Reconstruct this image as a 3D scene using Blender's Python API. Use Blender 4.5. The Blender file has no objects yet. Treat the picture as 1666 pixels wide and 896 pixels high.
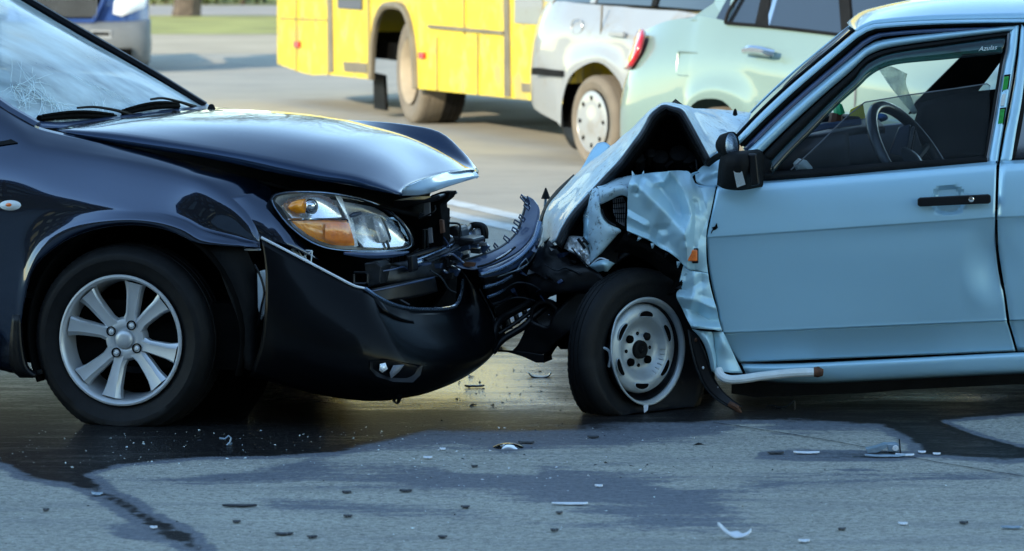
import bpy, math, random
import numpy as np
from mathutils import Vector, noise as mnoise
R_ = math.radians
random.seed(7)
scene = bpy.context.scene
COL = scene.collection

# ------------------------------------------------------------------ camera, sky, sun, exposure
F, CX, HY, CH = 5900.0, 833.0, -89.0, 1.6        # focal length in photo pixels, centre column, horizon row, eye height
cam_d = bpy.data.cameras.new('camera'); cam = bpy.data.objects.new('camera', cam_d); COL.objects.link(cam)
cam.location = (0, 0, CH); cam.rotation_euler = (R_(90), 0, 0)
cam_d.sensor_width = 36.0; cam_d.lens = 36.0 * F / 1666.0
cam_d.shift_y = -(448.0 - HY) / 1666.0
cam_d.clip_end = 4000; cam_d.clip_start = 0.1
cam_d.dof.use_dof = True; cam_d.dof.focus_distance = 12.3; cam_d.dof.aperture_fstop = 6.3
scene.camera = cam
SUN_EL, SUN_AZ = R_(20), (-0.60, -0.80)           # the sun stands behind the camera, to the left
world = bpy.data.worlds.new('World'); scene.world = world; world.use_nodes = True
wn = world.node_tree.nodes; wl = world.node_tree.links
sky = wn.new('ShaderNodeTexSky'); sky.sky_type = 'NISHITA'; sky.sun_disc = False
sky.sun_elevation = SUN_EL; sky.sun_rotation = math.atan2(SUN_AZ[0], SUN_AZ[1])
sky.air_density = 1.0; sky.dust_density = 0.0; sky.ozone_density = 1.6
tint = wn.new('ShaderNodeMixRGB'); tint.blend_type = 'MULTIPLY'; tint.inputs[0].default_value = 1; tint.inputs[2].default_value = (1.04, 1.05, .96, 1)   # the photograph's cool white balance
wl.new(sky.outputs[0], tint.inputs[1]); wl.new(tint.outputs[0], wn['Background'].inputs[0]); wn['Background'].inputs[1].default_value = 0.15
sun_d = bpy.data.lights.new('sun', 'SUN'); sun = bpy.data.objects.new('sun', sun_d); COL.objects.link(sun)
sun_d.energy = 2.2; sun_d.angle = R_(0.5); sun_d.color = (1.0, 0.85, 0.62)
sd = Vector((SUN_AZ[0] * math.cos(SUN_EL), SUN_AZ[1] * math.cos(SUN_EL), math.sin(SUN_EL)))
sun.rotation_euler = sd.to_track_quat('Z', 'Y').to_euler()
scene.view_settings.view_transform = 'Standard'; scene.view_settings.look = 'None'
scene.view_settings.gamma = 1.0; scene.view_settings.exposure = 1.74
scene.render.engine = 'CYCLES'; scene.cycles.use_denoising = True
scene.cycles.max_bounces = 10; scene.cycles.transparent_max_bounces = 12

# ------------------------------------------------------------------ helpers
def A(*v): return np.array(v, float)
def W(px, py, Y): return A((px - CX) * Y / F, Y, CH - (py - HY) * Y / F)
def G(px, py, z=0.0): return W(px, py, F * (CH - z) / (py - HY))
def nz(v): v = np.asarray(v, float); return v / (np.linalg.norm(v) + 1e-12)

class Frame:      # a car's own axes: u forward, v across to its far side, w up
    def __init__(s, ox, oy, deg):
        a = R_(deg); s.o = A(ox, oy, 0); s.f = A(math.cos(a), -math.sin(a), 0); s.s = A(math.sin(a), math.cos(a), 0)
    def p(s, px, py, v=0.0):
        t = (px - CX) / F
        Y = (v + s.o[0] * s.s[0] + s.o[1] * s.s[1]) / (t * s.s[0] + s.s[1])
        return W(px, py, Y)
    def l(s, u, v, w): return s.o + u * s.f + v * s.s + A(0, 0, w)
    def loc(s, P): d = np.asarray(P) - s.o; return A(d @ s.f, d @ s.s, d[2])
    def mir(s, P, width): q = s.loc(P); return s.l(q[0], width - q[1], q[2])
    def P(s, pts): return [s.p(*q) for q in pts]

def prop(o, label=None, cat=None, group=None, kind=None):
    if label: o['label'] = label
    if cat: o['category'] = cat
    if group: o['group'] = group
    if kind: o['kind'] = kind
    return o
def thing(name, loc, label, cat, group=None):
    o = bpy.data.objects.new(name, None); COL.objects.link(o); o.location = [float(x) for x in loc]
    o.empty_display_size = 0.1
    return prop(o, label, cat, group)
def base_of(o):
    v = np.zeros(3)
    while o is not None: v = v + np.array(o.location); o = o.parent
    return v
class MB:
    def __init__(s): s.V = []; s.F = []
    def add(s, V, Fs):
        n = len(s.V); s.V.extend([tuple(map(float, v)) for v in V]); s.F.extend([tuple(i + n for i in f) for f in Fs]); return s
    def grid(s, P, close_u=False, close_v=False, flip=False):
        P = np.asarray(P, float); a, b = P.shape[:2]; Fs = []
        for i in range(a if close_u else a - 1):
            for j in range(b if close_v else b - 1):
                q = (i * b + j, i * b + (j + 1) % b, ((i + 1) % a) * b + (j + 1) % b, ((i + 1) % a) * b + j)
                Fs.append(q[::-1] if flip else q)
        return s.add(P.reshape(-1, 3), Fs)
    def box(s, c, hx, hy, hz, ax=None):
        if ax is None: ax = (A(1, 0, 0), A(0, 1, 0), A(0, 0, 1))
        V = [np.asarray(c) + a * hx * ax[0] + b * hy * ax[1] + d * hz * ax[2] for d in (-1, 1) for b in (-1, 1) for a in (-1, 1)]
        return s.add(V, [(0, 2, 3, 1), (4, 5, 7, 6), (0, 1, 5, 4), (2, 6, 7, 3), (0, 4, 6, 2), (1, 3, 7, 5)])
    def tube(s, pts, r, n=8, smooth=0, flat=1.0):
        pts = [np.asarray(p, float) for p in pts]
        if smooth: pts = list(cr(pts, smooth))
        rs = r if hasattr(r, '__len__') else [r] * len(pts)
        if len(rs) != len(pts): rs = np.interp(np.linspace(0, 1, len(pts)), np.linspace(0, 1, len(rs)), rs)
        up = A(0.3, 0.2, 1.0); rows = []; prev = None
        for i, p in enumerate(pts):
            t = nz(pts[min(i + 1, len(pts) - 1)] - pts[max(i - 1, 0)])
            if prev is None: x = nz(np.cross(t, up if abs(t @ nz(up)) < .95 else A(1, 0, 0)))
            else: x = nz(prev - t * (prev @ t))
            prev = x; y = np.cross(t, x)
            rows.append([p + rs[i] * (math.cos(k * 2 * math.pi / n) * x + flat * math.sin(k * 2 * math.pi / n) * y) for k in range(n)])
        m = len(s.V); s.grid(rows, close_v=True)
        s.F.append(tuple(m + k for k in range(n))[::-1]); s.F.append(tuple(m + (len(rows) - 1) * n + k for k in range(n)))
        return s
    def prism(s, out, off):
        out = [np.asarray(p, float) for p in out]; off = np.asarray(off, float); n = len(out)
        V = out + [p + off for p in out]
        return s.add(V, [tuple(range(n)), tuple(range(2 * n - 1, n - 1, -1))] + [(i, i + n, (i + 1) % n + n, (i + 1) % n) for i in range(n)])
    def lathe(s, prof, c, ax, seg=48, fn=None, cap=False, start=0.0):
        ax = nz(ax); u = nz(np.cross(ax, A(0, 0, 1)) if abs(ax[2]) < .9 else np.cross(ax, A(1, 0, 0))); w = np.cross(u, ax)
        rows = []
        for k in range(seg):
            t = start + 2 * math.pi * k / seg
            rows.append([np.asarray(c) + ax * a + r * (math.cos(t) * u + math.sin(t) * w) if fn is None
                         else fn(np.asarray(c), ax, u, w, t, a, r, k) for a, r in prof])
        m = len(s.V); s.grid(rows, close_u=True)
        if cap: s.F.append(tuple(m + k * len(prof) + len(prof) - 1 for k in range(seg)))
        return s
    def dome(s, out, n, h, rings=6, power=2.0):
        out = [np.asarray(p, float) for p in out]; c = sum(out) / len(out); n = nz(n); rows = []
        for i in range(rings):
            t = 1 - i / rings
            rows.append([c + (p - c) * t + n * h * (1 - t ** power) for p in out])
        m = len(s.V); s.grid(rows, close_v=True)
        k = len(s.V); s.V.append(tuple(c + n * h)); L = len(out); b = m + (rings - 1) * L
        for j in range(L): s.F.append((b + j, b + (j + 1) % L, k))
        return s
    def out(s, name, mat, parent=None, smooth=35, thick=0, bev=0, kind=None, label=None, sub=0, off=0.0):
        b = base_of(parent); me = bpy.data.meshes.new(name)
        V = np.array(s.V, float) - b
        me.from_pydata([tuple(v) for v in V], [], s.F); me.update()
        if smooth:
            for p in me.polygons: p.use_smooth = True
            me.set_sharp_from_angle(angle=R_(smooth))
        o = bpy.data.objects.new(name, me); COL.objects.link(o)
        if parent is not None: o.parent = parent
        for m in (mat if isinstance(mat, (list, tuple)) else [mat]): me.materials.append(m)
        if sub: q = o.modifiers.new('s', 'SUBSURF'); q.levels = q.render_levels = sub
        if thick: q = o.modifiers.new('t', 'SOLIDIFY'); q.thickness = thick; q.offset = off
        if bev: q = o.modifiers.new('b', 'BEVEL'); q.width = bev; q.segments = 2; q.limit_method = 'ANGLE'
        return prop(o, label, kind=kind)

def cr(pts, n, closed=False):
    """Catmull-Rom through pts, n samples, chord-length spaced."""
    P = np.asarray(pts, float)
    if len(P) == 2: return np.array([P[0] + (P[1] - P[0]) * t for t in np.linspace(0, 1, n)])
    d = np.concatenate([[0], np.cumsum(np.linalg.norm(np.diff(P, axis=0), axis=1) + 1e-9)]); out = []
    for s in np.linspace(0, d[-1], n):
        i = min(int(np.searchsorted(d, s, side='right')) - 1, len(P) - 2); t = (s - d[i]) / (d[i + 1] - d[i])
        a = P[i - 1] if i > 0 else 2 * P[0] - P[1]; e = P[i + 2] if i + 2 < len(P) else 2 * P[-1] - P[-2]
        out.append(_cr(a, P[i], P[i + 1], e, t))
    return np.array(out)
def _cr(a, b, c, e, t):
    return 0.5 * (2 * b + (c - a) * t + (2 * a - 5 * b + 4 * c - e) * t * t + (3 * b - a - 3 * c + e) * t ** 3)
def sub_cr(P, k, tension=1.0):
    """uniform Catmull-Rom along axis 0, k pieces per span (points of equal index stay aligned)."""
    P = np.asarray(P, float); out = []
    for i in range(len(P) - 1):
        a = P[i - 1] if i > 0 else 2 * P[0] - P[1]; e = P[i + 2] if i + 2 < len(P) else 2 * P[-1] - P[-2]
        for j in range(k): out.append(_cr(a, P[i], P[i + 1], e, j / k))
    out.append(P[-1]); return np.array(out)
def surf(curves, ku=4, kv=4, nu=None, lin=False):
    """points grid from curves; curves of unequal length are resampled to nu."""
    if nu: C = [cr(c, nu) for c in curves]; P = sub_cr(np.array(C), kv) if not lin else np.array(C)
    else: P = sub_cr(np.array(curves), kv); P = np.swapaxes(sub_cr(np.swapaxes(P, 0, 1), ku), 0, 1)
    return P
def crumple(P, amp, sc, seed=0, d=(0, 1, 0)):
    P = np.asarray(P, float).copy(); sh = P.shape; Q = P.reshape(-1, 3); d = np.asarray(d, float)
    for i, q in enumerate(Q):
        n = mnoise.noise(Vector(q * sc + seed * 7.3)) + 0.5 * abs(mnoise.noise(Vector(q * sc * 2.3 + seed)))
        Q[i] = q + d * amp * n
    return Q.reshape(sh)

# ------------------------------------------------------------------ materials
def mat(name, col, rough=.5, metal=0, coat=0, var=.12, vs=6, bump=0, bs=150, spec=.5, ior=1.5, rvar=.1, alpha=1, trans=0, emit=None, dirt=None, coat_r=.03, coat_ior=1.5):
    m = bpy.data.materials.new(name); m.use_nodes = True; nt = m.node_tree; N = nt.nodes; L = nt.links; b = N['Principled BSDF']
    b.inputs['Roughness'].default_value = rough; b.inputs['Metallic'].default_value = metal
    b.inputs['Coat Weight'].default_value = coat; b.inputs['Coat Roughness'].default_value = coat_r; b.inputs['Coat IOR'].default_value = coat_ior
    b.inputs['Specular IOR Level'].default_value = spec; b.inputs['IOR'].default_value = ior
    b.inputs['Alpha'].default_value = alpha; b.inputs['Transmission Weight'].default_value = trans
    tc = N.new('ShaderNodeTexCoord'); nz_ = N.new('ShaderNodeTexNoise'); nz_.inputs['Scale'].default_value = vs; nz_.inputs['Detail'].default_value = 6
    L.new(tc.outputs['Object'], nz_.inputs['Vector'])
    rp = N.new('ShaderNodeValToRGB'); rp.color_ramp.elements[0].position = .3; rp.color_ramp.elements[1].position = .7
    c = np.array(col[:3]); rp.color_ramp.elements[0].color = (*np.clip(c * (1 - var), 0, 1), 1); rp.color_ramp.elements[1].color = (*np.clip(c * (1 + var), 0, 1), 1)
    L.new(nz_.outputs['Fac'], rp.inputs['Fac']); colout = rp.outputs['Color']
    if dirt:      # (colour, threshold, scale, roughness)
        dn = N.new('ShaderNodeTexNoise'); dn.inputs['Scale'].default_value = dirt[2]; dn.inputs['Detail'].default_value = 10; dn.inputs['Roughness'].default_value = .7
        L.new(tc.outputs['Object'], dn.inputs['Vector'])
        dr = N.new('ShaderNodeValToRGB'); dr.color_ramp.elements[0].position = dirt[1]; dr.color_ramp.elements[1].position = min(1, dirt[1] + .12)
        L.new(dn.outputs['Fac'], dr.inputs['Fac']); mx = N.new('ShaderNodeMixRGB'); mx.inputs[2].default_value = (*dirt[0], 1)
        L.new(dr.outputs['Color'], mx.inputs[0]); L.new(colout, mx.inputs[1]); colout = mx.outputs[0]
    L.new(colout, b.inputs['Base Color'])
    if rvar:
        mr = N.new('ShaderNodeMapRange'); mr.inputs['To Min'].default_value = max(0, rough - rvar * rough); mr.inputs['To Max'].default_value = min(1, rough + rvar)
        n2 = N.new('ShaderNodeTexNoise'); n2.inputs['Scale'].default_value = vs * 4; n2.inputs['Detail'].default_value = 5
        L.new(tc.outputs['Object'], n2.inputs['Vector']); L.new(n2.outputs['Fac'], mr.inputs['Value']); L.new(mr.outputs[0], b.inputs['Roughness'])
    if bump:
        n3 = N.new('ShaderNodeTexNoise'); n3.inputs['Scale'].default_value = bs; n3.inputs['Detail'].default_value = 3
        L.new(tc.outputs['Object'], n3.inputs['Vector']); bp = N.new('ShaderNodeBump'); bp.inputs['Strength'].default_value = bump; bp.inputs['Distance'].default_value = .01
        L.new(n3.outputs['Fac'], bp.inputs['Height']); L.new(bp.outputs[0], b.inputs['Normal'])
    if emit: b.inputs['Emission Color'].default_value = (*emit[0], 1); b.inputs['Emission Strength'].default_value = emit[1]
    return m
M = {}
M['black_paint'] = mat('black_paint', (.013, .028, .062), .12, .92, 1.0, .05, 3, spec=.3, rvar=.02, coat_ior=1.62)
M['hood_paint'] = mat('low_sheen_black_paint', (.012, .028, .065), .16, .6, .8, .1, 3, spec=.2, rvar=.05, coat_ior=1.36, dirt=((.035, .045, .06), .68, 30, .5))  # body paint with dust specks; coat weakened to dim the mirrored sky
M['bumper_paint'] = mat('bumper_paint', (.0015, .002, .003), .30, 0, .14, .2, 5, spec=.06, dirt=((.02, .022, .025), .66, 14, .6), coat_r=.12)
M['wing_paint'] = mat('wing_paint', (.40, .61, .71), .42, .22, .4, .05, 5, rvar=.1, dirt=((.16, .19, .21), .64, 26, .6), coat_r=.15)
M['blue_paint'] = mat('blue_paint', (.335, .56, .695), .34, .35, .9, .03, 2, rvar=.06, dirt=((.16, .22, .25), .70, 9, .6), coat_r=.08)
M['blue_scuffed'] = mat('blue_scuffed', (.44, .60, .68), .58, .2, .15, .10, 8, rvar=.15, dirt=((.06, .07, .08), .555, 42, .6), bump=.12, bs=40)
M['black_plastic'] = mat('black_plastic', (.004, .0045, .006), .32, 0, 0, .3, 12, spec=.28, bump=.05, bs=60, dirt=((.03, .035, .04), .66, 25, .6))
M['matte_black'] = mat('matte_black', (.006, .0065, .007), .7, 0, 0, .4, 8, spec=.15, bump=.2, bs=60)
M['void'] = mat('near_black', (.0025, .0025, .0025), .85, 0, 0, .5, 9, spec=.05, bump=.3, bs=25)  # for dark parts; in holes and slots it stands in for their shade
M['dark_steel'] = mat('dark_steel', (.03, .034, .04), .38, .7, 0, .5, 18, bump=.12, bs=50, dirt=((.07, .04, .025), .66, 20, .6))
M['navy_plastic'] = mat('navy_plastic', (.03, .055, .12), .3, .2, .5, .25, 14, bump=.05, bs=80, dirt=((.006, .008, .012), .6, 26, .6))
M['rubber'] = mat('tyre_rubber', (.0055, .006, .007), .6, 0, 0, .3, 25, spec=.22, bump=.1, bs=120, dirt=((.03, .03, .03), .7, 12, .6))
M['alloy'] = mat('alloy', (.50, .53, .56), .36, .5, .3, .08, 10, dirt=((.12, .12, .12), .68, 14, .6))
M['chrome'] = mat('chrome', (.8, .82, .84), .07, 1, 0, .03, 10, rvar=.03)
M['soft_chrome'] = mat('lamp_reflector', (.88, .92, .95), .25, .35, 0, .03, 20, rvar=.05)
M['white_part'] = mat('white_plastic', (.62, .68, .70), .45, 0, 0, .12, 20)
M['white_rim'] = mat('painted_steel_rim', (.40, .45, .48), .36, .35, 0, .12, 14, bump=.1, bs=30, dirt=((.10, .08, .06), .60, 16, .6))
M['rust'] = mat('rusty_steel', (.10, .045, .025), .8, .2, 0, .5, 30, bump=.3, bs=60)
M['gunmetal'] = mat('gunmetal', (.16, .23, .34), .22, .8, .3, .2, 20)
M['sky_sheen_strip'] = mat('sky_sheen_strip', (.42, .55, .68), .30, .5, .5, .04, 10)
M['bowl_metal'] = mat('bowl_metal', (.95, .97, 1.0), .22, 1, 0, .02, 20)
M['lamp_white'] = mat('lamp_bowl', (.92, .95, .97), .22, .1, .6, .04, 20)
M['amber'] = mat('amber_lens', (1.0, .27, .0), .12, 0, 1, .25, 30, bump=.15, bs=90)
M['amber_deep'] = mat('deep_amber_lens', (1.0, .19, .0), .15, 0, 1, .35, 30, bump=.2, bs=90)
M['orange_lamp'] = mat('orange_lamp', (.85, .16, .01), .25, 0, .6, .2, 40, bump=.2, bs=100)
M['red_lamp'] = mat('red_lamp', (.45, .012, .02), .15, 0, 1, .2, 12)
M['green_glassy'] = mat('green_reflector', (.02, .30, .05), .12, 0, 1, .3, 60)
M['seat'] = mat('seat_cloth', (.006, .0065, .008), .9, 0, 0, .3, 40, spec=.1)
M['dash'] = mat('dashboard', (.02, .023, .03), .5, 0, 0, .3, 15, bump=.1, bs=100)
M['grey_int'] = mat('grey_trim', (.12, .13, .15), .5, 0, 0, .2, 15)
M['leather'] = mat('wheel_rim_vinyl', (.025, .032, .045), .28, 0, .4, .2, 20)
M['bus_yellow'] = mat('bus_yellow', (.70, .53, .022), .5, 0, .15, .10, 1.2, bump=.15, bs=3, dirt=((.44, .35, .10), .50, 3.2, .6))
M['bus_line'] = mat('bus_joint', (.30, .24, .06), .6, 0, 0, .2, 5)
M['bus_glass'] = mat('bus_window', (.34, .44, .50), .12, 0, 1, .15, 1)  # pale blue base stands in for sky mirrored in the panes
M['bus_trim'] = mat('bus_seam', (.16, .14, .10), .6, 0, 0, .2, 5)
M['dusty_rubber'] = mat('dusty_rubber', (.16, .14, .11), .85, 0, 0, .15, 6)
M['dusty_wheel'] = mat('dusty_wheel', (.36, .31, .23), .8, 0, 0, .15, 6)
M['wagon_white'] = mat('silver_white_paint', (.29, .315, .33), .3, .1, .8, .03, 2, dirt=((.25, .235, .20), .55, 2.5, .6))
M['mint_paint'] = mat('mint_paint', (.19, .285, .265), .3, .15, .9, .03, 2)
M['car_glass'] = mat('dark_car_glass', (.008, .012, .018), .03, 0, 1, .1, 2, spec=1, rvar=0)
M['van_blue'] = mat('van_blue', (.012, .05, .20), .3, .1, .8, .08, 3)
M['van_grey'] = mat('bumper_grey', (.11, .125, .135), .6, 0, 0, .15, 4)
M['beige'] = mat('pale_render', (.55, .50, .42), .8, 0, 0, .1, .6)
M['brown_brick'] = mat('brown_render', (.10, .085, .075), .9, 0, 0, .2, .5)
M['bark'] = mat('bark', (.09, .07, .055), .95, 0, 0, .4, 6, bump=.6, bs=20)
M['twig'] = mat('twigs', (.05, .042, .036), .95, 0, 0, .4, 6)
M['spring_leaf'] = mat('spring_leaves', (.09, .12, .035), .7, 0, 0, .4, 2)
M['grass'] = mat('spring_grass', (.32, .32, .09), .9, 0, 0, .35, .8, bump=.3, bs=8)
M['dirt'] = mat('sandy_verge', (.42, .36, .26), .95, 0, 0, .15, .7, bump=.3, bs=6)
M['path'] = mat('pale_path', (.40, .37, .33), .9, 0, 0, .1, 1)
M['line_paint'] = mat('road_paint', (.50, .55, .56), .7, 0, 0, .15, 5, dirt=((.22, .23, .23), .55, 6, .7))
M['shard'] = mat('pale_shard', (.62, .66, .72), .35, .0, .3, .1, 30)
M['shard_blue'] = mat('blue_grey_shard', (.22, .30, .38), .3, .2, .5, .2, 30)
M['shard_black'] = mat('black_shard', (.008, .009, .012), .35, 0, .2, .2, 30)
M['foam_yellow'] = mat('yellow_cloth', (.75, .62, .06), .7, 0, 0, .1, 10)
M['sky_cloth'] = mat('blue_cloth', (.03, .22, .62), .7, 0, 0, .1, 10)
M['bottle_green'] = mat('green_plastic', (.02, .40, .14), .3, 0, .4, .1, 20)
M['cork_brown'] = mat('brown_wood', (.10, .035, .015), .6, 0, 0, .2, 20)

def glassy(name, tint, clear, dust, dustcol, rough=.02, dscale=6, streak=(1, 1, 1)):  # dust, dustcol: amount and colour of a diffuse film mixed into the glass
    """pane: see-through share, mirror by Fresnel, and a film of dust"""
    m = bpy.data.materials.new(name); m.use_nodes = True; nt = m.node_tree; N = nt.nodes; L = nt.links
    for n in list(N): N.remove(n)
    o = N.new('ShaderNodeOutputMaterial'); tr = N.new('ShaderNodeBsdfTransparent'); tr.inputs[0].default_value = (*tint, 1)
    gl = N.new('ShaderNodeBsdfGlossy'); gl.inputs['Roughness'].default_value = rough; fr = N.new('ShaderNodeFresnel'); fr.inputs[0].default_value = clear
    df = N.new('ShaderNodeBsdfDiffuse'); df.inputs[0].default_value = (*dustcol, 1)
    m1 = N.new('ShaderNodeMixShader'); m2 = N.new('ShaderNodeMixShader')
    tc = N.new('ShaderNodeTexCoord'); mp = N.new('ShaderNodeMapping'); mp.inputs['Scale'].default_value = streak
    ns = N.new('ShaderNodeTexNoise'); ns.inputs['Scale'].default_value = dscale; ns.inputs['Detail'].default_value = 8
    L.new(tc.outputs['Object'], mp.inputs[0]); L.new(mp.outputs[0], ns.inputs['Vector'])
    mr = N.new('ShaderNodeMapRange'); mr.inputs['From Min'].default_value = .3; mr.inputs['From Max'].default_value = .7
    mr.inputs['To Min'].default_value = dust * .5; mr.inputs['To Max'].default_value = min(1, dust * 1.5)
    L.new(ns.outputs['Fac'], mr.inputs['Value'])
    L.new(mr.outputs[0], m2.inputs[0]); L.new(tr.outputs[0], m2.inputs[1]); L.new(df.outputs[0], m2.inputs[2])
    L.new(fr.outputs[0], m1.inputs[0]); L.new(m2.outputs[0], m1.inputs[1]); L.new(gl.outputs[0], m1.inputs[2])
    L.new(m1.outputs[0], o.inputs[0]); return m
M['windscreen'] = glassy('pale_windscreen', (.62, .80, .86), 1.5, .52, (.70, .84, .86), .10, 2.2, (1, 4, 4))  # pale blue diffuse film mixed into the glass
M['pane'] = glassy('window_pane', (.72, .76, .78), 1.10, .02, (.35, .38, .40), .02, 12)
M['smoked'] = glassy('smoked_acrylic', (.10, .22, .23), 1.6, .05, (.1, .2, .22), .04, 12)
M['lens'] = glassy('headlight_lens', (.97, .98, 1.0), 1.3, .02, (.85, .9, .95), .02, 20)
M['frost'] = glassy('frosted_glass', (.9, .95, .92), 1.3, .45, (.85, .92, .9), .1, 30)
M['crack'] = mat('crushed_glass', (.75, .88, .90), .3, 0, 0, .1, 30)

# asphalt with a painted-in wetness map (attribute) broken up by noise
def asphalt():
    m = bpy.data.materials.new('asphalt'); m.use_nodes = True; nt = m.node_tree; N = nt.nodes; L = nt.links; b = N['Principled BSDF']
    def nd(t, **k):
        n = N.new(t)
        for a, v in k.items(): setattr(n, a, v)
        return n
    def noise(scale, det=4, vec=None, rough=.6):
        n = nd('ShaderNodeTexNoise'); n.inputs['Scale'].default_value = scale; n.inputs['Detail'].default_value = det; n.inputs['Roughness'].default_value = rough
        L.new(vec or geo.outputs['Position'], n.inputs['Vector']); return n.outputs['Fac']
    def math_(op, a, c=None, cl=False):
        n = nd('ShaderNodeMath', operation=op, use_clamp=cl)
        for i, x in enumerate((a, c)):
            if x is None: continue
            if isinstance(x, (int, float)): n.inputs[i].default_value = x
            else: L.new(x, n.inputs[i])
        return n.outputs[0]
    def rng(v, a, c, d=0, e=1):
        n = nd('ShaderNodeMapRange'); n.interpolation_type = 'SMOOTHSTEP'
        for k, x in zip(('From Min', 'From Max', 'To Min', 'To Max'), (a, c, d, e)): n.inputs[k].default_value = x
        L.new(v, n.inputs['Value']); return n.outputs[0]
    def mix(f, a, c):
        n = nd('ShaderNodeMixRGB')
        for i, x in enumerate((f, a, c)):
            if isinstance(x, (tuple, list)): n.inputs[i].default_value = (*x, 1)
            elif isinstance(x, (int, float)): n.inputs[i].default_value = x
            else: L.new(x, n.inputs[i])
        return n.outputs[0]
    geo = nd('ShaderNodeNewGeometry'); at = nd('ShaderNodeAttribute', attribute_name='wet')
    st = nd('ShaderNodeMapping'); st.inputs['Scale'].default_value = (1, .35, 1); L.new(geo.outputs['Position'], st.inputs[0])
    mp = nd('ShaderNodeMapping'); mp.inputs['Scale'].default_value = (.35, 1.6, 1); mp.inputs['Rotation'].default_value = (0, 0, .1); L.new(geo.outputs['Position'], mp.inputs[0])
    edge = math_('ADD', math_('MULTIPLY', math_('SUBTRACT', noise(5, 10, mp.outputs[0], .75), .5), 1.15), math_('MULTIPLY', math_('SUBTRACT', noise(1.6, 3), .5), .35))
    edge2 = math_('MULTIPLY', math_('SUBTRACT', noise(45, 8, None, .75), .5), .55)
    w = math_('ADD', math_('ADD', at.outputs['Fac'], edge), edge2)
    damp = rng(w, .26, .44); wet = rng(w, .66, .86); pool = rng(w, 1.1, 1.75)
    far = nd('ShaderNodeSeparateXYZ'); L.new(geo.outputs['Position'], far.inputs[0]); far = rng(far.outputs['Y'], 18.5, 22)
    big = noise(.9, 5); mid = noise(7, 6, mp.outputs[0])
    vo = nd('ShaderNodeTexVoronoi'); vo.inputs['Scale'].default_value = 110; L.new(geo.outputs['Position'], vo.inputs['Vector'])
    grain = noise(190, 3)
    dry = mix(rng(big, .3, .7), (.31, .305, .265), (.39, .385, .33))
    dry = mix(math_('MULTIPLY', rng(mid, .35, .75), .55), dry, (.48, .47, .41))
    dry = mix(math_('MULTIPLY', rng(grain, .45, .7), .45), dry, (.12, .125, .13))
    g2 = noise(38, 10, None, .82); dry = mix(math_('MULTIPLY', rng(g2, .47, .58), .62), dry, (.085, .09, .085)); g3 = noise(75, 6, None, .8)
    dry = mix(math_('MULTIPLY', rng(g3, .54, .62), .62), dry, (.62, .61, .55)); blot = noise(3.2, 8, mp.outputs[0], .7); dry = mix(math_('MULTIPLY', rng(blot, .50, .62), .45), dry, (.19, .20, .20))
    stones = nd('ShaderNodeSeparateColor'); L.new(vo.outputs['Color'], stones.inputs[0])
    dry = mix(math_('MULTIPLY', rng(stones.outputs[0], .80, .9), .40), dry, (.45, .44, .42))
    sun_tone = mix(rng(big, .3, .7), (.42, .395, .33), (.34, .325, .28)); sun_tone = mix(math_('MULTIPLY', rng(mid, .4, .75), .5), sun_tone, (.48, .45, .375)); dry = mix(far, dry, sun_tone)  # far road lighter and warmer: sunlight put into the colour past the shadow edge
    col = mix(damp, dry, mix(math_('MULTIPLY', rng(g3, .52, .66), .5), mix(rng(g2, .4, .6), (.15, .165, .19), (.085, .095, .115)), (.26, .28, .31)))
    col = mix(wet, col, mix(math_('MULTIPLY', rng(g3, .52, .66), .8), mix(rng(grain, .4, .75), (.006, .006, .007), (.026, .024, .021)), (.068, .069, .072)))
    L.new(col, b.inputs['Base Color'])
    rough = math_('ADD', rng(damp, 0, 1, .88, .62), 0)
    r2 = nd('ShaderNodeMix'); L.new(wet, r2.inputs[0]); L.new(rough, r2.inputs[2]); r2.inputs[3].default_value = .34
    r3 = nd('ShaderNodeMix'); L.new(pool, r3.inputs[0]); L.new(r2.outputs[0], r3.inputs[2]); r3.inputs[3].default_value = .12
    L.new(r3.outputs[0], b.inputs['Roughness'])
    sp = nd('ShaderNodeMix'); L.new(wet, sp.inputs[0]); sp.inputs[2].default_value = .22; sp.inputs[3].default_value = .02; sq = nd('ShaderNodeMix'); L.new(pool, sq.inputs[0]); L.new(sp.outputs[0], sq.inputs[2]); sq.inputs[3].default_value = .5; L.new(sq.outputs[0], b.inputs['Specular IOR Level'])
    h = math_('ADD', math_('MULTIPLY', grain, 1.0), math_('MULTIPLY', vo.outputs['Distance'], .8))
    h = math_('ADD', h, math_('MULTIPLY', noise(30, 3), 1.2))
    bp = nd('ShaderNodeBump'); bp.inputs['Distance'].default_value = .004
    bs = nd('ShaderNodeMix'); L.new(wet, bs.inputs[0]); bs.inputs[2].default_value = .9; bs.inputs[3].default_value = .5
    b2 = nd('ShaderNodeMix'); L.new(pool, b2.inputs[0]); L.new(bs.outputs[0], b2.inputs[2]); b2.inputs[3].default_value = .16
    L.new(b2.outputs[0], bp.inputs['Strength']); L.new(h, bp.inputs['Height']); L.new(bp.outputs[0], b.inputs['Normal'])
    return m
M['asphalt'] = asphalt()
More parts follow.
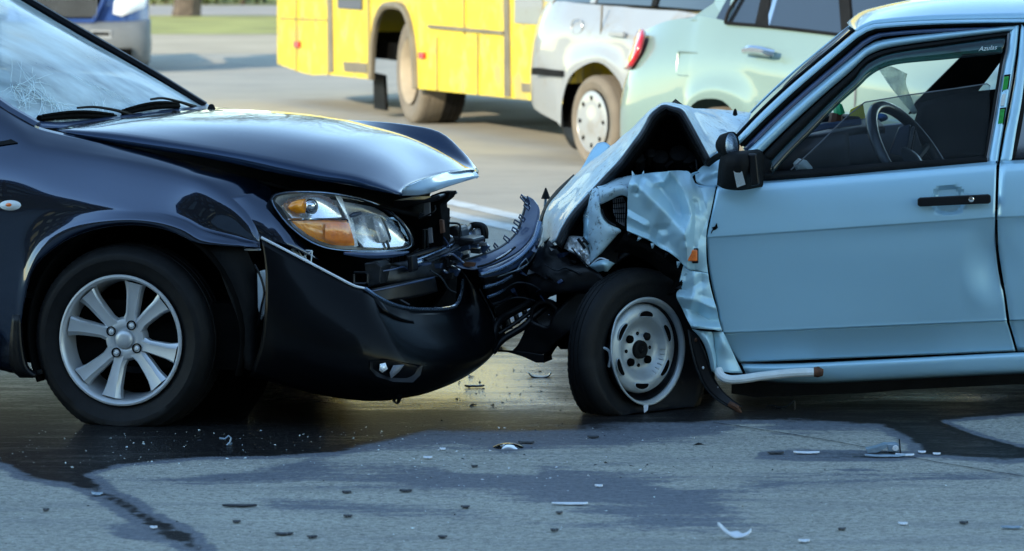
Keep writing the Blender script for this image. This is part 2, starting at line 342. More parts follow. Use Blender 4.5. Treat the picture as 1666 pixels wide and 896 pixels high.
#@@SETTING
# ------------------------------------------------------------------ ground: one sheet, fine where the wet patches are
def smooth_axis(lo, hi, step, far, grow=1.35):
    a = list(np.arange(lo, hi, step)); s = step
    up = [a[-1]]
    while up[-1] < far: s *= grow; up.append(up[-1] + s)
    s = step; dn = [a[0]]
    while dn[-1] > -far: s *= grow; dn.append(dn[-1] - s)
    return np.array(dn[1:][::-1] + a + up[1:])
gx = smooth_axis(-2.6, 2.7, .03, 1500); gy = smooth_axis(9.0, 17.5, .025, 1500)
GX, GY = np.meshgrid(gx, gy, indexing='ij')
Yc = np.maximum(GY, 3.0); PX = CX + F * GX / Yc; PY = HY + F * CH / Yc
def sdist(poly):
    """signed distance (inside positive) in stretched photo units"""
    q = np.array(poly, float) * (1, 2.6); x, y = PX, PY * 2.6; ins = np.zeros(PX.shape, bool); dm = np.full(PX.shape, 1e9)
    for i in range(len(q)):
        x0, y0 = q[i]; x1, y1 = q[(i + 1) % len(q)]
        if y0 != y1: ins ^= ((y0 > y) != (y1 > y)) & (x < (x1 - x0) * (y - y0) / (y1 - y0) + x0)
        t = np.clip(((x - x0) * (x1 - x0) + (y - y0) * (y1 - y0)) / ((x1 - x0) ** 2 + (y1 - y0) ** 2), 0, 1)
        dm = np.minimum(dm, np.hypot(x - x0 - t * (x1 - x0), y - y0 - t * (y1 - y0)))
    return np.where(ins, dm, -dm)
def field(poly, val, soft, base):
    t = np.clip(sdist(poly) / soft * .5 + .5, 0, 1); return np.maximum(base, val * t)
def carve(poly, val, soft, base):
    t = np.clip(sdist(poly) / soft * .5 + .5, 0, 1); return base * (1 - t) + np.minimum(base, val) * t
wet = np.zeros(PX.shape)
wet = field([(-300, 560), (300, 600), (560, 745), (900, 745), (1150, 772), (1700, 760), (1700, 780), (1300, 800), (1190, 812), (1290, 861), (1516, 883), (1361, 878), (1221, 868), (1050, 872), (900, 830), (742, 815), (560, 800), (330, 800), (200, 780), (-300, 740)], .48, 60, wet)
wet = field([(410, 808), (640, 812), (860, 836), (1180, 860), (1180, 872), (700, 850), (420, 830)], .42, 40, wet)
wet = field([(0, 775), (60, 792), (0, 800), (-50, 790)], .0, 20, wet)
wet = field([(-400, 520), (1050, 520), (2100, 560), (2100, 640), (1900, 700), (1690, 745), (1640, 752), (1500, 740), (1470, 712), (1432, 694), (1308, 685), (1203, 685), (1100, 690), (876, 695), (775, 701), (708, 703), (640, 718), (560, 735), (480, 742), (336, 748), (202, 759), (150, 773), (175, 795), (215, 812), (250, 836), (300, 860), (345, 896), (310, 900), (228, 852), (188, 828), (144, 805), (107, 788), (44, 778), (0, 755), (-400, 730)], 1.15, 30, wet)
wet = field([(-300, 560), (80, 590), (-20, 690), (-300, 700)], 1.9, 240, wet)
wet = field([(380, 545), (950, 545), (945, 640), (1100, 664), (960, 680), (700, 684), (560, 680), (380, 672)], 2.0, 190, wet)
wet = field([(1180, 640), (1500, 620), (1900, 630), (1600, 672), (1300, 674)], 1.8, 120, wet)
wet = field([(1235, 735), (1300, 731), (1420, 733), (1560, 738), (1450, 750), (1300, 750), (1225, 746)], .75, 14, wet)
wet = field([(1345, 762), (1400, 761), (1450, 766), (1380, 768)], .6, 10, wet)
wet = field([(800, 722), (840, 718), (872, 728), (830, 736), (800, 732)], .8, 12, wet)
wet = field([(150, 855), (200, 852), (330, 868), (340, 896), (210, 880)], .55, 20, wet)
for d in ([(148, 774), (202, 760), (336, 749), (497, 745), (470, 752), (390, 766), (300, 776), (215, 779)], [(1530, 684), (1700, 670), (1700, 735), (1643, 722), (1572, 701)], [(215, 795), (400, 788), (520, 786), (400, 800), (235, 804)],
          [(1060, 788), (1190, 783), (1230, 790), (1100, 796)], [(700, 757), (860, 752), (870, 770), (760, 768)]):
    wet = carve(d, .12, 14, wet)
P = np.stack([GX, GY, np.zeros_like(GX)], -1)
gb = MB().grid(P)
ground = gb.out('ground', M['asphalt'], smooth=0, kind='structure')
at = ground.data.attributes.new('wet', 'FLOAT', 'POINT'); at.data.foreach_set('value', wet.reshape(-1).astype(np.float32))

def sheet(name, pts, z, m, n=1):
    b = MB(); Z = [A(x, y, z) for x, y in pts]; b.add(Z, [tuple(range(len(Z)))]); return b.out(name, m, smooth=0, kind='structure')
# verge, lawn, path and the land beyond, each sheet 4 mm above the one below
def wavy(y, amp, s): return [(x, y + amp * mnoise.noise(Vector((x * .15, s, 0)))) for x in np.linspace(-160, 160, 161)]
def strip(name, ya, yb, z, m, amp=1.5):
    a = wavy(ya, amp, ya); c = wavy(yb, amp, yb); b = MB(); b.grid([[A(x, y, z) for x, y in a], [A(x, y, z) for x, y in c]]); return b.out(name, m, smooth=0, kind='structure')
strip('verge', 52.5, 700, .004, M['dirt'], 2.2)
strip('lawn', 65, 700, .010, M['grass'], 2.5)
strip('path', 82, 96, .016, M['path'], .8)
# painted double line running away along the road
rd = nz(A(.39, -1.15, 0)); rp = A(rd[1], -rd[0], 0)
for i, (px, py) in enumerate([(740, 331), (740, 350)]):
    c = G(px, py); b = MB(); a0 = c + rd * 9; a1 = c - rd * 28; hw = .075; q = [a0 - rp * hw, a1 - rp * hw, a1 + rp * hw, a0 + rp * hw]
    b.add([A(x[0], x[1], .004 ) for x in q], [(0, 1, 2, 3)]); b.out('lane_line', M['line_paint'], smooth=0, kind='structure')
# the thin crack across the foreground asphalt
cb = MB(); pts = [G(1160, 688), G(1240, 700), G(1340, 716), G(1415, 730), G(1500, 748), G(1580, 762), G(1680, 778)]
pts = cr(pts, 60); L0 = []; L1 = []
for i, p in enumerate(pts):
    w_ = .004 + .003 * abs(mnoise.noise(Vector((i * .7, 0, 0)))); j = .006 * mnoise.noise(Vector((i * .9, 3, 0)))
    L0.append(A(p[0], p[1] - w_ + j, .003)); L1.append(A(p[0], p[1] + w_ + j, .003))
cb.grid([L0, L1]).out('ground_crack', M['void'], smooth=0, kind='structure')

# ------------------------------------------------------------------ trees (bare, early spring)
def branches(mb, p, d, r, ln, depth, rnd, twigs):
    segs = 4; pts = [p]; rr = [r]; q = p
    for i in range(segs):
        d = nz(d + rnd.normal(0, .13, 3) + A(0, 0, .05)); q = q + d * ln / segs; pts.append(q); rr.append(r * (1 - .55 * (i + 1) / segs))
    (mb if depth > 0 else twigs).tube(pts, rr, 5 if depth < 2 else 3)
    if depth >= 4: return
    for k in range(4 if depth < 3 else 3):
        t = rnd.integers(1, segs + 1); ax = nz(np.cross(d, rnd.normal(0, 1, 3))); a = rnd.uniform(.4, .95)
        nd_ = nz(d * math.cos(a) + ax * math.sin(a)); branches_(mb, pts[t], nd_, rr[t] * .72, ln * rnd.uniform(.6, .82), depth + 1, rnd)
def branches_(mb, p, d, r, ln, depth, rnd): branches(mb, p, d, r, ln, depth, rnd, mb)
def bare_tree(x, y, h, r, seed, label, leaves=0, group=None):
    rnd = np.random.default_rng(seed); t = thing('bare_tree', (x, y, 0), label, 'tree', group)
    tr = MB(); top = A(x, y, 0) + A(rnd.normal(0, .03) * h, rnd.normal(0, .03) * h, h * .38)
    tr.tube([A(x, y, 0), A(x, y, .25), (A(x, y, 0) + top) / 2 + A(.05, 0, 0), top], [r * 1.5, r, r * .85, r * .7], 10, smooth=7); tr.out('trunk', M['bark'], t)
    cw = MB()
    for k in range(5):
        a = k * 2 * math.pi / 5 + rnd.uniform(-.4, .4); d = nz(A(math.cos(a) * .8, math.sin(a) * .8, 1.0)); branches_(cw, top - A(0, 0, h * .08 * (k % 2)), d, r * .5, h * .28, 1, rnd)
    cw.out('crown', M['twig'], t, smooth=0, kind='stuff')
    if leaves:
        lv = MB(); VV = np.array(cw.V)
        for k in range(leaves):
            c = VV[rnd.integers(0, len(VV))] + rnd.normal(0, .12, 3); s = rnd.uniform(.05, .12); a = nz(rnd.normal(0, 1, 3)); b2 = nz(np.cross(a, rnd.normal(0, 1, 3)))
            lv.add([c - a * s, c + b2 * s * .6, c + a * s, c - b2 * s * .6], [(0, 1, 2, 3)])
        lv.out('leaves', M['spring_leaf'], t, smooth=0, kind='stuff')
    return t
tp = G(303, 27)
bare_tree(tp[0], tp[1], 13, .22, 3, 'roadside tree with a thick brown trunk on the lawn', 2500)
# the row beyond the lawn
rnd = np.random.default_rng(11)
for k, (x, y, h) in enumerate([(-20, 101, 19), (-9, 104, 21), (-2, 99, 18), (4, 103, 20), (12, 100, 21), (21, 104, 19), (31, 100, 18), (-33, 103, 20), (45, 108, 20)]):
    bare_tree(x, y, h, .2, 40 + k, ['third', 'fourth', 'fifth', 'sixth', 'seventh', 'eighth', 'ninth', 'first', 'tenth'][k] + ' bare tree from the left in the row beyond the path', 1800, 'bare trees beyond the path')
for k, (x, h, s) in enumerate([(-10.2, 24, 70), (-4.6, 25, 71), (-2.4, 27, 72), (.2, 24, 73), (2.6, 26, 74), (5.5, 25, 75), (-13.5, 26, 76)]):
    bare_tree(x, 84 + (k % 3) * 2.5, h, .24, s, ['second', 'third', 'fourth', 'fifth', 'sixth', 'seventh', 'first'][k] + ' tall bare tree from the left on the lawn, hidden low down by the vehicles', 2600, 'tall trees on the lawn')
# low wall sections and shrubs at the far side of the path
def low_building(x0, x1, y, h, m, label, name='low_building', roof=None):
    t = thing(name, ((x0 + x1) / 2, y, 0), label, 'building'); cx = (x0 + x1) / 2
    MB().box(A(cx, y + 3, h / 2), (x1 - x0) / 2, 3, h / 2).out('wall', m, t, smooth=0)
    MB().box(A(cx, y + 3, h + .12), (x1 - x0) / 2 + .3, 3.3, .12).out('roof', roof or M['bus_trim'], t, smooth=0)
    n = int((x1 - x0) / 3)
    for i in range(n):
        wx = x0 + (i + .5) * (x1 - x0) / n; MB().box(A(wx, y - .02, 1.9), .6, .05, .7).out('window', M['car_glass'], t, smooth=0)
low_building(-24, -15.5, 116, 5.5, M['beige'], 'pale low building beyond the far trees at the left')
low_building(-9.2, -5.2, 112, 3.2, M['wagon_white'], 'small white kiosk beyond the path, above the road')
low_building(-3.5, 14, 118, 6.5, M['beige'], 'long pale building beyond the far trees')
low_building(18, 48, 120, 8, M['brown_brick'], 'brown building beyond the far trees at the right')
low_building(-70, -28, 120, 7, M['brown_brick'], 'brown building beyond the far trees, farthest left')
def shrub(x, y, s, seed, label, group=None):
    rn = np.random.default_rng(seed); t = thing('shrub', (x, y, 0), label, 'shrub', group); b = MB(); st = MB()
    for k in range(int(260 * s)):
        a, e, q = rn.uniform(0, 6.28), rn.uniform(0, 1.5), rn.uniform(.3, 1) ** .5
        c = A(x + math.cos(a) * math.cos(e) * q * s, y + math.sin(a) * math.cos(e) * q * s * .7, .15 + math.sin(e) * q * s * 1.1)
        u = nz(rn.normal(0, 1, 3)); w_ = nz(np.cross(u, rn.normal(0, 1, 3))); z = rn.uniform(.08, .18); b.add([c - u * z, c + w_ * z * .6, c + u * z, c - w_ * z * .6], [(0, 1, 2, 3)])
    for k in range(6):
        a = rn.uniform(0, 6.28); st.tube([A(x, y, 0), A(x + math.cos(a) * .4 * s, y + math.sin(a) * .3 * s, .8 * s)], [.03, .012], 4)
    b.out('foliage', M['spring_leaf'], t, smooth=0, kind='stuff'); st.out('stem', M['bark'], t, smooth=0, kind='stuff')
for k, px in enumerate([250, 270, 285, 335, 352, 395, 418, 430]):
    Yb = 97 + (k * 37 % 5); shrub((px - CX) * Yb / F, Yb, .8 + .25 * (k % 3), 60 + k, ['first', 'second', 'third', 'fourth', 'fifth', 'sixth', 'seventh', 'eighth'][k] + ' leafy shrub from the left at the back of the far path', 'shrubs along the far path')

# ------------------------------------------------------------------ what stands behind the camera: it shades the crossing and mirrors in the paint
def block(cx, y, hx, hy, h, label, nf):
    t = thing('apartment_building', (cx, y, 0), label, 'building')
    MB().box(A(cx, y - hy, h / 2), hx, hy, h / 2).out('wall', M['brown_brick'], t, smooth=0)
    MB().box(A(cx, y - hy, h + .2), hx + .35, hy + .35, .2).out('roof', M['matte_black'], t, smooth=0)
    wb = MB(); fb = MB()
    for f in range(nf):
        for i in range(int(2 * hx / 3.2)):
            x = cx - hx + 1.6 + i * 3.2; z = 1.9 + f * (h - .8) / nf
            wb.box(A(x, y + .02, z), .7, .05, .75)
            for q in (-.78, .78): fb.box(A(x + q, y + .05, z), .07, .07, .86)
            for q in (-.82, .82): fb.box(A(x, y + .055, z + q), .71, .06, .06)
    wb.out('window', M['car_glass'], t, smooth=0, kind='stuff'); fb.out('frame', M['brown_brick'], t, smooth=0, kind='stuff')
block(-20, -14, 30, 6, 15.5, 'long dark apartment building across the pavement behind the viewpoint', 5)
for k, (x, y, h) in enumerate([(-7.0, -5.5, 10), (-1.6, -6.5, 11), (3.6, -5.0, 9), (9.5, -7, 12), (-13, -6, 10), (15, -8, 11)]):
    bare_tree(x, y, h, .17, 90 + k, ['third', 'fourth', 'fifth', 'sixth', 'second', 'seventh'][k] + ' bare street tree from the left, behind the viewpoint', 0, 'street trees behind the viewpoint')
#@@BG
# ------------------------------------------------------------------ wheels
def tyre(mb, c, ax, R, r, w, squash=None, seg=144, tread=True):
    """ax points out of the car; c is the centre of the tyre's middle plane."""
    h = w / 2
    prof = [(-h * .72, r), (-h * .92, r + (R - r) * .25), (-h, r + (R - r) * .55), (-h * .90, R - .022), (-h * .78, R - .008), (-h * .60, R - .001), (-h * .42, R), (-h * .38, R - .007), (-h * .33, R), (-h * .05, R + .001), (-h * .02, R - .007), (h * .03, R + .001),
            (h * .33, R), (h * .38, R - .007), (h * .42, R), (h * .60, R - .001), (h * .78, R - .008), (h * .90, R - .022), (h * .97, r + (R - r) * .72), (h, r + (R - r) * .66), (h * 1.0, r + (R - r) * .52), (h * .985, r + (R - r) * .50), (h * .95, r + (R - r) * .28), (h * .84, r + .010), (h * .74, r)]
    def fn(c_, ax_, u, w_, t, a, rr, k):
        if tread and rr > R - .024 and abs(a) > h * .45 and k % 2 == 0: rr -= .0022
        p = c_ + ax_ * a + rr * (math.cos(t) * u + math.sin(t) * w_)
        if squash: p = squash(p, c_, ax_)
        return p
    mb.lathe(prof, c, ax, seg, fn)
    return mb
def ground_squash(bulge=.02, z0=.002):
    def f(p, c, ax):
        if p[2] < .06:
            k = max(0, (.06 - p[2]) / .08); s = 1 if (p - c) @ ax > 0 else -1
            p = p + ax * s * bulge * min(k, 1.5)
            p[2] = max(p[2], z0)
        return p
    return f

# ------------------------------------------------------------------ background vehicles
def dist_wheel(parent, fr, px, py, v, R, w, rimcol, ratio=.6, cap=True, dish=0.0, tcol=None, holes=8):
    """wheel on the side plane v of frame fr, its hub at a pixel; returns the wheel part"""
    c = fr.p(px, py, v); c[2] = R - .006; n = -fr.s; cc = c - n * w / 2
    wb = MB(); r = R * ratio
    wb.lathe([(w * .5, r), (w * .47, r * .97), (w * .1 - dish * .3, r * .86), (-w * .3, r * .84), (-w * .5, r)], cc, n, 40)
    wh = wb.out('wheel', rimcol, parent)
    tb = MB(); tyre(tb, cc, n, R, r, w, ground_squash(.01), 72, False); tb.out('tyre', tcol or M['dusty_rubber'], wh)
    hb = MB()
    if dish: hb.lathe([(w * .42 - dish, r * .9), (w * .40 - dish * 1.1, r * .55), (w * .45 - dish * .6, r * .45), (w * .48 - dish * .5, r * .20), (w * .55 - dish * .3, .001)], cc, n, 32)
    else: hb.lathe([(w * .48, r * .98), (w * .52, r * .85), (w * .50, r * .62), (w * .55, r * .3), (w * .57, .001)], cc, n, 32)
    hb.out('hub_cap', rimcol, wh)
    if holes:
        ob = MB(); u = nz(np.cross(n, A(0, 0, 1))); z = A(0, 0, 1)
        for k in range(holes):
            a = 2 * math.pi * k / holes; d = u * math.cos(a) + z * math.sin(a); e = -u * math.sin(a) + z * math.cos(a); q = cc + n * (w * .517 if not dish else w * .44 - dish) + d * r * .76
            ob.prism([q - d * r * .07 - e * r * .045, q - d * r * .07 + e * r * .045, q + d * r * .07 + e * r * .07, q + d * r * .07 - e * r * .07], n * .004)
        ob.out('rim_slot', M['void'], wh, smooth=0, kind='stuff')
    return wh
def mirror_surf(fr, P, width):
    sh = P.shape; return np.array([fr.mir(q, width) for q in P.reshape(-1, 3)]).reshape(sh)
def on_side(fr, mb, pts, v, th):
    """a thin plate standing proud of the side plane: outline in pixels"""
    return mb.prism([fr.p(x, y, v) for x, y in pts], fr.s * th)
def pushed(fr, surfP, pts, out=.01):
    pass

# --- yellow trolleybus
bus = Frame(-.923, 32.4, 73); BW = 2.5
o = bus.l(1.0, BW / 2, 0); T = thing('trolleybus', o, 'yellow dusty bus with a deep rear wheel arch and grey door posts', 'bus')
def bl(u, v, w): return bus.l(u, v, w)
u_rear = bus.loc(bus.p(437, 50))[0]; u_front = 5.0; zt = 3.05
us = lambda px, py=100: bus.loc(bus.p(px, py))[0]; ws = lambda px, py: bus.loc(bus.p(px, py))[2]
ua0, ua1 = us(606, 100), us(679, 120)
def bus_skirt(u):
    k = np.interp(u, [u_rear, u_rear + .25, us(504, 123), us(532, 120), us(606, 128), ua1, u_front], [ws(441, 88), ws(455, 103), ws(504, 122), ws(532, 121), ws(606, 129), ws(700, 147), ws(860, 160)])
    if ua0 < u < ua1:
        t = (u - ua0) / (ua1 - ua0); top = ws(640, 8); k = k + (top - k) * (1 - abs(2 * t - 1) ** 3.2) ** .5
    return k
Us = sorted(set(list(np.linspace(u_rear, ua0 - .001, 12)) + list(np.linspace(ua0, ua1, 25)) + list(np.linspace(ua1 + .001, u_front, 10))))
def bus_side(vsign):
    rows = []
    for u in Us:
        b0 = bus_skirt(u); col = []
        for k in range(9):
            w = b0 + (zt - b0) * k / 8; v = .0 + .10 * max(0, (w - 1.3) / 1.75) ** 2; e = max(0, .35 - (u - u_rear)) ; v += e * e * 1.2
            col.append(bl(u, v if vsign else BW - v, w))
        rows.append(col)
    return rows
MB().grid(bus_side(1), flip=True).grid(bus_side(0)).out('body', M['bus_yellow'], T, smooth=40)
b = MB()
rear = [[bl(u_rear - .02 - .08 * math.sin(math.pi * k / 6), .147 + (BW - .294) * k / 6, w) for k in range(7)] for w in (.55, 1.2, 1.9, 2.6, 3.0)]
b.grid(rear); b.out('rear_panel', M['bus_yellow'], T); b = MB(); fr_ = [[bl(u_front + .02 + .1 * math.sin(math.pi * k / 6), BW * k / 6, w) for k in range(7)] for w in (.35, 1.2, 1.9, 2.6, 3.0)]; b.grid(fr_, flip=True)
b.out('front_panel', M['bus_yellow'], T)
rf = [[bl(u, .1 + (BW - .2) * k / 8, zt + .18 * math.sin(math.pi * k / 8) ** .6 - .01) for k in range(9)] for u in np.linspace(u_rear - .02, u_front, 8)]
MB().grid(rf).out('roof', M['bus_yellow'], T)
MB().box(bl((u_rear + u_front) / 2, BW / 2, .62), (u_front - u_rear) / 2 - .15, BW / 2 - .15, .08, (bus.f, bus.s, A(0, 0, 1))).out('floor', M['void'], T, smooth=0)
b = MB(); b.box(bl((ua0 + ua1) / 2, BW / 2, 1.15), (ua1 - ua0) / 2 + .1, BW / 2 - .7, .5, (bus.f, bus.s, A(0, 0, 1))); b.out('axle_housing', M['void'], T, smooth=0)
lip = []
for u in np.linspace(ua0 - .0, ua1 + .0, 30): lip.append(bl(u, -.012, bus_skirt(u) + .0))
MB().tube(lip, .035, 6).out('arch_lip', M['bus_trim'], T)
def bplate(name, m, quad, v=-.012, th=.02, label=None):
    b = MB(); on_side(bus, b, quad, v, th); return b.out(name, m, T, smooth=0, label=label)
for pts in ([(532, -20), (535, -20), (535, 122), (532, 122)], [(596, -60), (600, -60), (602, 126), (598, 126)], [(480, -40), (482, -40), (482, 116), (480, 116)], [(709, 60), (711, 60), (711, 147), (709, 147)], [(753, -40), (755, -40), (755, 56), (753, 56)], [(775, 55), (777, 55), (777, 154), (775, 154)],
            [(456, 28), (530, 31), (530, 34), (456, 31)]):
    bplate('seam', M['bus_line'], pts)
bplate('door_post', M['bus_trim'], [(531, -90), (537, -90), (541, 117), (535, 117)], -.016)
bplate('door_post', M['bus_trim'], [(819, -90), (825, -90), (829, 157), (820, 157)], -.016)
bplate('rub_rail', M['bus_trim'], [(695, 40), (817, 51), (817, 56), (695, 45)], -.03, .04)
bplate('step_plate', M['bus_trim'], [(558, 100), (597, 103), (597, 119), (560, 116)])
bplate('step_plate', M['bus_trim'], [(848, 135), (866, 136), (866, 150), (849, 149)])
bplate('door_window', M['car_glass'], [(547, -95), (588, -95), (588, 16), (549, 13)], -.014)
bplate('door_window', M['wagon_white'], [(838, -95), (884, -95), (881, 40), (837, 37)], -.014)
for x, y in ((481, 72), (684, 90)): bplate('side_lamp', M['red_lamp'], [(x - 4, y - 5), (x + 4, y - 5), (x + 4, y + 5), (x - 4, y + 5)], -.03, .03)
for u0 in np.arange(u_rear + .35, u_front - 1.2, 1.22):
    q = MB()
    for sgn in (0, 1):
        v = .02 if not sgn else BW - .02
        MB().prism([bl(u0, v - .03 if not sgn else v + .03, 1.22), bl(u0 + 1.1, v - .03 if not sgn else v + .03, 1.22), bl(u0 + 1.1, v + (.0 if not sgn else 0), 2.14), bl(u0, v, 2.14)], bus.s * (.02 if not sgn else -.02)).out('window', M['bus_glass'], T, smooth=0)
dist_wheel(T, bus, 665, 136, .06, .475, .28, M['dusty_wheel'], .62, dish=.13, holes=0)
for v in (.36, 1.85, 2.15):
    c = bus.l(bus.loc(bus.p(665, 136, .06))[0], v, .47); b = MB(); tyre(b, c, -bus.s, .475, .29, .27, ground_squash(.01), 48, False)
    b.lathe([(.1, .29), (.08, .001)], c, -bus.s, 24); b.out('tyre', M['rubber'], T)
b = MB(); on_side(bus, b, [(607, 118), (624, 122), (627, 180), (608, 176)], .15, .03); b.out('mud_flap', M['matte_black'], T, smooth=0)
for dv in (.3, 2.2):
    c = bus.l(u_front - .75, dv, .47); b = MB(); tyre(b, c, -bus.s, .475, .29, .27, ground_squash(.01), 48, False); b.lathe([(.1, .29), (.08, .001)], c, -bus.s, 24); b.out('tyre', M['rubber'], T)

# --- car body shell from traced rows on the near side, mirrored to the far side
def shell(fr, cols, width, parent, mat_, name='body', deck=None):
    """cols: columns from the bottom edge up to the belt, each [(px,py,v)...]; the far side is mirrored and the belts joined by a deck"""
    C = [[fr.p(*q) if len(q) == 3 else fr.l(*q[:3]) for q in c] for c in cols]
    P = surf(C, 3, 3); b = MB(); b.grid(P); mP = mirror_surf(fr, P, width); b.grid(mP, flip=True)
    near = P[:, -1]; far = mP[:, -1]; D = []
    for i in range(len(near)):
        row = []
        for k in range(7):
            t = k / 6; q = near[i] * (1 - t) + far[i] * t; q = q + A(0, 0, .05 * math.sin(math.pi * t)); row.append(q)
        D.append(row)
    b.grid(D)
    for e, fl in ((0, False), (-1, True)):
        E = [[P[e, j] * (1 - t) + mP[e, j] * t for t in np.linspace(0, 1, 7)] for j in range(P.shape[1])]; b.grid(E, flip=fl)
    return b.out(name, mat_, parent, smooth=50), P
def glasshouse(fr, belt, roof, width, parent, body_m, roof_rise=.04, pillars=()):
    """belt and roof: equal-length lists of (px,py,v)"""
    B = np.array([fr.p(*q) for q in belt]); Rf = np.array([fr.p(*q) for q in roof]); n = len(B) * 3
    Bc, Rc = cr(B, n), cr(Rf, n); b = MB(); g = [Bc * (1 - t) + Rc * t for t in np.linspace(0, 1, 5)]
    b.grid(g, flip=True); mg = [[fr.mir(q, width) for q in r] for r in g]; b.grid(mg)
    for e, fl in ((0, 0), (-1, 1)): b.grid([[g[k][e] * (1 - t) + mg[k][e] * t for t in np.linspace(0, 1, 5)] for k in range(5)], flip=bool(fl))
    b.out('window_glass', M['car_glass'], parent, smooth=60)
    r = MB(); rows = []
    for q in Rc:
        m = fr.mir(q, width); rows.append([q * (1 - t) + m * t + A(0, 0, roof_rise * math.sin(math.pi * t) + .004) for t in np.linspace(0, 1, 9)])
    r.grid(rows); r.out('roof', body_m, parent, smooth=60, thick=.03)
    for i, wd, m in pillars:
        p0 = B[i]; p1 = Rf[i]; b = MB(); nrm_ = -fr.s
        b.prism([p0 - fr.f * wd / 2 + nrm_ * .012, p0 + fr.f * wd / 2 + nrm_ * .012, p1 + fr.f * wd / 2 + nrm_ * .012, p1 - fr.f * wd / 2 + nrm_ * .012], fr.s * .03); b.out('pillar', m, parent, smooth=0)
    return B, Rf

# --- white estate car
wg = Frame(.57 + .02, 26.15, 62); WW = 1.85
T = thing('estate_car', wg.l(1.2, .9, 0), 'white estate car with a black rear rub strip, between the bus and the mint saloon', 'car')
lo = lambda px, py, v=0: (px, py, v)
cols = [[(863, 150, .40), (862, 118, .30), (867, 70, .26), (876, 32, .28), (890, 4, .34)],
        [(869, 176, .16), (867, 124, .08), (872, 72, .05), (884, 34, .08), (900, 2, .16)],
        [(906, 198, .04), (897, 130, .0), (897, 78, .0), (905, 38, .02), (918, 2, .12)],
        [(912, 205, .02), (913, 130, .0), (915, 78, .0), (920, 40, .01), (930, 4, .11)],
        [(914, 168, .0), (919, 120, -.02), (925, 80, .0), (930, 42, .01), (940, 5, .11)],
        [(926, 126, -.02), (930, 105, -.03), (936, 78, -.005), (942, 45, .01), (952, 6, .11)],
        [(952, 105, -.03), (955, 92, -.03), (957, 74, -.005), (960, 46, .01), (966, 7, .11)],
        [(974, 101, -.03), (976, 90, -.03), (978, 74, -.005), (980, 48, .01), (984, 9, .11)],
        [(995, 116, -.02), (997, 102, -.03), (998, 80, -.0), (1000, 50, .01), (1003, 10, .11)],
        [(1014, 150, .0), (1014, 122, -.01), (1013, 85, .0), (1014, 52, .01), (1016, 11, .11)],
        [(1019, 238, .03), (1024, 160, .0), (1026, 100, .0), (1028, 60, .01), (1030, 13, .11)],
        [(1060, 246, .03), (1062, 170, .0), (1064, 110, .0), (1066, 64, .01), (1070, 16, .11)],
        [(1120, 258, .03), (1122, 180, .0), (1124, 120, .0), (1126, 72, .01), (1130, 22, .11)],
        [(2.45, .03, .25), (2.45, 0, .45), (2.45, 0, .68), (2.45, .02, .85), (2.45, .14, .98)],
        [(3.25, .08, .25), (3.25, .04, .45), (3.25, .04, .62), (3.2, .06, .76), (3.1, .18, .86)],
        [(3.5, .3, .3), (3.52, .28, .45), (3.5, .28, .6), (3.4, .3, .7), (3.25, .34, .78)]]
def shell_cols(fr, cols):
    return [[(fr.loc(fr.p(*q)) if q[0] > 20 else A(*q)) for q in c] for c in cols]
def world_cols(fr, cols): return [[tuple(q) for q in c] for c in shell_cols(fr, cols)]
class LF:      # lets shell() take local coordinates
    pass
def shell2(fr, cols, *a, **k):
    C = [[tuple(q) for q in c] for c in shell_cols(fr, cols)]
    f2 = Frame(0, 1, 0); f2.__dict__.update(fr.__dict__); f2.p = lambda u, v, w: fr.l(u, v, w)
    return shell(f2, C, *a, **k)
shell2(wg, cols, WW, T, M['wagon_white'])
ul = lambda fr, px, py, v=0: fr.loc(fr.p(px, py, v))
def ghouse2(fr, belt, roof, *a, **k):
    f2 = Frame(0, 1, 0); f2.__dict__.update(fr.__dict__); f2.p = lambda u, v, w: fr.l(u, v, w); return glasshouse(f2, belt, roof, *a, **k)
u1 = ul(wg, 893, 2, .14)[0]; wz = ul(wg, 905, 3, .12)[2]
ghouse2(wg, [(u1, .15, wz), (u1 + .7, .13, wz), (u1 + 1.6, .12, wz - .01), (u1 + 2.4, .12, wz - .03), (u1 + 3.3, .16, wz - .06)],
        [(u1 + .22, .32, wz + .50), (u1 + .75, .30, wz + .56), (u1 + 1.6, .29, wz + .58), (u1 + 2.0, .29, wz + .56), (u1 + 2.5, .31, wz + .50)], WW, T, M['wagon_white'], .04,
        ((0, .14, M['wagon_white']), (1, .07, M['wagon_white']), (2, .07, M['matte_black']), (4, .08, M['wagon_white'])))
dist_wheel(T, wg, 963, 190, -.01, .335, .2, M['wagon_white'], .67)
for u, v in ((0, 1.65), (2.78, .13), (2.78, 1.65)):
    b = MB(); c = wg.l(u, v, .33); tyre(b, c, -wg.s, .335, .2, .2, ground_squash(.01), 40, False); b.lathe([(.09, .2), (.08, .001)], c, -wg.s, 20); b.out('tyre', M['dusty_rubber'], T)
MB().box(wg.l(1.35, WW / 2, .42), 2.0, WW / 2 - .1, .16, (wg.f, wg.s, A(0, 0, 1))).out('floor', M['void'], T, smooth=0)
def side_plate(fr, T, name, m, pts, v, th=.015, bev=0, label=None):
    b = MB(); on_side(fr, b, pts, v, th); return b.out(name, m, T, smooth=0, bev=bev, label=label)
side_plate(wg, T, 'rub_strip', M['matte_black'], [(865, 110), (914, 115), (915, 125), (864, 121)], -.03, .10)
MB().tube([wg.p(938.5 + 9 * math.cos(t), 43 + 13 * math.sin(t), .004) for t in np.linspace(0, 6.3, 20)], .006, 5).out('fuel_door', M['wagon_white'], T)
side_plate(wg, T, 'seam', M['bus_trim'], [(978, 9), (979, 9), (976, 74), (975, 74)], .0, .012)
side_plate(wg, T, 'door_handle', M['wagon_white'], [(989, 50), (1013, 52), (1013, 60), (989, 58)], -.035, .03, .006)

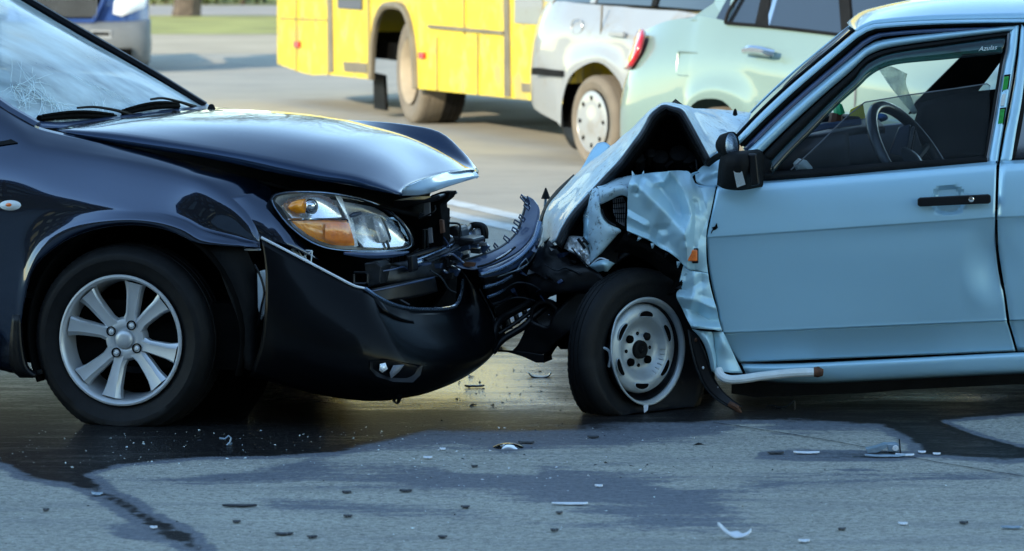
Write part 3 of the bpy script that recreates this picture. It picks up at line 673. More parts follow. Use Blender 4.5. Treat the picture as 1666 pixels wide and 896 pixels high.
# --- mint green saloon
gr = Frame(1.153, 21.0, 55); GW = 1.85
T = thing('saloon_car', gr.l(1.2, .9, 0), 'mint green saloon car with a red tail lamp, right behind the crashed blue hatchback', 'car')
cols = [[(1011, 262, .30), (1009, 195, .26), (1012, 150, .25), (1024, 110, .26), (1042, 62, .34)],
        [(1016, 275, .08), (1013, 200, .04), (1018, 150, .04), (1032, 100, .07), (1050, 50, .22)],
        [(1062, 292, .0), (1062, 205, .0), (1064, 150, .0), (1070, 90, .03), (1084, 34, .16)],
        [(1104, 300, .0), (1106, 210, .0), (1108, 150, .0), (1112, 90, .02), (1124, 29, .14)],
        [(1112, 216, .0), (1113, 180, -.02), (1116, 142, .0), (1122, 88, .02), (1134, 27, .13)],
        [(1126, 170, -.03), (1127, 155, -.035), (1128, 132, -.01), (1133, 86, .015), (1143, 26, .12)],
        [(1156, 160, -.03), (1156, 143, -.035), (1156, 122, -.01), (1158, 84, .015), (1164, 30, .12)],
        [(1184, 170, -.03), (1190, 150, -.035), (1192, 125, -.01), (1193, 86, .015), (1196, 37, .12)],
        [(1206, 215, .0), (1212, 170, -.02), (1214, 130, .0), (1216, 92, .01), (1220, 39, .12)],
        [(1216, 328, .02), (1232, 200, .0), (1238, 140, .0), (1242, 98, .01), (1248, 41, .12)],
        [(1300, 345, .02), (1305, 220, .0), (1308, 150, .0), (1310, 108, .01), (1314, 48, .12)],
        [(1380, 360, .02), (1384, 230, .0), (1386, 160, .0), (1388, 116, .01), (1392, 57, .12)],
        [(1470, 378, .02), (1472, 245, .0), (1474, 175, .0), (1476, 128, .01), (1480, 68, .12)],
        [(1556, 392, .02), (1558, 262, .0), (1560, 190, .0), (1562, 140, .01), (1566, 80, .13)],
        [(1582, 230, .0), (1582, 200, -.02), (1583, 165, .0), (1585, 130, .02), (1588, 90, .14)],
        [(1618, 172, -.02), (1619, 155, -.03), (1620, 138, .0), (1622, 120, .03), (1624, 98, .2)],
        [(1655, 235, .02), (1656, 205, .0), (1657, 170, .02), (1658, 140, .05), (1660, 110, .25)],
        [(1690, 400, .15), (1692, 300, .12), (1693, 220, .13), (1694, 170, .16), (1696, 140, .3)]]
body, gP = shell2(gr, cols, GW, T, M['mint_paint'])
gu = lambda px, py, v=.12: tuple(gr.loc(gr.p(px, py, v)))
ghouse2(gr, [gu(1165, 30), gu(1196, 37), gu(1251, 41), gu(1380, 56), gu(1470, 67), gu(1560, 79)],
        [gu(1215, -62, .34), gu(1240, -70, .33), gu(1285, -74, .32), gu(1370, -70, .32), gu(1420, -62, .32), gu(1470, -40, .33)], GW, T, M['mint_paint'], .05,
        ((2, .035, M['chrome']), (3, .09, M['matte_black'])))
# C pillar, tail lamp, details
b = MB(); b.prism([gr.p(1120, 32, .11), gr.p(1182, 38, .11), gr.p(1192, 10, .16), gr.p(1212, -62, .32), gr.p(1190, -60, .34), gr.p(1160, 4, .22)], gr.s * .06); b.out('rear_pillar', M['mint_paint'], T, smooth=0, bev=.01)
b = MB(); b.prism([gr.p(1228, 40, .10), gr.p(1248, 41, .10), gr.p(1256, -40, .27), gr.p(1246, -40, .27)], gr.s * .03); b.out('window_frame', M['matte_black'], T, smooth=0)
b = MB(); b.tube([gr.p(1180, 36, .10), gr.p(1186, 18, .13), gr.p(1200, -4, .18), gr.p(1222, -40, .27)], .012, 6, smooth=14); b.tube([gr.p(1180, 37, .10), gr.p(1251, 43, .105), gr.p(1380, 58, .105), gr.p(1560, 81, .105)], .010, 6, smooth=14); b.out('window_seal', M['matte_black'], T)
L_ = [[(1050, 48, .05), (1043, 70, .03), (1034, 92, .04), (1024, 113, .22)], [(1053, 50, .03), (1048, 72, .01), (1040, 92, .01), (1028, 108, .03)]]
tl = surf([[gr.p(1038, 60, .30), gr.p(1033, 80, .26), gr.p(1027, 98, .24), gr.p(1023, 113, .24)], [gr.p(1047, 50, .17), gr.p(1041, 75, .08), gr.p(1034, 98, .06), gr.p(1026, 112, .08)], [gr.p(1053, 49, .15), gr.p(1050, 62, .08), gr.p(1043, 85, .04), gr.p(1030, 106, .03)]], 4, 4)
tl = tl + (-gr.s * .02); MB().grid(tl).out('tail_lamp', M['red_lamp'], T, thick=.03)
MB().tube([gr.p(x, y, .018 if y < 100 else .006) for x, y in ((1106, 83), (1136, 86), (1139, 92), (1137, 120), (1133, 124), (1104, 122), (1101, 118), (1103, 86), (1106, 83))], .006, 5).out('fuel_door', M['mint_paint'], T)
b = MB(); b.tube([gr.p(1211, 82, -.03), gr.p(1222, 80, -.05), (gr.p(1236, 81, -.05)), gr.p(1250, 84, -.05), gr.p(1260, 86, -.03)], [.02, .026, .026, .026, .02], 8, smooth=12); b.out('door_handle', M['chrome'], T)
side_plate(gr, T, 'handle_recess', M['mint_paint'], [(1217, 74), (1254, 78), (1252, 94), (1216, 90)], .010, .01, .003)
for seam in ([(1206, 42), (1203, 62), (1197, 84), (1187, 106)], [(1393, 58), (1392, 120), (1390, 200), (1388, 330)]):
    MB().tube([gr.p(x, y, .118 - .118 * min(1, (y - 40) / 80)) for x, y in seam], .006, 5, smooth=14).out('seam', M['grey_int'], T)
b = MB(); b.tube([gr.p(1232, 168, -.008), gr.p(1380, 188, -.008), gr.p(1560, 214, -.008)], .02, 6); b.out('side_moulding', M['mint_paint'], T)
MB().box(gr.l(1.3, GW / 2, .42), 1.9, GW / 2 - .12, .16, (gr.f, gr.s, A(0, 0, 1))).out('floor', M['void'], T, smooth=0)
dist_wheel(T, gr, 1158, 225, .0, .335, .2, M['wagon_white'], .66)
uf = gr.loc(gr.p(1619, 230, 0))[0]
dist_wheel(T, gr, 1619, 230, .0, .335, .2, M['wagon_white'], .66)
for u in (0, uf):
    b = MB(); c = gr.l(u, GW - .15, .33); tyre(b, c, -gr.s, .335, .2, .2, ground_squash(.01), 40, False); b.lathe([(.09, .2), (.08, .001)], c, -gr.s, 20); b.out('tyre', M['rubber'], T)

# --- blue van facing us at the left
VY = 45.6; vn = lambda x, y, d=0: W(x, y, VY) + A(-.115 * d, d, 0)
T = thing('van', W(110, 118, VY + 1.2) * A(1, 1, 0), 'dark blue van with a grey bumper and upright barred grille, parked far left', 'van')
b = MB()
fr_rows = [[(8, 44), (18, -10), (30, -52), (40, -70)], [(70, 46), (75, -10), (80, -58), (84, -80)], [(150, 46), (150, -10), (148, -60), (146, -82)], [(215, 45), (212, -8), (206, -50), (200, -74)], [(243, 43), (240, -4), (232, -46), (224, -68)]]
P = surf([[vn(x, y, d + dd) for (x, y), d in zip(c, (0, .05, .25, .7))] for c, dd in zip(fr_rows, (.22, .03, 0, .05, .28))], 4, 4); b.grid(P)
side = [[vn(243, 43, .28), vn(240, -4, .33), vn(232, -46, .5), vn(224, -68, .95)], [vn(246, 44, 1.2), vn(244, -4, 1.2), vn(240, -50, 1.2), vn(236, -70, 1.3)], [vn(248, 44, 4.8), vn(246, 0, 4.8), vn(244, -50, 4.8), vn(238, -72, 4.8)]]
b.grid(surf(side, 4, 4)); b.grid(surf([[q * A(1, 1, 1) for q in r] for r in [[vn(-12 if i else 8, y, d) for y, d in ((44, dd), (-4, dd), (-48, dd + .1), (-70, dd + .3))] for i, dd in ((0, .22), (1, 4.8))]], 3, 3))
b.out('body', M['van_blue'], T, smooth=50)
cab = MB(); cab.prism([vn(36, -70, .9), vn(226, -68, .95), vn(214, -170, 1.7), vn(50, -170, 1.7)], A(0, 3, 0)); cab.out('cab', M['van_blue'], T, smooth=0, bev=.08)
MB().prism([vn(50, -78, .88), vn(214, -76, .92), vn(204, -158, 1.5), vn(60, -158, 1.5)], A(0, .02, 0)).out('windscreen', M['car_glass'], T, smooth=0)
b = MB(); b.prism([vn(22, -6, -.04), vn(168, -4, -.06), vn(152, 28, -.08), vn(40, 28, -.06)], A(0, .05, 0)); b.out('grille', M['void'], T, smooth=0)
for i in range(21):
    x = 36 + i * 6; MB().box(vn(x, 11, -.09), .008, .02, .125).out('grille_bar', M['van_grey'], T, smooth=0)
MB().tube([vn(14, -8, -.05), vn(34, 33, -.09), vn(152, 34, -.09), vn(172, -8, -.05)], .03, 8).out('grille_surround', M['van_blue'], T)
b = MB(); b.dome([vn(x, y, -.02 + .18 * max(0, (x - 190) / 45) ** 2) for x, y in ((184, 22), (186, 4), (192, -10), (215, -14), (234, -12), (238, 2), (236, 12), (215, 20), (198, 26))], A(0, -1, 0), .06, 5); b.out('headlight', M['soft_chrome'], T)
b = MB(); rows = []
for y, d in ((36, .02), (40, -.10), (66, -.16), (90, -.12), (104, -.02)):
    rows.append([vn(x, y + dy, d + dd) for x, dd, dy in ((2, .4, -2), (12, .1, 0), (60, 0, 0), (170, 0, 0), (226, .06, -1), (243, .24, -3), (245, .7, -4))])
b.grid(surf(rows, 3, 3)); b.out('bumper', M['van_grey'], T, smooth=50, thick=.02)
for q in ([(105, 50), (146, 51), (146, 57), (105, 56)], [(150, 51), (178, 52), (178, 57), (150, 57)], [(186, 78), (214, 78), (214, 90), (190, 91)], [(160, 73), (180, 74), (180, 86), (162, 86)]):
    MB().prism([vn(x, y, -.17) for x, y in q], A(0, .04, 0)).out('vent', M['void'], T, smooth=0)
MB().prism([vn(148, 48, -.165), vn(181, 49, -.165), vn(181, 62, -.165), vn(148, 61, -.165)], A(0, .02, 0)).out('number_plate_bracket', M['wagon_white'], T, smooth=0)
for x in (30, 222):
    c = W(x, 92, VY + .75); c[2] = .33; b = MB(); tyre(b, c, A(0.98 if x > 100 else -.98, -.2, 0), .34, .2, .22, ground_squash(.01), 40, False); b.lathe([(.09, .2), (.08, .001)], c, A(1 if x > 100 else -1, 0, 0), 20); b.out('tyre', M['rubber'], T)
    c2 = c + A(-.62, 3.0, 0); b = MB(); tyre(b, c2, A(1 if x > 100 else -1, 0, 0), .34, .2, .22, ground_squash(.01), 40, False); b.out('tyre', M['rubber'], T)
MB().box(vn(112, 96, 1.4), .8, 1.2, .12).out('floor', M['void'], T, smooth=0)
#@@BLACK
# ------------------------------------------------------------------ the black saloon, nose towards us, at the left
bk = Frame((215 - CX) * 12.04 / F, 12.04, 17); KW = 1.73
T = thing('black_saloon', bk.l(-.6, .86, 0), 'crashed glossy black saloon car with cracked windscreen, sprung bonnet and torn front bumper', 'car')
B = bk.p; BL = bk.l
def bsurf(curves, ku=4, kv=4, **k): return surf([[B(*q) for q in c] for c in curves], ku, kv, **k)
def fm(P): return mirror_surf(bk, np.asarray(P), KW)
# side of the body: columns from the bonnet line down to the arch edge
cols = [[(-1750, 180, .30), (-1750, 215, .2), (-1750, 250, .1), (-1750, 300, .03), (-1750, 400, .0), (-1750, 500, .02), (-1750, 560, .05), (-1750, 585, .1)],
        [(-1100, 130, .24), (-1100, 170, .15), (-1100, 215, .06), (-1100, 280, .01), (-1100, 380, .0), (-1100, 490, .01), (-1100, 560, .04), (-1100, 590, .09)],
        [(-500, 128, .22), (-500, 165, .13), (-500, 215, .064), (-500, 285, .0), (-500, 390, .0), (-500, 490, .01), (-500, 570, .03), (-500, 598, .08)],
        [(-150, 140, .21), (-150, 172, .12), (-150, 220, .045), (-150, 292, .0), (-150, 400, .0), (-150, 500, .01), (-150, 575, .03), (-150, 602, .08)],
        [(-45, 150, .21), (-45, 180, .125), (-45, 232, .064), (-45, 294, .01), (-45, 400, .0), (-45, 500, .0), (-45, 575, .02), (-45, 600, .06)],
        [(0, 170, .20), (0, 198, .125), (0, 240, .064), (0, 298, .008), (0, 400, .0), (0, 500, .0), (0, 575, .02), (0, 601, .05)],
        [(30, 190, .19), (30, 212, .12), (28, 244, .064), (24, 302, .008), (22, 400, .0), (23, 500, .0), (25, 575, .01), (28, 602, .04)],
        [(60, 206, .18), (59, 226, .115), (57, 249, .064), (52, 308, .008), (45, 375, .0), (37, 440, -.004), (33, 500, -.006), (32, 545, .0)],
        [(96, 216, .172), (94, 234, .11), (92, 256, .064), (84, 314, .008), (76, 352, .0), (66, 392, -.006), (58, 420, -.012), (50, 447, -.006)],
        [(135, 224, .17), (133, 242, .108), (130, 262, .064), (120, 320, .008), (114, 346, .0), (107, 366, -.008), (101, 382, -.014), (95, 399, -.008)],
        [(185, 235, .17), (182, 251, .105), (177, 268, .064), (165, 326, .010), (161, 343, .0), (156, 355, -.008), (152, 365, -.014), (148, 375, -.008)],
        [(243, 248, .17), (238, 262, .105), (230, 279, .064), (216, 334, .012), (213, 345, .002), (210, 353, -.008), (207, 359, -.014), (204, 366, -.008)],
        [(300, 262, .175), (293, 274, .108), (283, 290, .064), (266, 341, .018), (262, 350, .008), (258, 357, -.003), (255, 363, -.01), (252, 369, -.006)],
        [(350, 275, .185), (340, 284, .12), (322, 300, .055), (304, 352, .028), (300, 361, .016), (297, 368, .004), (294, 374, -.004), (291, 381, -.002)],
        [(395, 287, .20), (380, 298, .135), (358, 322, .06), (334, 368, .036), (330, 377, .022), (327, 384, .012), (324, 390, .004), (322, 395, .003)],
        [(425, 294, .225), (408, 314, .155), (388, 347, .066), (372, 380, .064), (368, 387, .04), (365, 392, .03), (362, 396, .02), (360, 399, .018)],
        [(445, 300, .25), (430, 330, .175), (410, 368, .076), (400, 388, .066), (397, 393, .055), (395, 396, .045), (393, 399, .04), (391, 401, .038)],
        [(455, 304, .27), (442, 345, .19), (423, 390, .088), (423, 394, .08), (423, 397, .075), (423, 399, .07), (423, 401, .065), (423, 403, .06)]]
sideP = bsurf(cols, 4, 4); MB().grid(sideP).out('body_side', M['black_paint'], T, smooth=45, thick=.006)
MB().grid(fm(sideP), flip=True).out('body_side', M['black_paint'], T, smooth=45, thick=.006)
# the wing's nose under and around the lamp
nose = bsurf([[(358, 322, .066), (388, 347, .072), (410, 368, .082), (424, 392, .092)], [(400, 315, .11), (418, 338, .11), (434, 366, .105), (446, 398, .105)], [(432, 300, .22), (442, 328, .165), (458, 362, .14), (478, 404, .13)], [(470, 306, .30), (470, 340, .24), (480, 375, .20), (520, 424, .20)]], 5, 5)
MB().grid(nose).out('wing_nose', M['black_paint'], T, smooth=60, thick=.004)
MB().grid(fm(nose), flip=True).out('wing_nose', M['black_paint'], T, smooth=60, thick=.004)
MB().tube([BL(0, 0, 0) * 0 + q for q in [B(0, 300, .002), B(0, 300, .002) + A(.001, 0, 0)]], .001, 3).out('seam', M['void'], T)
# bonnet
HC = [[(93, 214, .185), (166, 229, .175), (249, 243, .175), (331, 256, .175), (400, 270, .18), (460, 283, .185), (515, 293, .20), (567, 300, .225), (610, 309, .26), (654, 318, .32)],
              [(93, 211, .19), (168, 223, .17), (252, 236, .168), (334, 248, .168), (403, 261, .173), (463, 274, .18), (518, 285, .195), (571, 293, .22), (614, 303, .26), (655, 315, .33)],
              [(100, 208, .23), (180, 214, .21), (262, 225, .205), (342, 237, .205), (412, 249, .21), (474, 261, .22), (528, 273, .235), (580, 283, .26), (622, 295, .31), (657, 311, .36)],
              [(140, 202, .42), (215, 204, .42), (295, 212, .42), (375, 222, .42), (445, 233, .43), (508, 244, .44), (562, 256, .46), (612, 269, .48), (650, 284, .50), (666, 302, .44)],
              [(215, 193, .72), (290, 193, .72), (365, 200, .72), (435, 208, .74), (500, 218, .75), (560, 230, .77), (612, 242, .78), (655, 257, .80), (690, 275, .78), (698, 289, .66)],
              [(290, 182, 1.02), (355, 182, 1.02), (425, 187, 1.02), (490, 195, 1.03), (550, 205, 1.05), (607, 218, 1.06), (657, 232, 1.07), (702, 249, 1.07), (738, 268, 1.03), (745, 279, .93)],
              [(343, 175, 1.25), (395, 178, 1.25), (455, 183, 1.25), (510, 192, 1.25), (565, 203, 1.26), (620, 219, 1.27), (668, 235, 1.27), (712, 252, 1.25), (752, 268, 1.20), (768, 276, 1.12)],
              [(350, 176, 1.30), (400, 179.5, 1.30), (460, 185.5, 1.30), (515, 195, 1.30), (570, 207, 1.31), (624, 223, 1.31), (672, 239, 1.31), (716, 257, 1.29), (756, 273, 1.24), (772, 279, 1.16)]]
hk = [.15, .35, .6, .85, 1, 1, 1, .8, .4, 0]          # crown: the near side of the bonnet rises more steeply than its middle
HC = [[(x, y - dy * k, v) for (x, y, v), k in zip(c, hk)] for c, dy in zip(HC, (0, 0, 0, 18, 22, 12, 0, 0))]
hood = bsurf(HC, 4, 4)
MB().grid(hood).out('bonnet', M['hood_paint'], T, smooth=60, thick=.004)
# far edge of the bonnet buckled upward
fold = bsurf([[(400, 182, 1.32), (470, 189, 1.33), (540, 201, 1.33), (600, 216, 1.33), (655, 235, 1.33), (705, 254, 1.31), (750, 271, 1.26), (776, 281, 1.2)],
              [(400, 181, 1.36), (472, 188, 1.38), (545, 198, 1.40), (605, 209, 1.40), (660, 224, 1.40), (712, 243, 1.38), (753, 264, 1.32), (777, 280, 1.25)],
              [(400, 180, 1.40), (475, 188, 1.44), (540, 195.5, 1.46), (600, 200, 1.46), (655, 208, 1.46), (712, 222, 1.44), (752, 250, 1.38), (777, 279, 1.30)],
              [(400, 180, 1.42), (475, 188, 1.46), (532, 194, 1.50), (598, 197.5, 1.50), (660, 203, 1.50), (715, 215, 1.48), (752, 247, 1.42), (778, 278, 1.34)],
              [(400, 183, 1.50), (475, 192, 1.56), (540, 200, 1.62), (600, 206, 1.62), (660, 214, 1.60), (712, 230, 1.56), (750, 262, 1.48), (776, 290, 1.40)]], 4, 4)
MB().grid(fold).out('bonnet_fold', M['hood_paint'], T, smooth=60, thick=.004, label='far edge of the bonnet buckled upward')
# leading strip; the low sky's pale reflection is put into its colour
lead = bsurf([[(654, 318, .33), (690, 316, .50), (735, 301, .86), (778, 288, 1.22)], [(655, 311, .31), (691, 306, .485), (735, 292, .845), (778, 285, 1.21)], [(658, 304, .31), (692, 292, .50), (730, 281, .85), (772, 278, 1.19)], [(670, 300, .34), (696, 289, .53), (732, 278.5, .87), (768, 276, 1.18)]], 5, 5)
MB().grid(lead).out('bonnet_sheen_strip', M['sky_sheen_strip'], T, smooth=60, thick=.003, label='strip along the bonnet front edge, coloured pale for the reflected low sky')
# cowl, windscreen, pillars, roof
cowl = bsurf([[(60, 208, .19), (120, 207, .30), (200, 196, .62), (270, 186, .92), (348, 177, 1.27)], [(44, 196, .20), (105, 199, .34), (190, 189, .66), (262, 180, .95), (335, 172, 1.28)]], 4, 3)
MB().grid(cowl).out('scuttle', M['navy_plastic'], T, smooth=60, thick=.004)
ws_low = [(34, 188, .20), (100, 199, .36), (185, 189, .68), (260, 179, .97), (328, 172, 1.29)]
ws_mid1 = [(-70, 128, .25), (30, 120, .42), (110, 115, .71), (160, 108, .96), (233, 116, 1.23)]
ws_mid = [(-170, 75, .29), (-80, 55, .44), (0, 48, .71), (70, 45, .95), (128, 56, 1.20)]
ws_top = [(-300, 10, .34), (-230, -16, .46), (-140, -27, .72), (-60, -27, .95), (22, -7, 1.17)]
wsP = bsurf([ws_low, ws_mid1, ws_mid, ws_top], 5, 5); MB().grid(wsP).out('windscreen', M['windscreen'], T, smooth=80)
MB().tube([B(332, 174, 1.31), B(235, 114, 1.26), B(130, 53, 1.22), B(22, -9, 1.19), B(-60, -42, 1.2)], .021, 8, smooth=20).out('far_pillar', M['bumper_paint'], T)
MB().tube([B(322, 174, 1.28), B(224, 117, 1.23), B(120, 57, 1.19), B(12, -5, 1.17)], .011, 6, smooth=20).out('windscreen_seal', M['grey_int'], T)
MB().tube([B(60, 207, .195), B(20, 185, .2), B(-60, 134, .235), B(-170, 82, .27), B(-300, 14, .33), B(-420, -12, .35), B(-900, -40, .37), B(-1300, 30, .36), B(-1600, 160, .33)], [.022, .03, .034, .034, .034, .03, .03, .035, .05], 8, smooth=40).out('near_pillar', M['black_paint'], T)
MB().tube(list(fm([B(-300, 14, .33), B(-420, -12, .35), B(-900, -40, .37), B(-1300, 30, .36), B(-1600, 160, .33)])), .032, 8, smooth=40).out('roof_rail', M['black_paint'], T)
rr = []
for (x, y, v) in [(-300, 12, .34), (-450, -16, .36), (-700, -34, .37), (-900, -36, .37), (-1100, -10, .37), (-1300, 34, .36)]:
    q = B(x, y, v); m = bk.mir(q, KW); rr.append([q * (1 - t) + m * t + A(0, 0, .06 * math.sin(math.pi * t)) for t in np.linspace(0, 1, 9)])
MB().grid(surf(rr, 2, 3)).out('roof', M['black_paint'], T, smooth=80, thick=.01)
sg = bsurf([[(-20, 175, .20), (-60, 142, .23), (-180, 86, .27), (-310, 20, .33)], [(-250, 148, .21), (-300, 120, .24), (-400, 55, .29), (-430, 0, .345)], [(-900, 142, .2), (-900, 100, .24), (-900, 30, .32), (-900, -30, .36)], [(-1450, 172, .24), (-1440, 150, .26), (-1380, 100, .31), (-1300, 40, .35)]], 4, 4)
MB().grid(sg).out('side_window', M['car_glass'], T, smooth=80); MB().grid(fm(sg), flip=True).out('side_window', M['pane'], T, smooth=80)
rw = [[B(-1300, 36, .36) * (1 - t) + fm([B(-1300, 36, .36)])[0] * t for t in np.linspace(0, 1, 6)], [B(-1600, 165, .3) * (1 - t) + fm([B(-1600, 165, .3)])[0] * t for t in np.linspace(0, 1, 6)]]
MB().grid(rw).out('rear_window', M['car_glass'], T)
dk = [[B(x, y, v) * (1 - t) + bk.mir(B(x, y, v), KW) * t for t in np.linspace(0, 1, 7)] for x, y, v in ((-1600, 165, .28), (-1750, 182, .3), (-1765, 260, .3), (-1760, 400, .2), (-1750, 585, .2))]
MB().grid(dk).out('boot', M['black_paint'], T, smooth=40)
b = MB(); b.prism([B(-60, 203, .125), B(3, 217, .10), B(28, 232, .072), B(0, 236, .06), B(-60, 236, .05)], bk.s * .02); b.out('mirror_base', M['matte_black'], T, smooth=0)
MB().tube([B(32, 193, .182), B(22, 199, .15), B(10, 207, .12), B(-6, 220, .09)], .0022, 4, smooth=10).out('seam', M['void'], T)
# side lamp
MB().dome([B(17 + 20 * math.cos(t), 334 + 9.5 * math.sin(t), .001) for t in np.linspace(0, 2 * math.pi, 25)[:-1]], -bk.s, .012, 5).out('side_lamp', M['white_part'], T, smooth=60)
MB().dome([B(14 + 5 * math.cos(t), 333 + 3 * math.sin(t), -.011) for t in np.linspace(0, 2 * math.pi, 12)[:-1]], -bk.s, .003, 2).out('side_lamp_bulb', M['orange_lamp'], T, smooth=60)
# cracks and crazed area on the windscreen (thin ridges of crushed glass lying on the pane)
def on_ws(px, py):      # nearest traced pane point to the pixel, pulled towards the outside
    g = wsP.reshape(-1, 3); q = g / g[:, 1:2]; X = (q[:, 0]) * F + CX; Y = HY + (CH - g[:, 2]) / g[:, 1] * F
    d = (X - px) ** 2 + (Y - py) ** 2; i = np.argsort(d)[:4]; w_ = 1 / (d[i] + 4); Yd = (g[i, 1] * w_).sum() / w_.sum(); return W(px, py, Yd - .012)
rn = np.random.default_rng(5); b = MB()
def crack(x0, y0, ang, ln, r=.0011, n=7, wob=.3):
    pts = []; a = ang; x, y = x0, y0
    for k in range(n):
        if y > 30 and x > -60: pts.append(on_ws(x, y))
        a += rn.normal(0, wob); x += math.cos(a) * ln / n; y += math.sin(a) * ln / n
    if len(pts) > 2: b.tube(pts, [r, r * .5], 3)
for (cx, cy, n, l) in ((38, 165, 22, 30), (70, 160, 18, 60), (24, 140, 18, 50), (170, 178, 12, 26), (92, 172, 18, 46), (58, 135, 12, 50)):
    for k in range(n): crack(cx + rn.normal(0, 5), cy + rn.normal(0, 4), rn.uniform(-3.1, 3.1) if n > 20 else rn.choice([.95, -2.2, .5]) + rn.normal(0, .5), l * rn.uniform(.4, 1.1), .0005 + .0005 * rn.random())
for k in range(10): crack(110 + k * 14, 118 + k * 6, .55, 60, .0006, 8, .08)
b.out('crack', M['crack'], T, smooth=0, kind='stuff')
# things behind the glass: airbag, fascia, seats
b = MB(); b.dome([B(x, y, .55) for x, y in ((-70, 118), (-20, 110), (14, 116), (22, 140), (28, 175), (32, 200), (-10, 204), (-70, 190))], -bk.s + A(0, 0, .6), .14, 6); b.out('airbag', M['white_part'], T, smooth=80)
P = bsurf([[(20, 205, .3), (120, 204, .6), (230, 190, 1.0), (300, 182, 1.25)], [(-60, 190, .3), (20, 186, .6), (120, 176, 1.0), (190, 168, 1.25)], [(-90, 240, .3), (-10, 236, .6), (90, 220, 1.0), (160, 210, 1.25)]], 4, 4)
MB().grid(P).out('fascia', M['dash'], T, smooth=60, thick=.01)
for v in (.35, 1.0):
    MB().box(BL(-1.55, v + .2, .78), .10, .22, .36, (nz(bk.f * 1 - A(0, 0, .2)), bk.s, nz(A(0, 0, 1) + bk.f * -.2))).out('seat', M['seat'], T, smooth=40, bev=.06)
# wipers and washer jets
def wiper(pb0, pb1, arm):
    q0, q1 = on_ws(*pb0), on_ws(*pb1); w_ = MB(); nrm_ = A(.3, -.5, .8); n = 9
    pts = [q0 * (1 - t) + q1 * t + nrm_ * (.012 + .010 * math.sin(math.pi * t)) for t in np.linspace(0, 1, n)]
    w_.tube(pts, .012, 6)  # blade thickened so its black also stands in for the shadow below
    for t in np.linspace(.06, .94, 7):
        p = q0 * (1 - t) + q1 * t; w_.tube([p + nrm_ * .018, p + nrm_ * (.024 + .016 * math.sin(math.pi * t))], .006, 4)
    w_.tube([q0 * (1 - t) + q1 * t + nrm_ * (.022 + .018 * math.sin(math.pi * t)) for t in np.linspace(.04, .96, 12)], .006, 5)
    o = w_.out('wiper', M['void'], T, smooth=60)
    a = MB(); a.tube([on_ws(x, y) + nrm_ * h for x, y, h in arm], [.004, .005, .006, .008], 6, smooth=12); a.out('wiper_arm', M['matte_black'], o)
wiper((62, 197), (186, 195), [(122, 188, .035), (150, 186.5, .035), (185, 190, .03), (212, 194, .02)])
wiper((199, 187), (288, 176), [(242, 172, .03), (262, 170, .03), (292, 175, .025), (316, 179, .015)])
for x, y, v in ((284, 187, .80), (344, 177, 1.05)):
    MB().dome([B(x, y, v) + .013 * (math.cos(t) * bk.f * 1.2 + math.sin(t) * bk.s) for t in np.linspace(0, 2 * math.pi, 13)[:-1]], A(0, 0, 1), .018, 5, 3).out('washer_jet', M['matte_black'], T, smooth=60)
MB().prism([B(302, 160, 1.34), B(322, 164, 1.34), B(336, 175, 1.33), B(310, 174, 1.33)], bk.s * .05).out('scuttle_corner', M['navy_plastic'], T, smooth=0)

# ---- headlamp
HL = [(443, 325), (446, 319), (453, 315.5), (468, 313), (485, 312), (505, 312), (530, 313.5), (556, 317), (585, 323), (612, 332), (634, 344), (651, 359), (662, 374), (668, 387), (669.5, 396), (665, 402), (650, 406), (615, 408), (580, 408), (550, 406), (528, 402), (508, 394), (490, 383), (470, 366), (455, 348), (446, 334)]
def hv(px, d=0): return .135 + .40 * max(0, (px - 443) / 226) ** 1.6 + d
hn = nz(bk.f * .5 - bk.s * .9 + A(0, 0, .15))
hc = (548, 362)
def hp(px, py, d=0, s=1.0):
    x = hc[0] + (px - hc[0]) * s; y = hc[1] + (py - hc[1]) * s; return B(x, y, hv(x, d))
H = MB(); rim = [hp(x, y, .0, 1.035) for x, y in HL]; rim2 = [hp(x, y, .015, .965) for x, y in HL]
H.grid([[hp(x, y, .10, 1.04) for x, y in HL], rim, [hp(x, y, -.012, 1.0) for x, y in HL], rim2, [hp(x, y, .03, .955) for x, y in HL]], close_v=True)
hl = H.out('headlight', M['black_plastic'], T, smooth=50)
H = MB(); H.grid([[hp(x, y, .018, 1.0) for x, y in HL], [hp(x, y, .045, .95) for x, y in HL], [hp(x, y, .062, .75) for x, y in HL], [hp(x, y, .066, .4) for x, y in HL]], close_v=True)
H.V and H.F.append(tuple(range(len(H.V) - len(HL), len(H.V)))); H.out('lamp_housing', M['lamp_white'], hl, smooth=60)
def blob(name, pts, d, h, m, rings=5, par=hl, push=None): b = MB(); b.dome([hp(x, y, d) for x, y in pts], hn if push is None else push, h, rings); return b.out(name, m, par, smooth=60)
def ell(cx, cy, rx, ry, n=24, a0=0): return [(cx + rx * math.cos(t + a0), cy + ry * math.sin(t + a0)) for t in np.linspace(0, 2 * math.pi, n + 1)[:-1]]
blob('reflector_bowl', [(563, 320), (590, 326), (615, 336), (640, 352), (656, 370), (662, 388), (660, 399), (640, 403), (600, 404), (588, 403), (578, 385), (568, 362), (556, 335), (552, 322)], .030, -.022, M['lamp_white'])
up_in = nz(-hn * .55 + A(0, 0, .85))
blob('reflector_bowl', [(570, 350), (600, 345), (630, 352), (652, 372), (660, 392), (655, 400), (620, 403), (592, 402), (580, 388)], .012, .035, M['bowl_metal'], 8, hl, up_in)
blob('position_bowl', [(458, 335), (470, 322), (500, 317), (535, 320), (548, 335), (556, 353), (520, 355), (475, 354)], .016, .028, M['bowl_metal'], 8, hl, up_in)
blob('reflector_divider', [(544, 316), (555, 318), (566, 345), (577, 372), (583, 400), (577, 402), (569, 375), (558, 346)], .012, .012, M['soft_chrome'])
blob('bulb_shield', [(606, 352), (618, 351), (628, 370), (636, 394), (618, 394), (610, 372)], .012, .03, M['soft_chrome'])
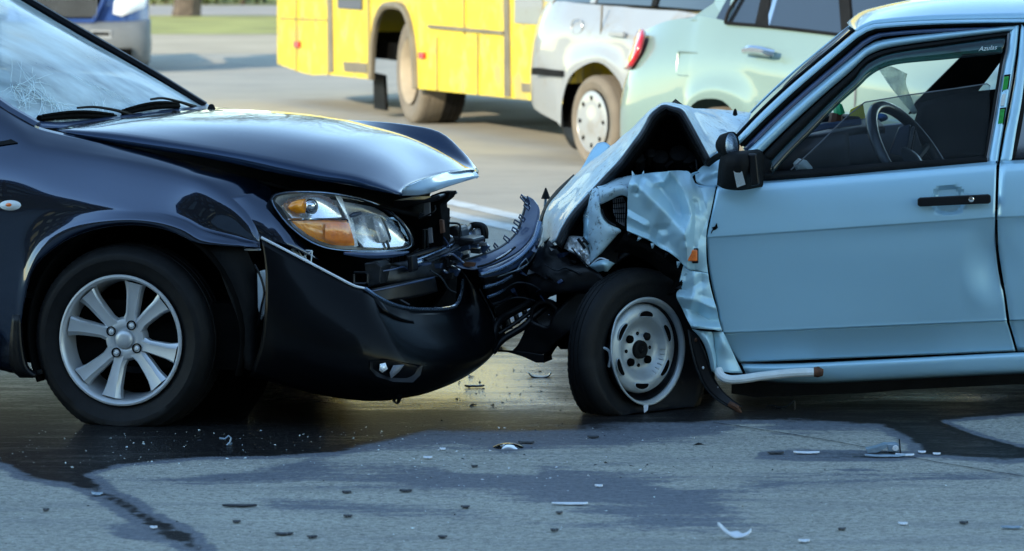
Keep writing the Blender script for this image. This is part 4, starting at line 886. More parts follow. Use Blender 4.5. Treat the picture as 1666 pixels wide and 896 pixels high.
blob('bulb_shield', [(619, 352), (623, 354), (632, 372), (637, 388), (635, 394), (628, 378)], .004, .006, M['dark_steel'])
blob('shadow_fin', [(567, 350), (575, 345), (588, 343), (589, 348), (580, 352), (570, 354)], .01, .01, M['navy_plastic'])
blob('lens_fin', [(577, 333), (584, 328), (610, 334), (626, 343), (616, 348), (596, 340)], .012, .006, M['pane'])
blob('indicator', [(472, 358), (500, 357), (535, 357), (566, 359), (572, 374), (576, 390), (577, 399), (560, 400), (540, 398), (520, 392), (500, 381), (485, 370)], .006, .014, M['amber'], 6)
blob('indicator_core', [(530, 364), (545, 360), (568, 363), (574, 384), (575, 396), (545, 395), (528, 388)], -.012, .010, M['amber_deep'], 5)
MB().tube([hp(x, y, -.002) for x, y in ((468, 357.5), (500, 356.5), (535, 356.5), (566, 358.5))], .004, 5).out('chrome_bar', M['chrome'], hl)
blob('position_bulb', [(468, 337), (474, 329), (484, 324.5), (497, 323), (497, 347), (484, 347), (474, 343)], .0, .02, M['amber'], 6)
blob('position_reflector', ell(506, 336, 12, 13), -.004, .022, M['chrome'], 6)
for k in range(3): MB().tube([hp(x, y, -.022 + .003 * k) for x, y in ell(508, 336, 8 - 2.3 * k, 10 - 2.7 * k, 20)] + [hp(*ell(508, 336, 8 - 2.3 * k, 10 - 2.7 * k, 20)[0], -.022)], .0012, 4).out('lens_ring', M['grey_int'], hl)
b = MB(); lo_ = [hp(x, y, -.004, 1.0) for x, y in HL]; b.dome(lo_, hn, .045, 8, 2.5); b.out('lens', M['lens'], hl, smooth=80)
MB().tube([hp(x, y, -.010, 1.005) for x, y in HL] + [hp(*HL[0], -.010, 1.005)], .0022, 6, smooth=70).out('lamp_trim', M['gunmetal'], hl)
MB().tube([B(560, 412, .20), B(600, 415, .27), B(645, 413, .38), B(664, 410, .45)], [.005, .012, .012, .004], 7, smooth=14).out('lamp_lower_trim', M['navy_plastic'], T)
for q in ([(474, 405), (508, 408), (506, 427), (490, 420)],):
    b = MB()
    for a_, c_ in ((0, 1), (1, 2), (2, 3), (3, 0), (0, 2), (1, 3)): b.tube([B(*q[a_], .17), B(*q[c_], .17)], .0022, 4)
    for t in (.3, .6): b.tube([B(474 + 34 * t, 405, .17), B(490 + 14 * t, 422, .17)], .0015, 4)
    b.out('lamp_bracket', M['white_part'], T, smooth=0)

# ---- bumper skin
bcols = [[(425, 386, .035), (432, 440, .02), (431, 500, .005), (424, 560, .012), (406, 612, .04)],
         [(460, 404, .05), (462, 460, .02), (460, 520, .0), (455, 580, .0), (448, 622, .045)],
         [(500, 425, .07), (505, 480, .03), (505, 540, .0), (502, 600, .005), (498, 636, .06)],
         [(540, 446, .10), (545, 500, .05), (548, 560, .02), (548, 615, .03), (545, 646, .09)],
         [(575, 464, .13), (583, 515, .08), (590, 570, .05), (592, 622, .07), (590, 651, .15)],
         [(594, 469, .16), (606, 520, .11), (618, 575, .085), (624, 625, .11), (624, 651, .20)],
         [(613, 482, .20), (628, 530, .15), (644, 580, .125), (652, 622, .16), (656, 647, .27)],
         [(637, 494, .28), (652, 540, .22), (670, 585, .19), (682, 618, .23), (690, 640, .36)],
         [(664, 501, .40), (680, 545, .32), (698, 585, .28), (712, 610, .33), (724, 628, .46)],
         [(695, 503, .54), (710, 545, .45), (728, 580, .40), (742, 600, .46), (752, 615, .58)],
         [(724, 502, .68), (738, 540, .60), (755, 572, .55), (768, 588, .60), (778, 598, .70)],
         [(742, 496, .80), (758, 530, .74), (775, 560, .70), (788, 574, .74), (798, 580, .82)],
         [(751, 474, .84), (768, 510, .80), (786, 540, .78), (800, 556, .82), (808, 562, .88)],
         [(752, 450, .82), (772, 486, .82), (790, 515, .84), (804, 535, .88), (814, 545, .94)],
         [(745, 432, .78), (768, 462, .82), (786, 490, .86), (802, 512, .92), (814, 525, 1.0)]]
MB().grid(bsurf(bcols, 4, 5)).out('bumper', M['bumper_paint'], T, smooth=60, thick=.004, label='black front bumper cover torn loose along its top edge')
MB().tube([B(x, y, v - .004) for x, y, v in ((425, 386, .035), (460, 404, .05), (500, 425, .07), (540, 446, .10), (575, 464, .13), (594, 469, .16))], .0042, 5, smooth=30).out('torn_edge', M['shard'], T)
MB().tube([B(x, y, v) for x, y, v in ((594, 469, .15), (613, 482, .19), (637, 494, .27), (664, 501, .39), (695, 503, .53), (724, 502, .67), (742, 496, .79), (751, 474, .83), (753, 452, .81))], .0065, 6, smooth=40).out('grille_edge', M['gunmetal'], T)
b = MB(); P = bsurf([[(604, 478, .19), (640, 497, .30), (680, 505, .48), (720, 506, .66)], [(625, 505, .18), (655, 522, .28), (692, 530, .45), (730, 524, .64)]], 3, 5); b.grid(P - np.array(bk.s) * .014); b.out('bumper_lip', M['bumper_paint'], T, smooth=60, thick=.012)
# fog lamp
fg = [(602, 587), (625, 583), (660, 590), (688, 594), (684, 610), (672, 622), (640, 621), (612, 612), (602, 600)]
MB().dome([B(x, y, .10 + .16 * max(0, (x - 602) / 86) ** 1.3 - .045) for x, y in fg], nz(bk.f * .4 - bk.s), -.02, 5).out('fog_lamp', M['black_plastic'], T, smooth=60)
for q, m in (([(618, 592), (627, 590), (631, 600), (622, 606), (617, 602)], 'soft_chrome'), ([(640, 594), (658, 593), (650, 604), (636, 616), (634, 606)], 'grey_int')):
    MB().dome([B(x, y, .10 + .16 * max(0, (x - 602) / 86) ** 1.3 - .050) for x, y in q], nz(bk.f * .4 - bk.s), .012, 4).out('fog_reflector', M[m], T, smooth=60)
MB().tube([B(648, 640, .22), B(649, 650, .24), B(646, 656, .24), B(643, 655, .24)], [.014, .010, .007, .003], 6, smooth=8).out('dangling_clip', M['black_plastic'], T)
MB().tube([B(640, 644, .22), B(642, 654, .24)], [.010, .004], 5).out('dangling_clip', M['black_plastic'], T)

# ---- wheel arch liner, washer tank, sill, mud flap
arch = []
for t in np.linspace(math.radians(-18), math.radians(205), 30):
    cx_, cz = BL(0, 0, 0), .30; arch.append([BL(.375 * math.cos(t) * 1.02, v, .30 + .385 * math.sin(t)) for v in (.015, .12, .30)])
MB().grid(arch).out('arch_liner', M['void'], T, smooth=60, thick=.01)
MB().add([BL(.40 * math.cos(t), .32, .30 + .42 * math.sin(t)) for t in np.linspace(0, 2 * math.pi, 24)[:-1]], [tuple(range(23))]).out('arch_wall', M['void'], T, smooth=0)
P = bsurf([[(330, 402, .05), (352, 430, .04), (372, 480, .03), (390, 530, .03), (398, 600, .03)], [(360, 402, .05), (385, 440, .05), (402, 480, .05), (410, 530, .06), (414, 604, .05)], [(400, 402, .08), (415, 440, .10), (422, 480, .12), (425, 530, .14), (426, 606, .12)]], 4, 5)
MB().grid(P).out('wheel_liner', M['matte_black'], T, smooth=60, thick=.003)
MB().prism([B(x, y, .09) for x, y in ((418, 444), (424, 440), (436, 440), (436, 500), (424, 522), (419, 500))], bk.s * .05).out('washer_tank', M['white_part'], T, smooth=0, bev=.004)
MB().tube([B(x, y, .08) for x, y in ((414, 430), (424, 450), (430, 475), (425, 500), (420, 530))], .004, 5, smooth=14).out('hose', M['black_plastic'], T)
MB().tube([B(x, y, .08) for x, y in ((394, 405.5), (408, 406), (424, 406))], .0035, 5).out('wing_flange', M['shard'], T)
MB().box(B(372, 411, .10), .045, .03, .012, (bk.f, bk.s, A(0, 0, 1))).out('bracket', M['dark_steel'], T, smooth=0, bev=.004)
P = bsurf([[(22, 512, .0), (34, 512, .0)], [(18, 560, .0), (36, 560, -.005)], [(20, 595, .02), (44, 598, .0)], [(35, 612, .03), (60, 611, .01)]], 3, 4); MB().grid(P).out('mud_flap', M['black_plastic'], T, smooth=60, thick=.02)
MB().prism([B(x, y, .02) for x, y in ((42, 606), (68, 600), (69, 607), (56, 612), (40, 612))], bk.s * .06).out('mud_flap', M['matte_black'], T, smooth=0)
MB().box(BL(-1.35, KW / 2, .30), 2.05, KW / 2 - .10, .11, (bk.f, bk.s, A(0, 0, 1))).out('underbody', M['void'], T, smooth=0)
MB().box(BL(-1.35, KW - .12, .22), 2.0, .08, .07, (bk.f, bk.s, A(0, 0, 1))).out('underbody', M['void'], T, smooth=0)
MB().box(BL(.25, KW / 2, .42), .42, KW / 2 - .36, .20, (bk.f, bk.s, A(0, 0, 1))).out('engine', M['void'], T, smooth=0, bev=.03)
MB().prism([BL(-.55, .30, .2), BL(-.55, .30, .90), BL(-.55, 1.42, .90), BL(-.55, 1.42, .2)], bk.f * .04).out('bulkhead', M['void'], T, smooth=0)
b = MB(); P = bsurf([[(93, 222, .20), (249, 250, .20), (400, 276, .21), (500, 300, .25), (600, 318, .32), (650, 330, .40)], [(150, 225, .60), (270, 240, .60), (400, 262, .60), (500, 284, .60), (610, 310, .62), (690, 335, .65)], [(330, 190, 1.2), (400, 200, 1.2), (500, 215, 1.2), (590, 236, 1.2), (660, 268, 1.15), (700, 300, 1.0)]], 3, 3)
b.grid(P - A(0, 0, .03)); b.out('bonnet_frame', M['void'], T, smooth=60, thick=.01)

# ---- what shows through the open nose
def brod(name, m, pts, r, n=7, sm=24, flat=1.0, label=None): b = MB(); b.tube([B(*q) for q in pts], r, n, smooth=sm, flat=flat); return b.out(name, m, T, smooth=60, label=label)
def bbox(name, m, pts, v, th, bev=.004, ax=None): b = MB(); b.prism([B(x, y, v) for x, y in pts], (bk.s if ax is None else ax) * th); return b.out(name, m, T, smooth=0, bev=bev)
bbox('radiator', M['void'], [(560, 330), (700, 335), (724, 340), (722, 470), (700, 500), (560, 470)], .95, .06)
bbox('radiator_support', M['void'], [(700, 318), (716, 312), (732, 312), (728, 322), (716, 332), (717, 345), (720, 365), (722, 400), (698, 402), (696, 345)], .62, .08)
bbox('radiator_support', M['black_plastic'], [(640, 326), (690, 324), (714, 316), (716, 320), (704, 328), (640, 340)], .55, .2)
bbox('radiator_tab', M['grey_int'], [(690, 329), (699, 328), (700, 351), (688, 352)], .60, .01, .002)
bbox('radiator_tab', M['grey_int'], [(696, 371), (702, 370), (704, 395), (697, 396)], .60, .01, .002)
bbox('radiator_tab', M['dark_steel'], [(683, 345), (691, 348), (687, 354), (680, 352)], .58, .01, .002)
bbox('radiator_tab', M['rust'], [(714, 357), (720, 358), (722, 378), (716, 380)], .60, .02, .002)
b = MB()
for k in range(7): b.box(B(690 + k * 5.4, 394, .70), .0035, .01, .045, (bk.f, bk.s, A(0, 0, 1)))
b.out('radiator_fin', M['dark_steel'], T, smooth=0, kind='stuff')
b = MB()
for k in range(9):
    x = 600 + k * 12; b.tube([B(x, 415, .62), B(x + 2, 470, .62)], .006, 5)
b.out('condenser_fin', M['black_plastic'], T, smooth=0, kind='stuff')
bbox('motor', M['black_plastic'], [(722, 372), (738, 366), (748, 370), (751, 385), (748, 395), (724, 398)], .75, .10, .012)
bbox('cable_tray', M['black_plastic'], [(712, 392), (726, 384), (770, 388), (770, 396), (740, 404), (714, 408)], .72, .14, .01)
brod('edge_trim', M['soft_chrome'], [(712, 383, .70), (726, 381, .70), (736, 386, .70)], .004)
# crash beam with its box end
bbox('beam_end', M['dark_steel'], [(592, 428), (612, 425), (621, 433), (618, 462), (598, 468), (594, 440)], .30, .10, .005)
b = MB(); P = [(576, 443), (594, 443), (598, 446), (598, 459), (594, 461), (577, 461), (576, 458), (576, 446)]
b.tube([B(x, y, .28) for x, y in P] + [B(576, 446, .28)], .004, 5); b.out('beam_end', M['dark_steel'], T)
P = bsurf([[(598, 434, .34), (640, 428, .42), (680, 420, .55), (720, 412, .72)], [(600, 442, .33), (642, 438, .41), (682, 430, .54), (722, 420, .71)], [(602, 462, .33), (645, 457, .41), (686, 450, .54), (724, 440, .71)], [(604, 468, .36), (646, 462, .44), (688, 455, .57), (726, 445, .74)]], 4, 5)
MB().grid(crumple(P, .006, 14, 2, bk.s)).out('crash_beam', M['dark_steel'], T, smooth=40, thick=.004)
P = bsurf([[(603, 470, .30), (640, 462, .38), (680, 454, .50), (706, 449, .60)], [(605, 476, .30), (642, 468, .38), (682, 460, .50), (708, 455, .60)], [(612, 492, .30), (645, 488, .38), (684, 482, .50), (712, 474, .60)]], 4, 5)
MB().grid(crumple(P, .006, 18, 4, bk.s)).out('lower_beam', M['black_plastic'], T, smooth=40, thick=.004)
brod('beam_edge', M['navy_plastic'], [(603, 474, .29), (642, 466, .37), (682, 457, .49), (706, 451, .59)], .004)
brod('beam_edge', M['navy_plastic'], [(622, 441, .32), (640, 438, .36), (656, 434, .42), (662, 438, .44)], .003)
bbox('bracket', M['black_plastic'], [(662, 417), (670, 415), (672, 440), (664, 444)], .42, .06)
# twin curved rails
brod('bumper_rail', M['gunmetal'], [(668, 431, .50), (700, 420, .58), (735, 405, .70), (762, 388, .86), (772, 378, 1.0)], .009, flat=1.6)
brod('bumper_rail', M['gunmetal'], [(670, 425, .50), (702, 413, .58), (735, 398, .70), (760, 382, .86), (768, 372, 1.0)], .005)
brod('bumper_rail', M['black_plastic'], [(660, 420, .52), (700, 408, .60), (735, 392, .72), (758, 376, .88), (766, 368, 1.0)], .013)
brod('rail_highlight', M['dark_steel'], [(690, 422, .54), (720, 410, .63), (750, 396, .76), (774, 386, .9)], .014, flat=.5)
brod('hose', M['black_plastic'], [(762, 384, .98), (763, 372, .98), (772, 366, .98), (786, 368, .98), (791, 376, .98), (792, 388, .98)], [.010, .011, .012, .012, .009, .006])
brod('hose', M['matte_black'], [(764, 376, .96), (770, 368, .96), (782, 368, .96), (786, 378, .96), (786, 395, .96), (782, 400, .96)], .008)
brod('cable', M['matte_black'], [(756, 366, .98), (761, 371, .98), (763, 376, .98)], .004)
bbox('rail_tip', M['soft_chrome'], [(768, 374), (776, 370), (784, 374), (784, 386), (770, 386)], .97, .02, .003)
bbox('clip', M['cork_brown'], [(774, 388), (782, 386), (786, 396), (780, 402), (774, 398)], .93, .02, .003)
rn = np.random.default_rng(8)
for x, y, w_, h_, a, m in ((752, 405, 12, 4, -.3, 'navy_plastic'), (764, 400, 13, 3, .05, 'navy_plastic'), (770, 408, 11, 4, .1, 'dark_steel'), (778, 396, 12, 3, .1, 'grey_int'), (757, 412, 6, 5, 0, 'soft_chrome'), (742, 414, 9, 5, .4, 'navy_plastic'),
                          (734, 420, 12, 4, 0, 'dark_steel'), (720, 425, 9, 5, .1, 'dark_steel'), (716, 428, 3, 2, 0, 'soft_chrome'), (787, 404, 8, 5, -.9, 'navy_plastic'), (748, 420, 14, 3, -.3, 'black_plastic'), (727, 448, 10, 5, .1, 'dark_steel'), (738, 441, 8, 6, .5, 'navy_plastic')):
    c, s = math.cos(a), math.sin(a); bbox('plastic_rib', M[m], [(x + c * i * w_ - s * j * h_, y + s * i * w_ + c * j * h_) for i, j in ((-1, -1), (1, -1), (1, 1), (-1, 1))], .70 + (x - 720) * .003, .02, .003)
rn = np.random.default_rng(31)
for k in range(16):      # loose looms and torn hoses
    x, y = rn.uniform(605, 745), rn.uniform(345, 462); y = max(y, 335 + (x - 605) * .0); v = .40 + (x - 600) * .0022; pts = []
    if x < 668 and y < 412: y = 416 + rn.uniform(0, 40)
    for j in range(4): pts.append((x, y, v + rn.normal(0, .02))); x += rn.normal(9, 10); y += rn.normal(0, 12)
    if max(p_[0] for p_ in pts) < 760: brod('cable', M[['black_plastic', 'dark_steel', 'navy_plastic', 'matte_black'][k % 4]], pts, rn.uniform(.0025, .006), 5, 14)
for k in range(18):
    x, y = rn.uniform(610, 770), rn.uniform(415, 470); a = rn.uniform(-.6, .6); w_, h_ = rn.uniform(3, 10), rn.uniform(1.5, 5); c, s = math.cos(a), math.sin(a); v = .36 + (x - 600) * .0025
    if y > 430 + (x - 610) * -.02 + 30: continue
    bbox('bracket', M[['dark_steel', 'black_plastic', 'navy_plastic', 'dark_steel', 'rust'][k % 5]], [(x + c * i * w_ - s * j * h_, y + s * i * w_ + c * j * h_) for i, j in ((-1, -1), (1, -.7), (.8, 1), (-1, 1))], v, .02, .002)
# bumper top shelf, bent up and out with its row of clips
inn = [(733, 427, .74), (754, 424, .80), (794, 412, .92), (821, 398, 1.04), (841, 378, 1.16), (850, 354, 1.26), (856, 332, 1.33), (852, 320, 1.36)]
mid_ = [(741, 432, .74), (764, 431, .80), (802, 420, .90), (834, 404, 1.02), (854, 382, 1.14), (863, 356, 1.24), (868, 333, 1.31), (862, 321, 1.35)]
outr = [(751, 437, .76), (776, 438, .80), (812, 427, .90), (845, 408, 1.02), (866, 384, 1.13), (876, 356, 1.22), (877, 338, 1.28), (868, 324, 1.33)]
P = bsurf([inn, mid_, outr], 6, 4); MB().grid(P).out('bumper_shelf', M['navy_plastic'], T, smooth=60, thick=.006, label='dark blue-black bumper shelf bent upward between the two cars')
brod('shelf_rim', M['black_plastic'], [(x, y + 1, v) for x, y, v in inn], .008)
P = bsurf([[(778, 439, .79), (812, 429, .88), (845, 410, 1.0), (866, 386, 1.10), (876, 358, 1.19)], [(781, 447, .77), (817, 437, .86), (850, 417, .98), (871, 392, 1.07), (880, 362, 1.16)], [(784, 452, .78), (822, 443, .88), (856, 424, .99), (876, 398, 1.09), (883, 372, 1.18)]], 4, 5)
MB().grid(P).out('shelf_face', M['navy_plastic'], T, smooth=60, thick=.004)
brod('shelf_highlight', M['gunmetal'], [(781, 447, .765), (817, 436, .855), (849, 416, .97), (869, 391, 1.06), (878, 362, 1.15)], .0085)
brod('slot', M['matte_black'], [(777, 434, .765), (795, 429, .80), (820, 416, .90), (838, 402, .98)], .004)
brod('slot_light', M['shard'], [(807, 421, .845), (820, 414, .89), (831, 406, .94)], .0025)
for x, y, a in ((852, 320, .7), (858, 333, .6), (850, 352, .6), (842, 360, .5), (839, 372, .5), (825, 386, .6), (808, 399, .8), (795, 404, .9), (860, 324, 1.2)):
    b = MB(); v = 1.2 if y < 365 else 1.0; q = B(x, y, v); d = nz(bk.f * math.cos(a) * -1 + A(0, 0, math.sin(a)))
    b.tube([q - d * .012, q + d * .012, q + d * .016 + A(0, 0, -.012), q - d * .006 + A(0, 0, -.016), q - d * .012], .0035, 5); b.out('clip', M['navy_plastic'], T)
# slatted grille face under the shelf
for k, (a_, b_, c_, m, r) in enumerate([((788, 467), (812, 460), (832, 449), 'gunmetal', .007), ((794, 483), (812, 476), (822, 469), 'gunmetal', .006), ((800, 496), (818, 490), (832, 482), 'black_plastic', .006)]):
    brod('grille_slat', M[m], [(*a_, .80), (*b_, .86), (*c_, .93)], r)
P = bsurf([[(781, 449, .80), (822, 441, .90), (858, 422, 1.02), (882, 394, 1.12)], [(790, 475, .84), (830, 468, .94), (868, 450, 1.05), (900, 425, 1.15)], [(805, 505, .90), (840, 492, 1.0), (875, 476, 1.08), (915, 455, 1.16)], [(806, 528, .94), (845, 508, 1.04), (880, 488, 1.10), (925, 470, 1.16)]], 5, 5)
MB().grid(crumple(P, .012, 9, 3, bk.s)).out('grille_panel', M['black_plastic'], T, smooth=40, thick=.006)
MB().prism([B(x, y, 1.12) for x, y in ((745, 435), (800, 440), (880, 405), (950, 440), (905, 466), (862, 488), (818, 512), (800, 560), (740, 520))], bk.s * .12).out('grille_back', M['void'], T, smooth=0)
# black sheet jammed against the other car
P = bsurf([[(876, 408, 1.02), (884, 398, 1.02), (893, 391, 1.02), (905, 402, 1.02)], [(868, 425, 1.0), (888, 420, .98), (912, 418, .97), (938, 423, .97)], [(858, 445, .98), (888, 445, .95), (920, 446, .93), (972, 442, .93)], [(852, 470, .98), (885, 472, .95), (920, 472, .93), (985, 462, .93)], [(870, 488, .99), (895, 482, .97), (920, 476, .95), (980, 480, .95)]], 5, 5)
MB().grid(crumple(P, .02, 8, 6, bk.s)).out('torn_panel', M['black_plastic'], T, smooth=35, thick=.004, label='crumpled black plastic sheet jammed between the cars')
b = MB(); b.tube([B(798, 454, .85), B(850, 436, .93), (B(862, 425, .96))], .002, 4)
for p0, p1 in (((842, 438), (848, 428)), ((848, 428), (856, 420)), ((842, 438), (858, 430)), ((856, 420), (860, 428))): b.tube([B(*p0, .92), B(*p1, .93)], .0018, 4)
b.out('broken_edge', M['shard_blue'], T)
rn = np.random.default_rng(77)
for k, (x, y, L_, a) in enumerate([(872, 402, 16, -1.2), (886, 396, 14, -.9), (902, 402, 15, -.5), (915, 414, 16, -.4), (934, 424, 14, -.3), (858, 428, 18, -.9), (846, 442, 16, .5), (868, 446, 20, .3), (890, 452, 22, .5), (912, 458, 20, .8), (938, 456, 22, .6), (852, 470, 18, 1.2), (878, 478, 14, 1.0), (958, 448, 18, -.5), (824, 448, 12, 1.1), (836, 474, 14, .9)]):
    pts = [(x + L_ * (math.cos(a) * p_ - math.sin(a) * q_), y + L_ * (math.sin(a) * p_ + math.cos(a) * q_)) for p_, q_ in ((-.5, -.22 - .1 * rn.random()), (.1, -.16), (.9 + .3 * rn.random(), .02), (.3, .12), (.0, .30 * rn.random() + .1), (-.5, .2))]
    MB().prism([B(px_, py_, .95 + .03 * math.sin(i * 2 + k)) for i, (px_, py_) in enumerate(pts)], bk.s * .004).out('torn_plastic', M['black_plastic' if k % 3 else 'navy_plastic'], T, smooth=0)
for pts in ([(820, 470, .9), (840, 460, .92), (862, 462, .94), (884, 474, .95)], [(806, 500, .88), (830, 486, .9), (850, 484, .92), (872, 490, .95)], [(886, 430, .93), (905, 440, .93), (920, 436, .93), (944, 446, .92)], [(780, 470, .80), (796, 500, .84), (806, 522, .86)], [(700, 440, .55), (718, 452, .6), (730, 470, .62), (742, 476, .66)]):
    brod('loose_wire', M['dark_steel'], pts, .0028, 5, 18)
# lower air intake lattice and its open slots
brod('intake_frame', M['black_plastic'], [(798, 572, .84), (806, 530, .90), (824, 512, .96), (860, 494, 1.03), (890, 478, 1.08)], .016)
brod('intake_frame', M['black_plastic'], [(802, 572, .88), (818, 552, .93), (850, 532, .99), (868, 515, 1.02), (895, 492, 1.06)], .013)
for k in range(6):
    t = k / 5; brod('intake_bar', M['black_plastic'], [(812 + 68 * t, 527 - 38 * t, .95 + .1 * t), (818 + 62 * t, 545 - 46 * t, .95 + .1 * t)], .010, 6, 6)
brod('intake_bar', M['black_plastic'], [(808, 545, .92), (840, 524, .98), (885, 490, 1.05)], .008)
P = bsurf([[(866, 484, 1.05), (878, 478, 1.06), (890, 470, 1.07), (902, 455, 1.08), (925, 446, 1.09)], [(868, 488, 1.05), (882, 484, 1.06), (896, 480, 1.07), (910, 466, 1.08), (928, 450, 1.09)]], 4, 6)
MB().grid(crumple(P, .015, 40, 1, bk.s)).out('crushed_foil', M['soft_chrome'], T, smooth=20, thick=.002)
b = MB(); c = B(889, 513, 1.02); b.lathe([(.02, .055), (.02, .045), (-.02, .045), (-.03, .02), (-.03, .001)], c, -bk.s, 20); b.lathe([(.0, .06), (.022, .055)], c, -bk.s, 20); b.out('fog_lamp', M['black_plastic'], T)
P = bsurf([[(855, 534, 1.0), (860, 520, 1.0), (892, 530, 1.0), (905, 505, 1.0), (960, 455, 1.0), (992, 470, 1.05)], [(842, 560, 1.0), (858, 555, 1.0), (895, 555, 1.0), (920, 535, 1.0), (960, 500, 1.0), (995, 500, 1.05)], [(832, 571, 1.0), (855, 576, 1.0), (888, 575, 1.0), (900, 560, 1.0), (930, 540, 1.0), (960, 540, 1.05)]], 4, 5)
MB().grid(crumple(P, .015, 7, 9, bk.s)).out('undertray', M['black_plastic'], T, smooth=35, thick=.006)
MB().prism([B(x, y, 1.0) for x, y in ((796, 568), (832, 570), (858, 573), (884, 577), (886, 590), (872, 590), (850, 580), (826, 573), (798, 572))], bk.s * .10).out('undertray', M['black_plastic'], T, smooth=0, bev=.002)
MB().prism([B(x, y, 1.05) for x, y in ((884, 560), (905, 552), (915, 530), (950, 500), (990, 520), (960, 560), (930, 568), (912, 568), (905, 560), (897, 570), (886, 588))], bk.s * .05).out('undertray', M['void'], T, smooth=0)
MB().prism([B(x, y, 1.10) for x, y in ((905, 560), (915, 568), (934, 568), (940, 500), (920, 500))], bk.s * .2).out('undertray', M['void'], T, smooth=0)

# ---- wheel
def alloy_wheel(c, ax, parent, R=.318, r=.2135, w=.19, detail=True):
    wb = MB(); H_ = w / 2
    wb.lathe([(H_ * .93, r + .006), (H_ * .97, r + .004), (H_ * .98, r - .002), (H_ * .93, r - .008), (H_ * .80, r - .012), (H_ * .55, r - .014), (H_ * .1, r - .022), (-H_ * .7, r - .022), (-H_ * .9, r + .004)], c, ax, 72)
    wh = wb.out('wheel', M['alloy'], parent, smooth=40)
    tb = MB(); tyre(tb, c, ax, R, r, w, ground_squash(.016), 180); tb.out('tyre', M['rubber'], wh, smooth=30)
    u = nz(np.cross(ax, A(0, 0, 1))); u = -u if u @ A(1, 0, 0) < 0 else u; z = nz(np.cross(u, ax)); z = z if z[2] > 0 else -z
    ax = nz(ax); rot = R_(0)
    dirn = lambda deg: u * math.cos(R_(deg)) + z * math.sin(R_(deg))
    hub = MB(); hub.lathe([(-.03, .072), (H_ * .36, .074), (H_ * .52, .066), (H_ * .56, .052), (H_ * .54, .034), (H_ * .50, .030)], c, ax, 48, cap=True); hub.out('hub', M['alloy'], wh, smooth=40)
    cp = MB(); cp.lathe([(H_ * .50, .0315), (H_ * .60, .0315), (H_ * .66, .028), (H_ * .70, .016), (H_ * .705, .001)], c, ax, 36); cp.out('hub_cap', M['alloy'], wh, smooth=50)
    for base in (59.5, -30.5, -120.5, 149.5):
        for s in (-1, 1):
            sp = MB(); rows = []
            for t in np.linspace(0, 1, 9):
                ang = base + s * (14 + 4.5 * t ** .8); rad = .050 + t * (r - .018 - .050); d = dirn(ang); e = -u * math.sin(R_(ang)) + z * math.cos(R_(ang))
                hw = .016 + .010 * t + .006 * max(0, t - .8) * 5 + .010 * max(0, .25 - t) * 4; a0 = H_ * (.54 + .26 * t ** 1.3); dp = .030
                o_ = c + d * rad; rows.append([o_ + ax * (a0 - dp) - e * hw * 1.15, o_ + ax * (a0 - .006) - e * hw * 1.05, o_ + ax * a0 - e * hw * .85, o_ + ax * (a0 - .0015) , o_ + ax * (a0 - .0) + e * hw * .55, o_ + ax * (a0 - .007) + e * hw * .8, o_ + ax * (a0 - .010) + e * hw * 1.1, o_ + ax * (a0 - dp) + e * hw * 1.15])
            sp.grid(rows); sp.out('spoke', M['alloy'], wh, smooth=30)
        d = dirn(base + (2 if base > 0 else -2)); q = c + d * .0535 + ax * H_ * .555
        ln = MB(); ln.lathe([(-.004, .0165), (.004, .0165), (.004, .013), (-.012, .012), (-.014, .001)], q, ax, 20); ln.out('lug_hole', M['void'], wh, smooth=30)
        ln = MB(); ln.lathe([(-.014, .009), (.001, .009), (.004, .006), (.0045, .001)], q, ax, 6); ln.out('lug_nut', M['soft_chrome'], wh, smooth=20)
    bd = MB(); bd.lathe([(-.04, .001), (-.03, .055), (-.045, .06), (-.045, .125), (-.06, .125), (-.06, .001)], c, ax, 40); bd.out('brake_disc', M['dark_steel'], wh, smooth=30)
    k = c + dirn(-2) * .118 - ax * .02; cl = MB(); cl.box(k, .03, .025, .06, (dirn(-2), ax, dirn(88))); cl.out('brake_caliper', M['grey_int'], wh, smooth=0, bev=.008)
    st = MB(); st.tube([c - ax * .08 + dirn(90) * .02, c - ax * .12 + dirn(95) * .28], .03, 8); st.tube([c - ax * .08, c - ax * .25], .04, 8); st.out('suspension_strut', M['void'], wh)
    return wh
ax1 = nz(-bk.s * math.cos(R_(1)) + bk.f * math.sin(R_(1)))
c1 = bk.p(212, 549, .115); alloy_wheel(c1, ax1, T)
c1b = bk.loc(c1)
for u, v, sgn in ((c1b[0], KW - .1, 1), (-2.61, .1, -1), (-2.61, KW - .1, 1)):
    b = MB(); c = BL(u, v, .30); tyre(b, c, bk.s * sgn, .316, .21, .19, ground_squash(.015), 60); b.lathe([(.06, .21), (.05, .06), (.07, .001)], c, bk.s * sgn, 24); b.out('tyre', M['rubber'], T, smooth=30)
#@@BLUE
# ------------------------------------------------------------------ the light blue hatchback, nose to the left, front crushed
bu = Frame((1040 - CX) * 12.4 / F, 12.4, 4.5); UW = 1.60
T = thing('blue_hatchback', bu.l(1.2, .8, 0), 'crashed light blue hatchback with folded bonnet, crushed wing and half open driver window', 'car')
B = bu.p; BL = bu.l; sN = -bu.s
def bsurf(curves, ku=4, kv=4): return surf([[B(*q) for q in c] for c in curves], ku, kv)
def fm(P): return mirror_surf(bu, np.asarray(P), UW)
PB = M['blue_paint']
def row(x0, y0, x1, y1, v, n=7, xs=None):
    return [(x0 + (x1 - x0) * t, y0 + (y1 - y0) * t, v) for t in (xs or np.linspace(0, 1, n))]
def dent(P, px, py, r, d):
    Q = P.reshape(-1, 3); c = B(px, py, .02)
    for i, q in enumerate(Q):
        k = np.hypot(q[0] - c[0], (q[2] - c[2]) * .6) / r
        if k < 1: Q[i] = q + bu.s * d * (1 - k * k) ** 2
    return Q.reshape(P.shape)
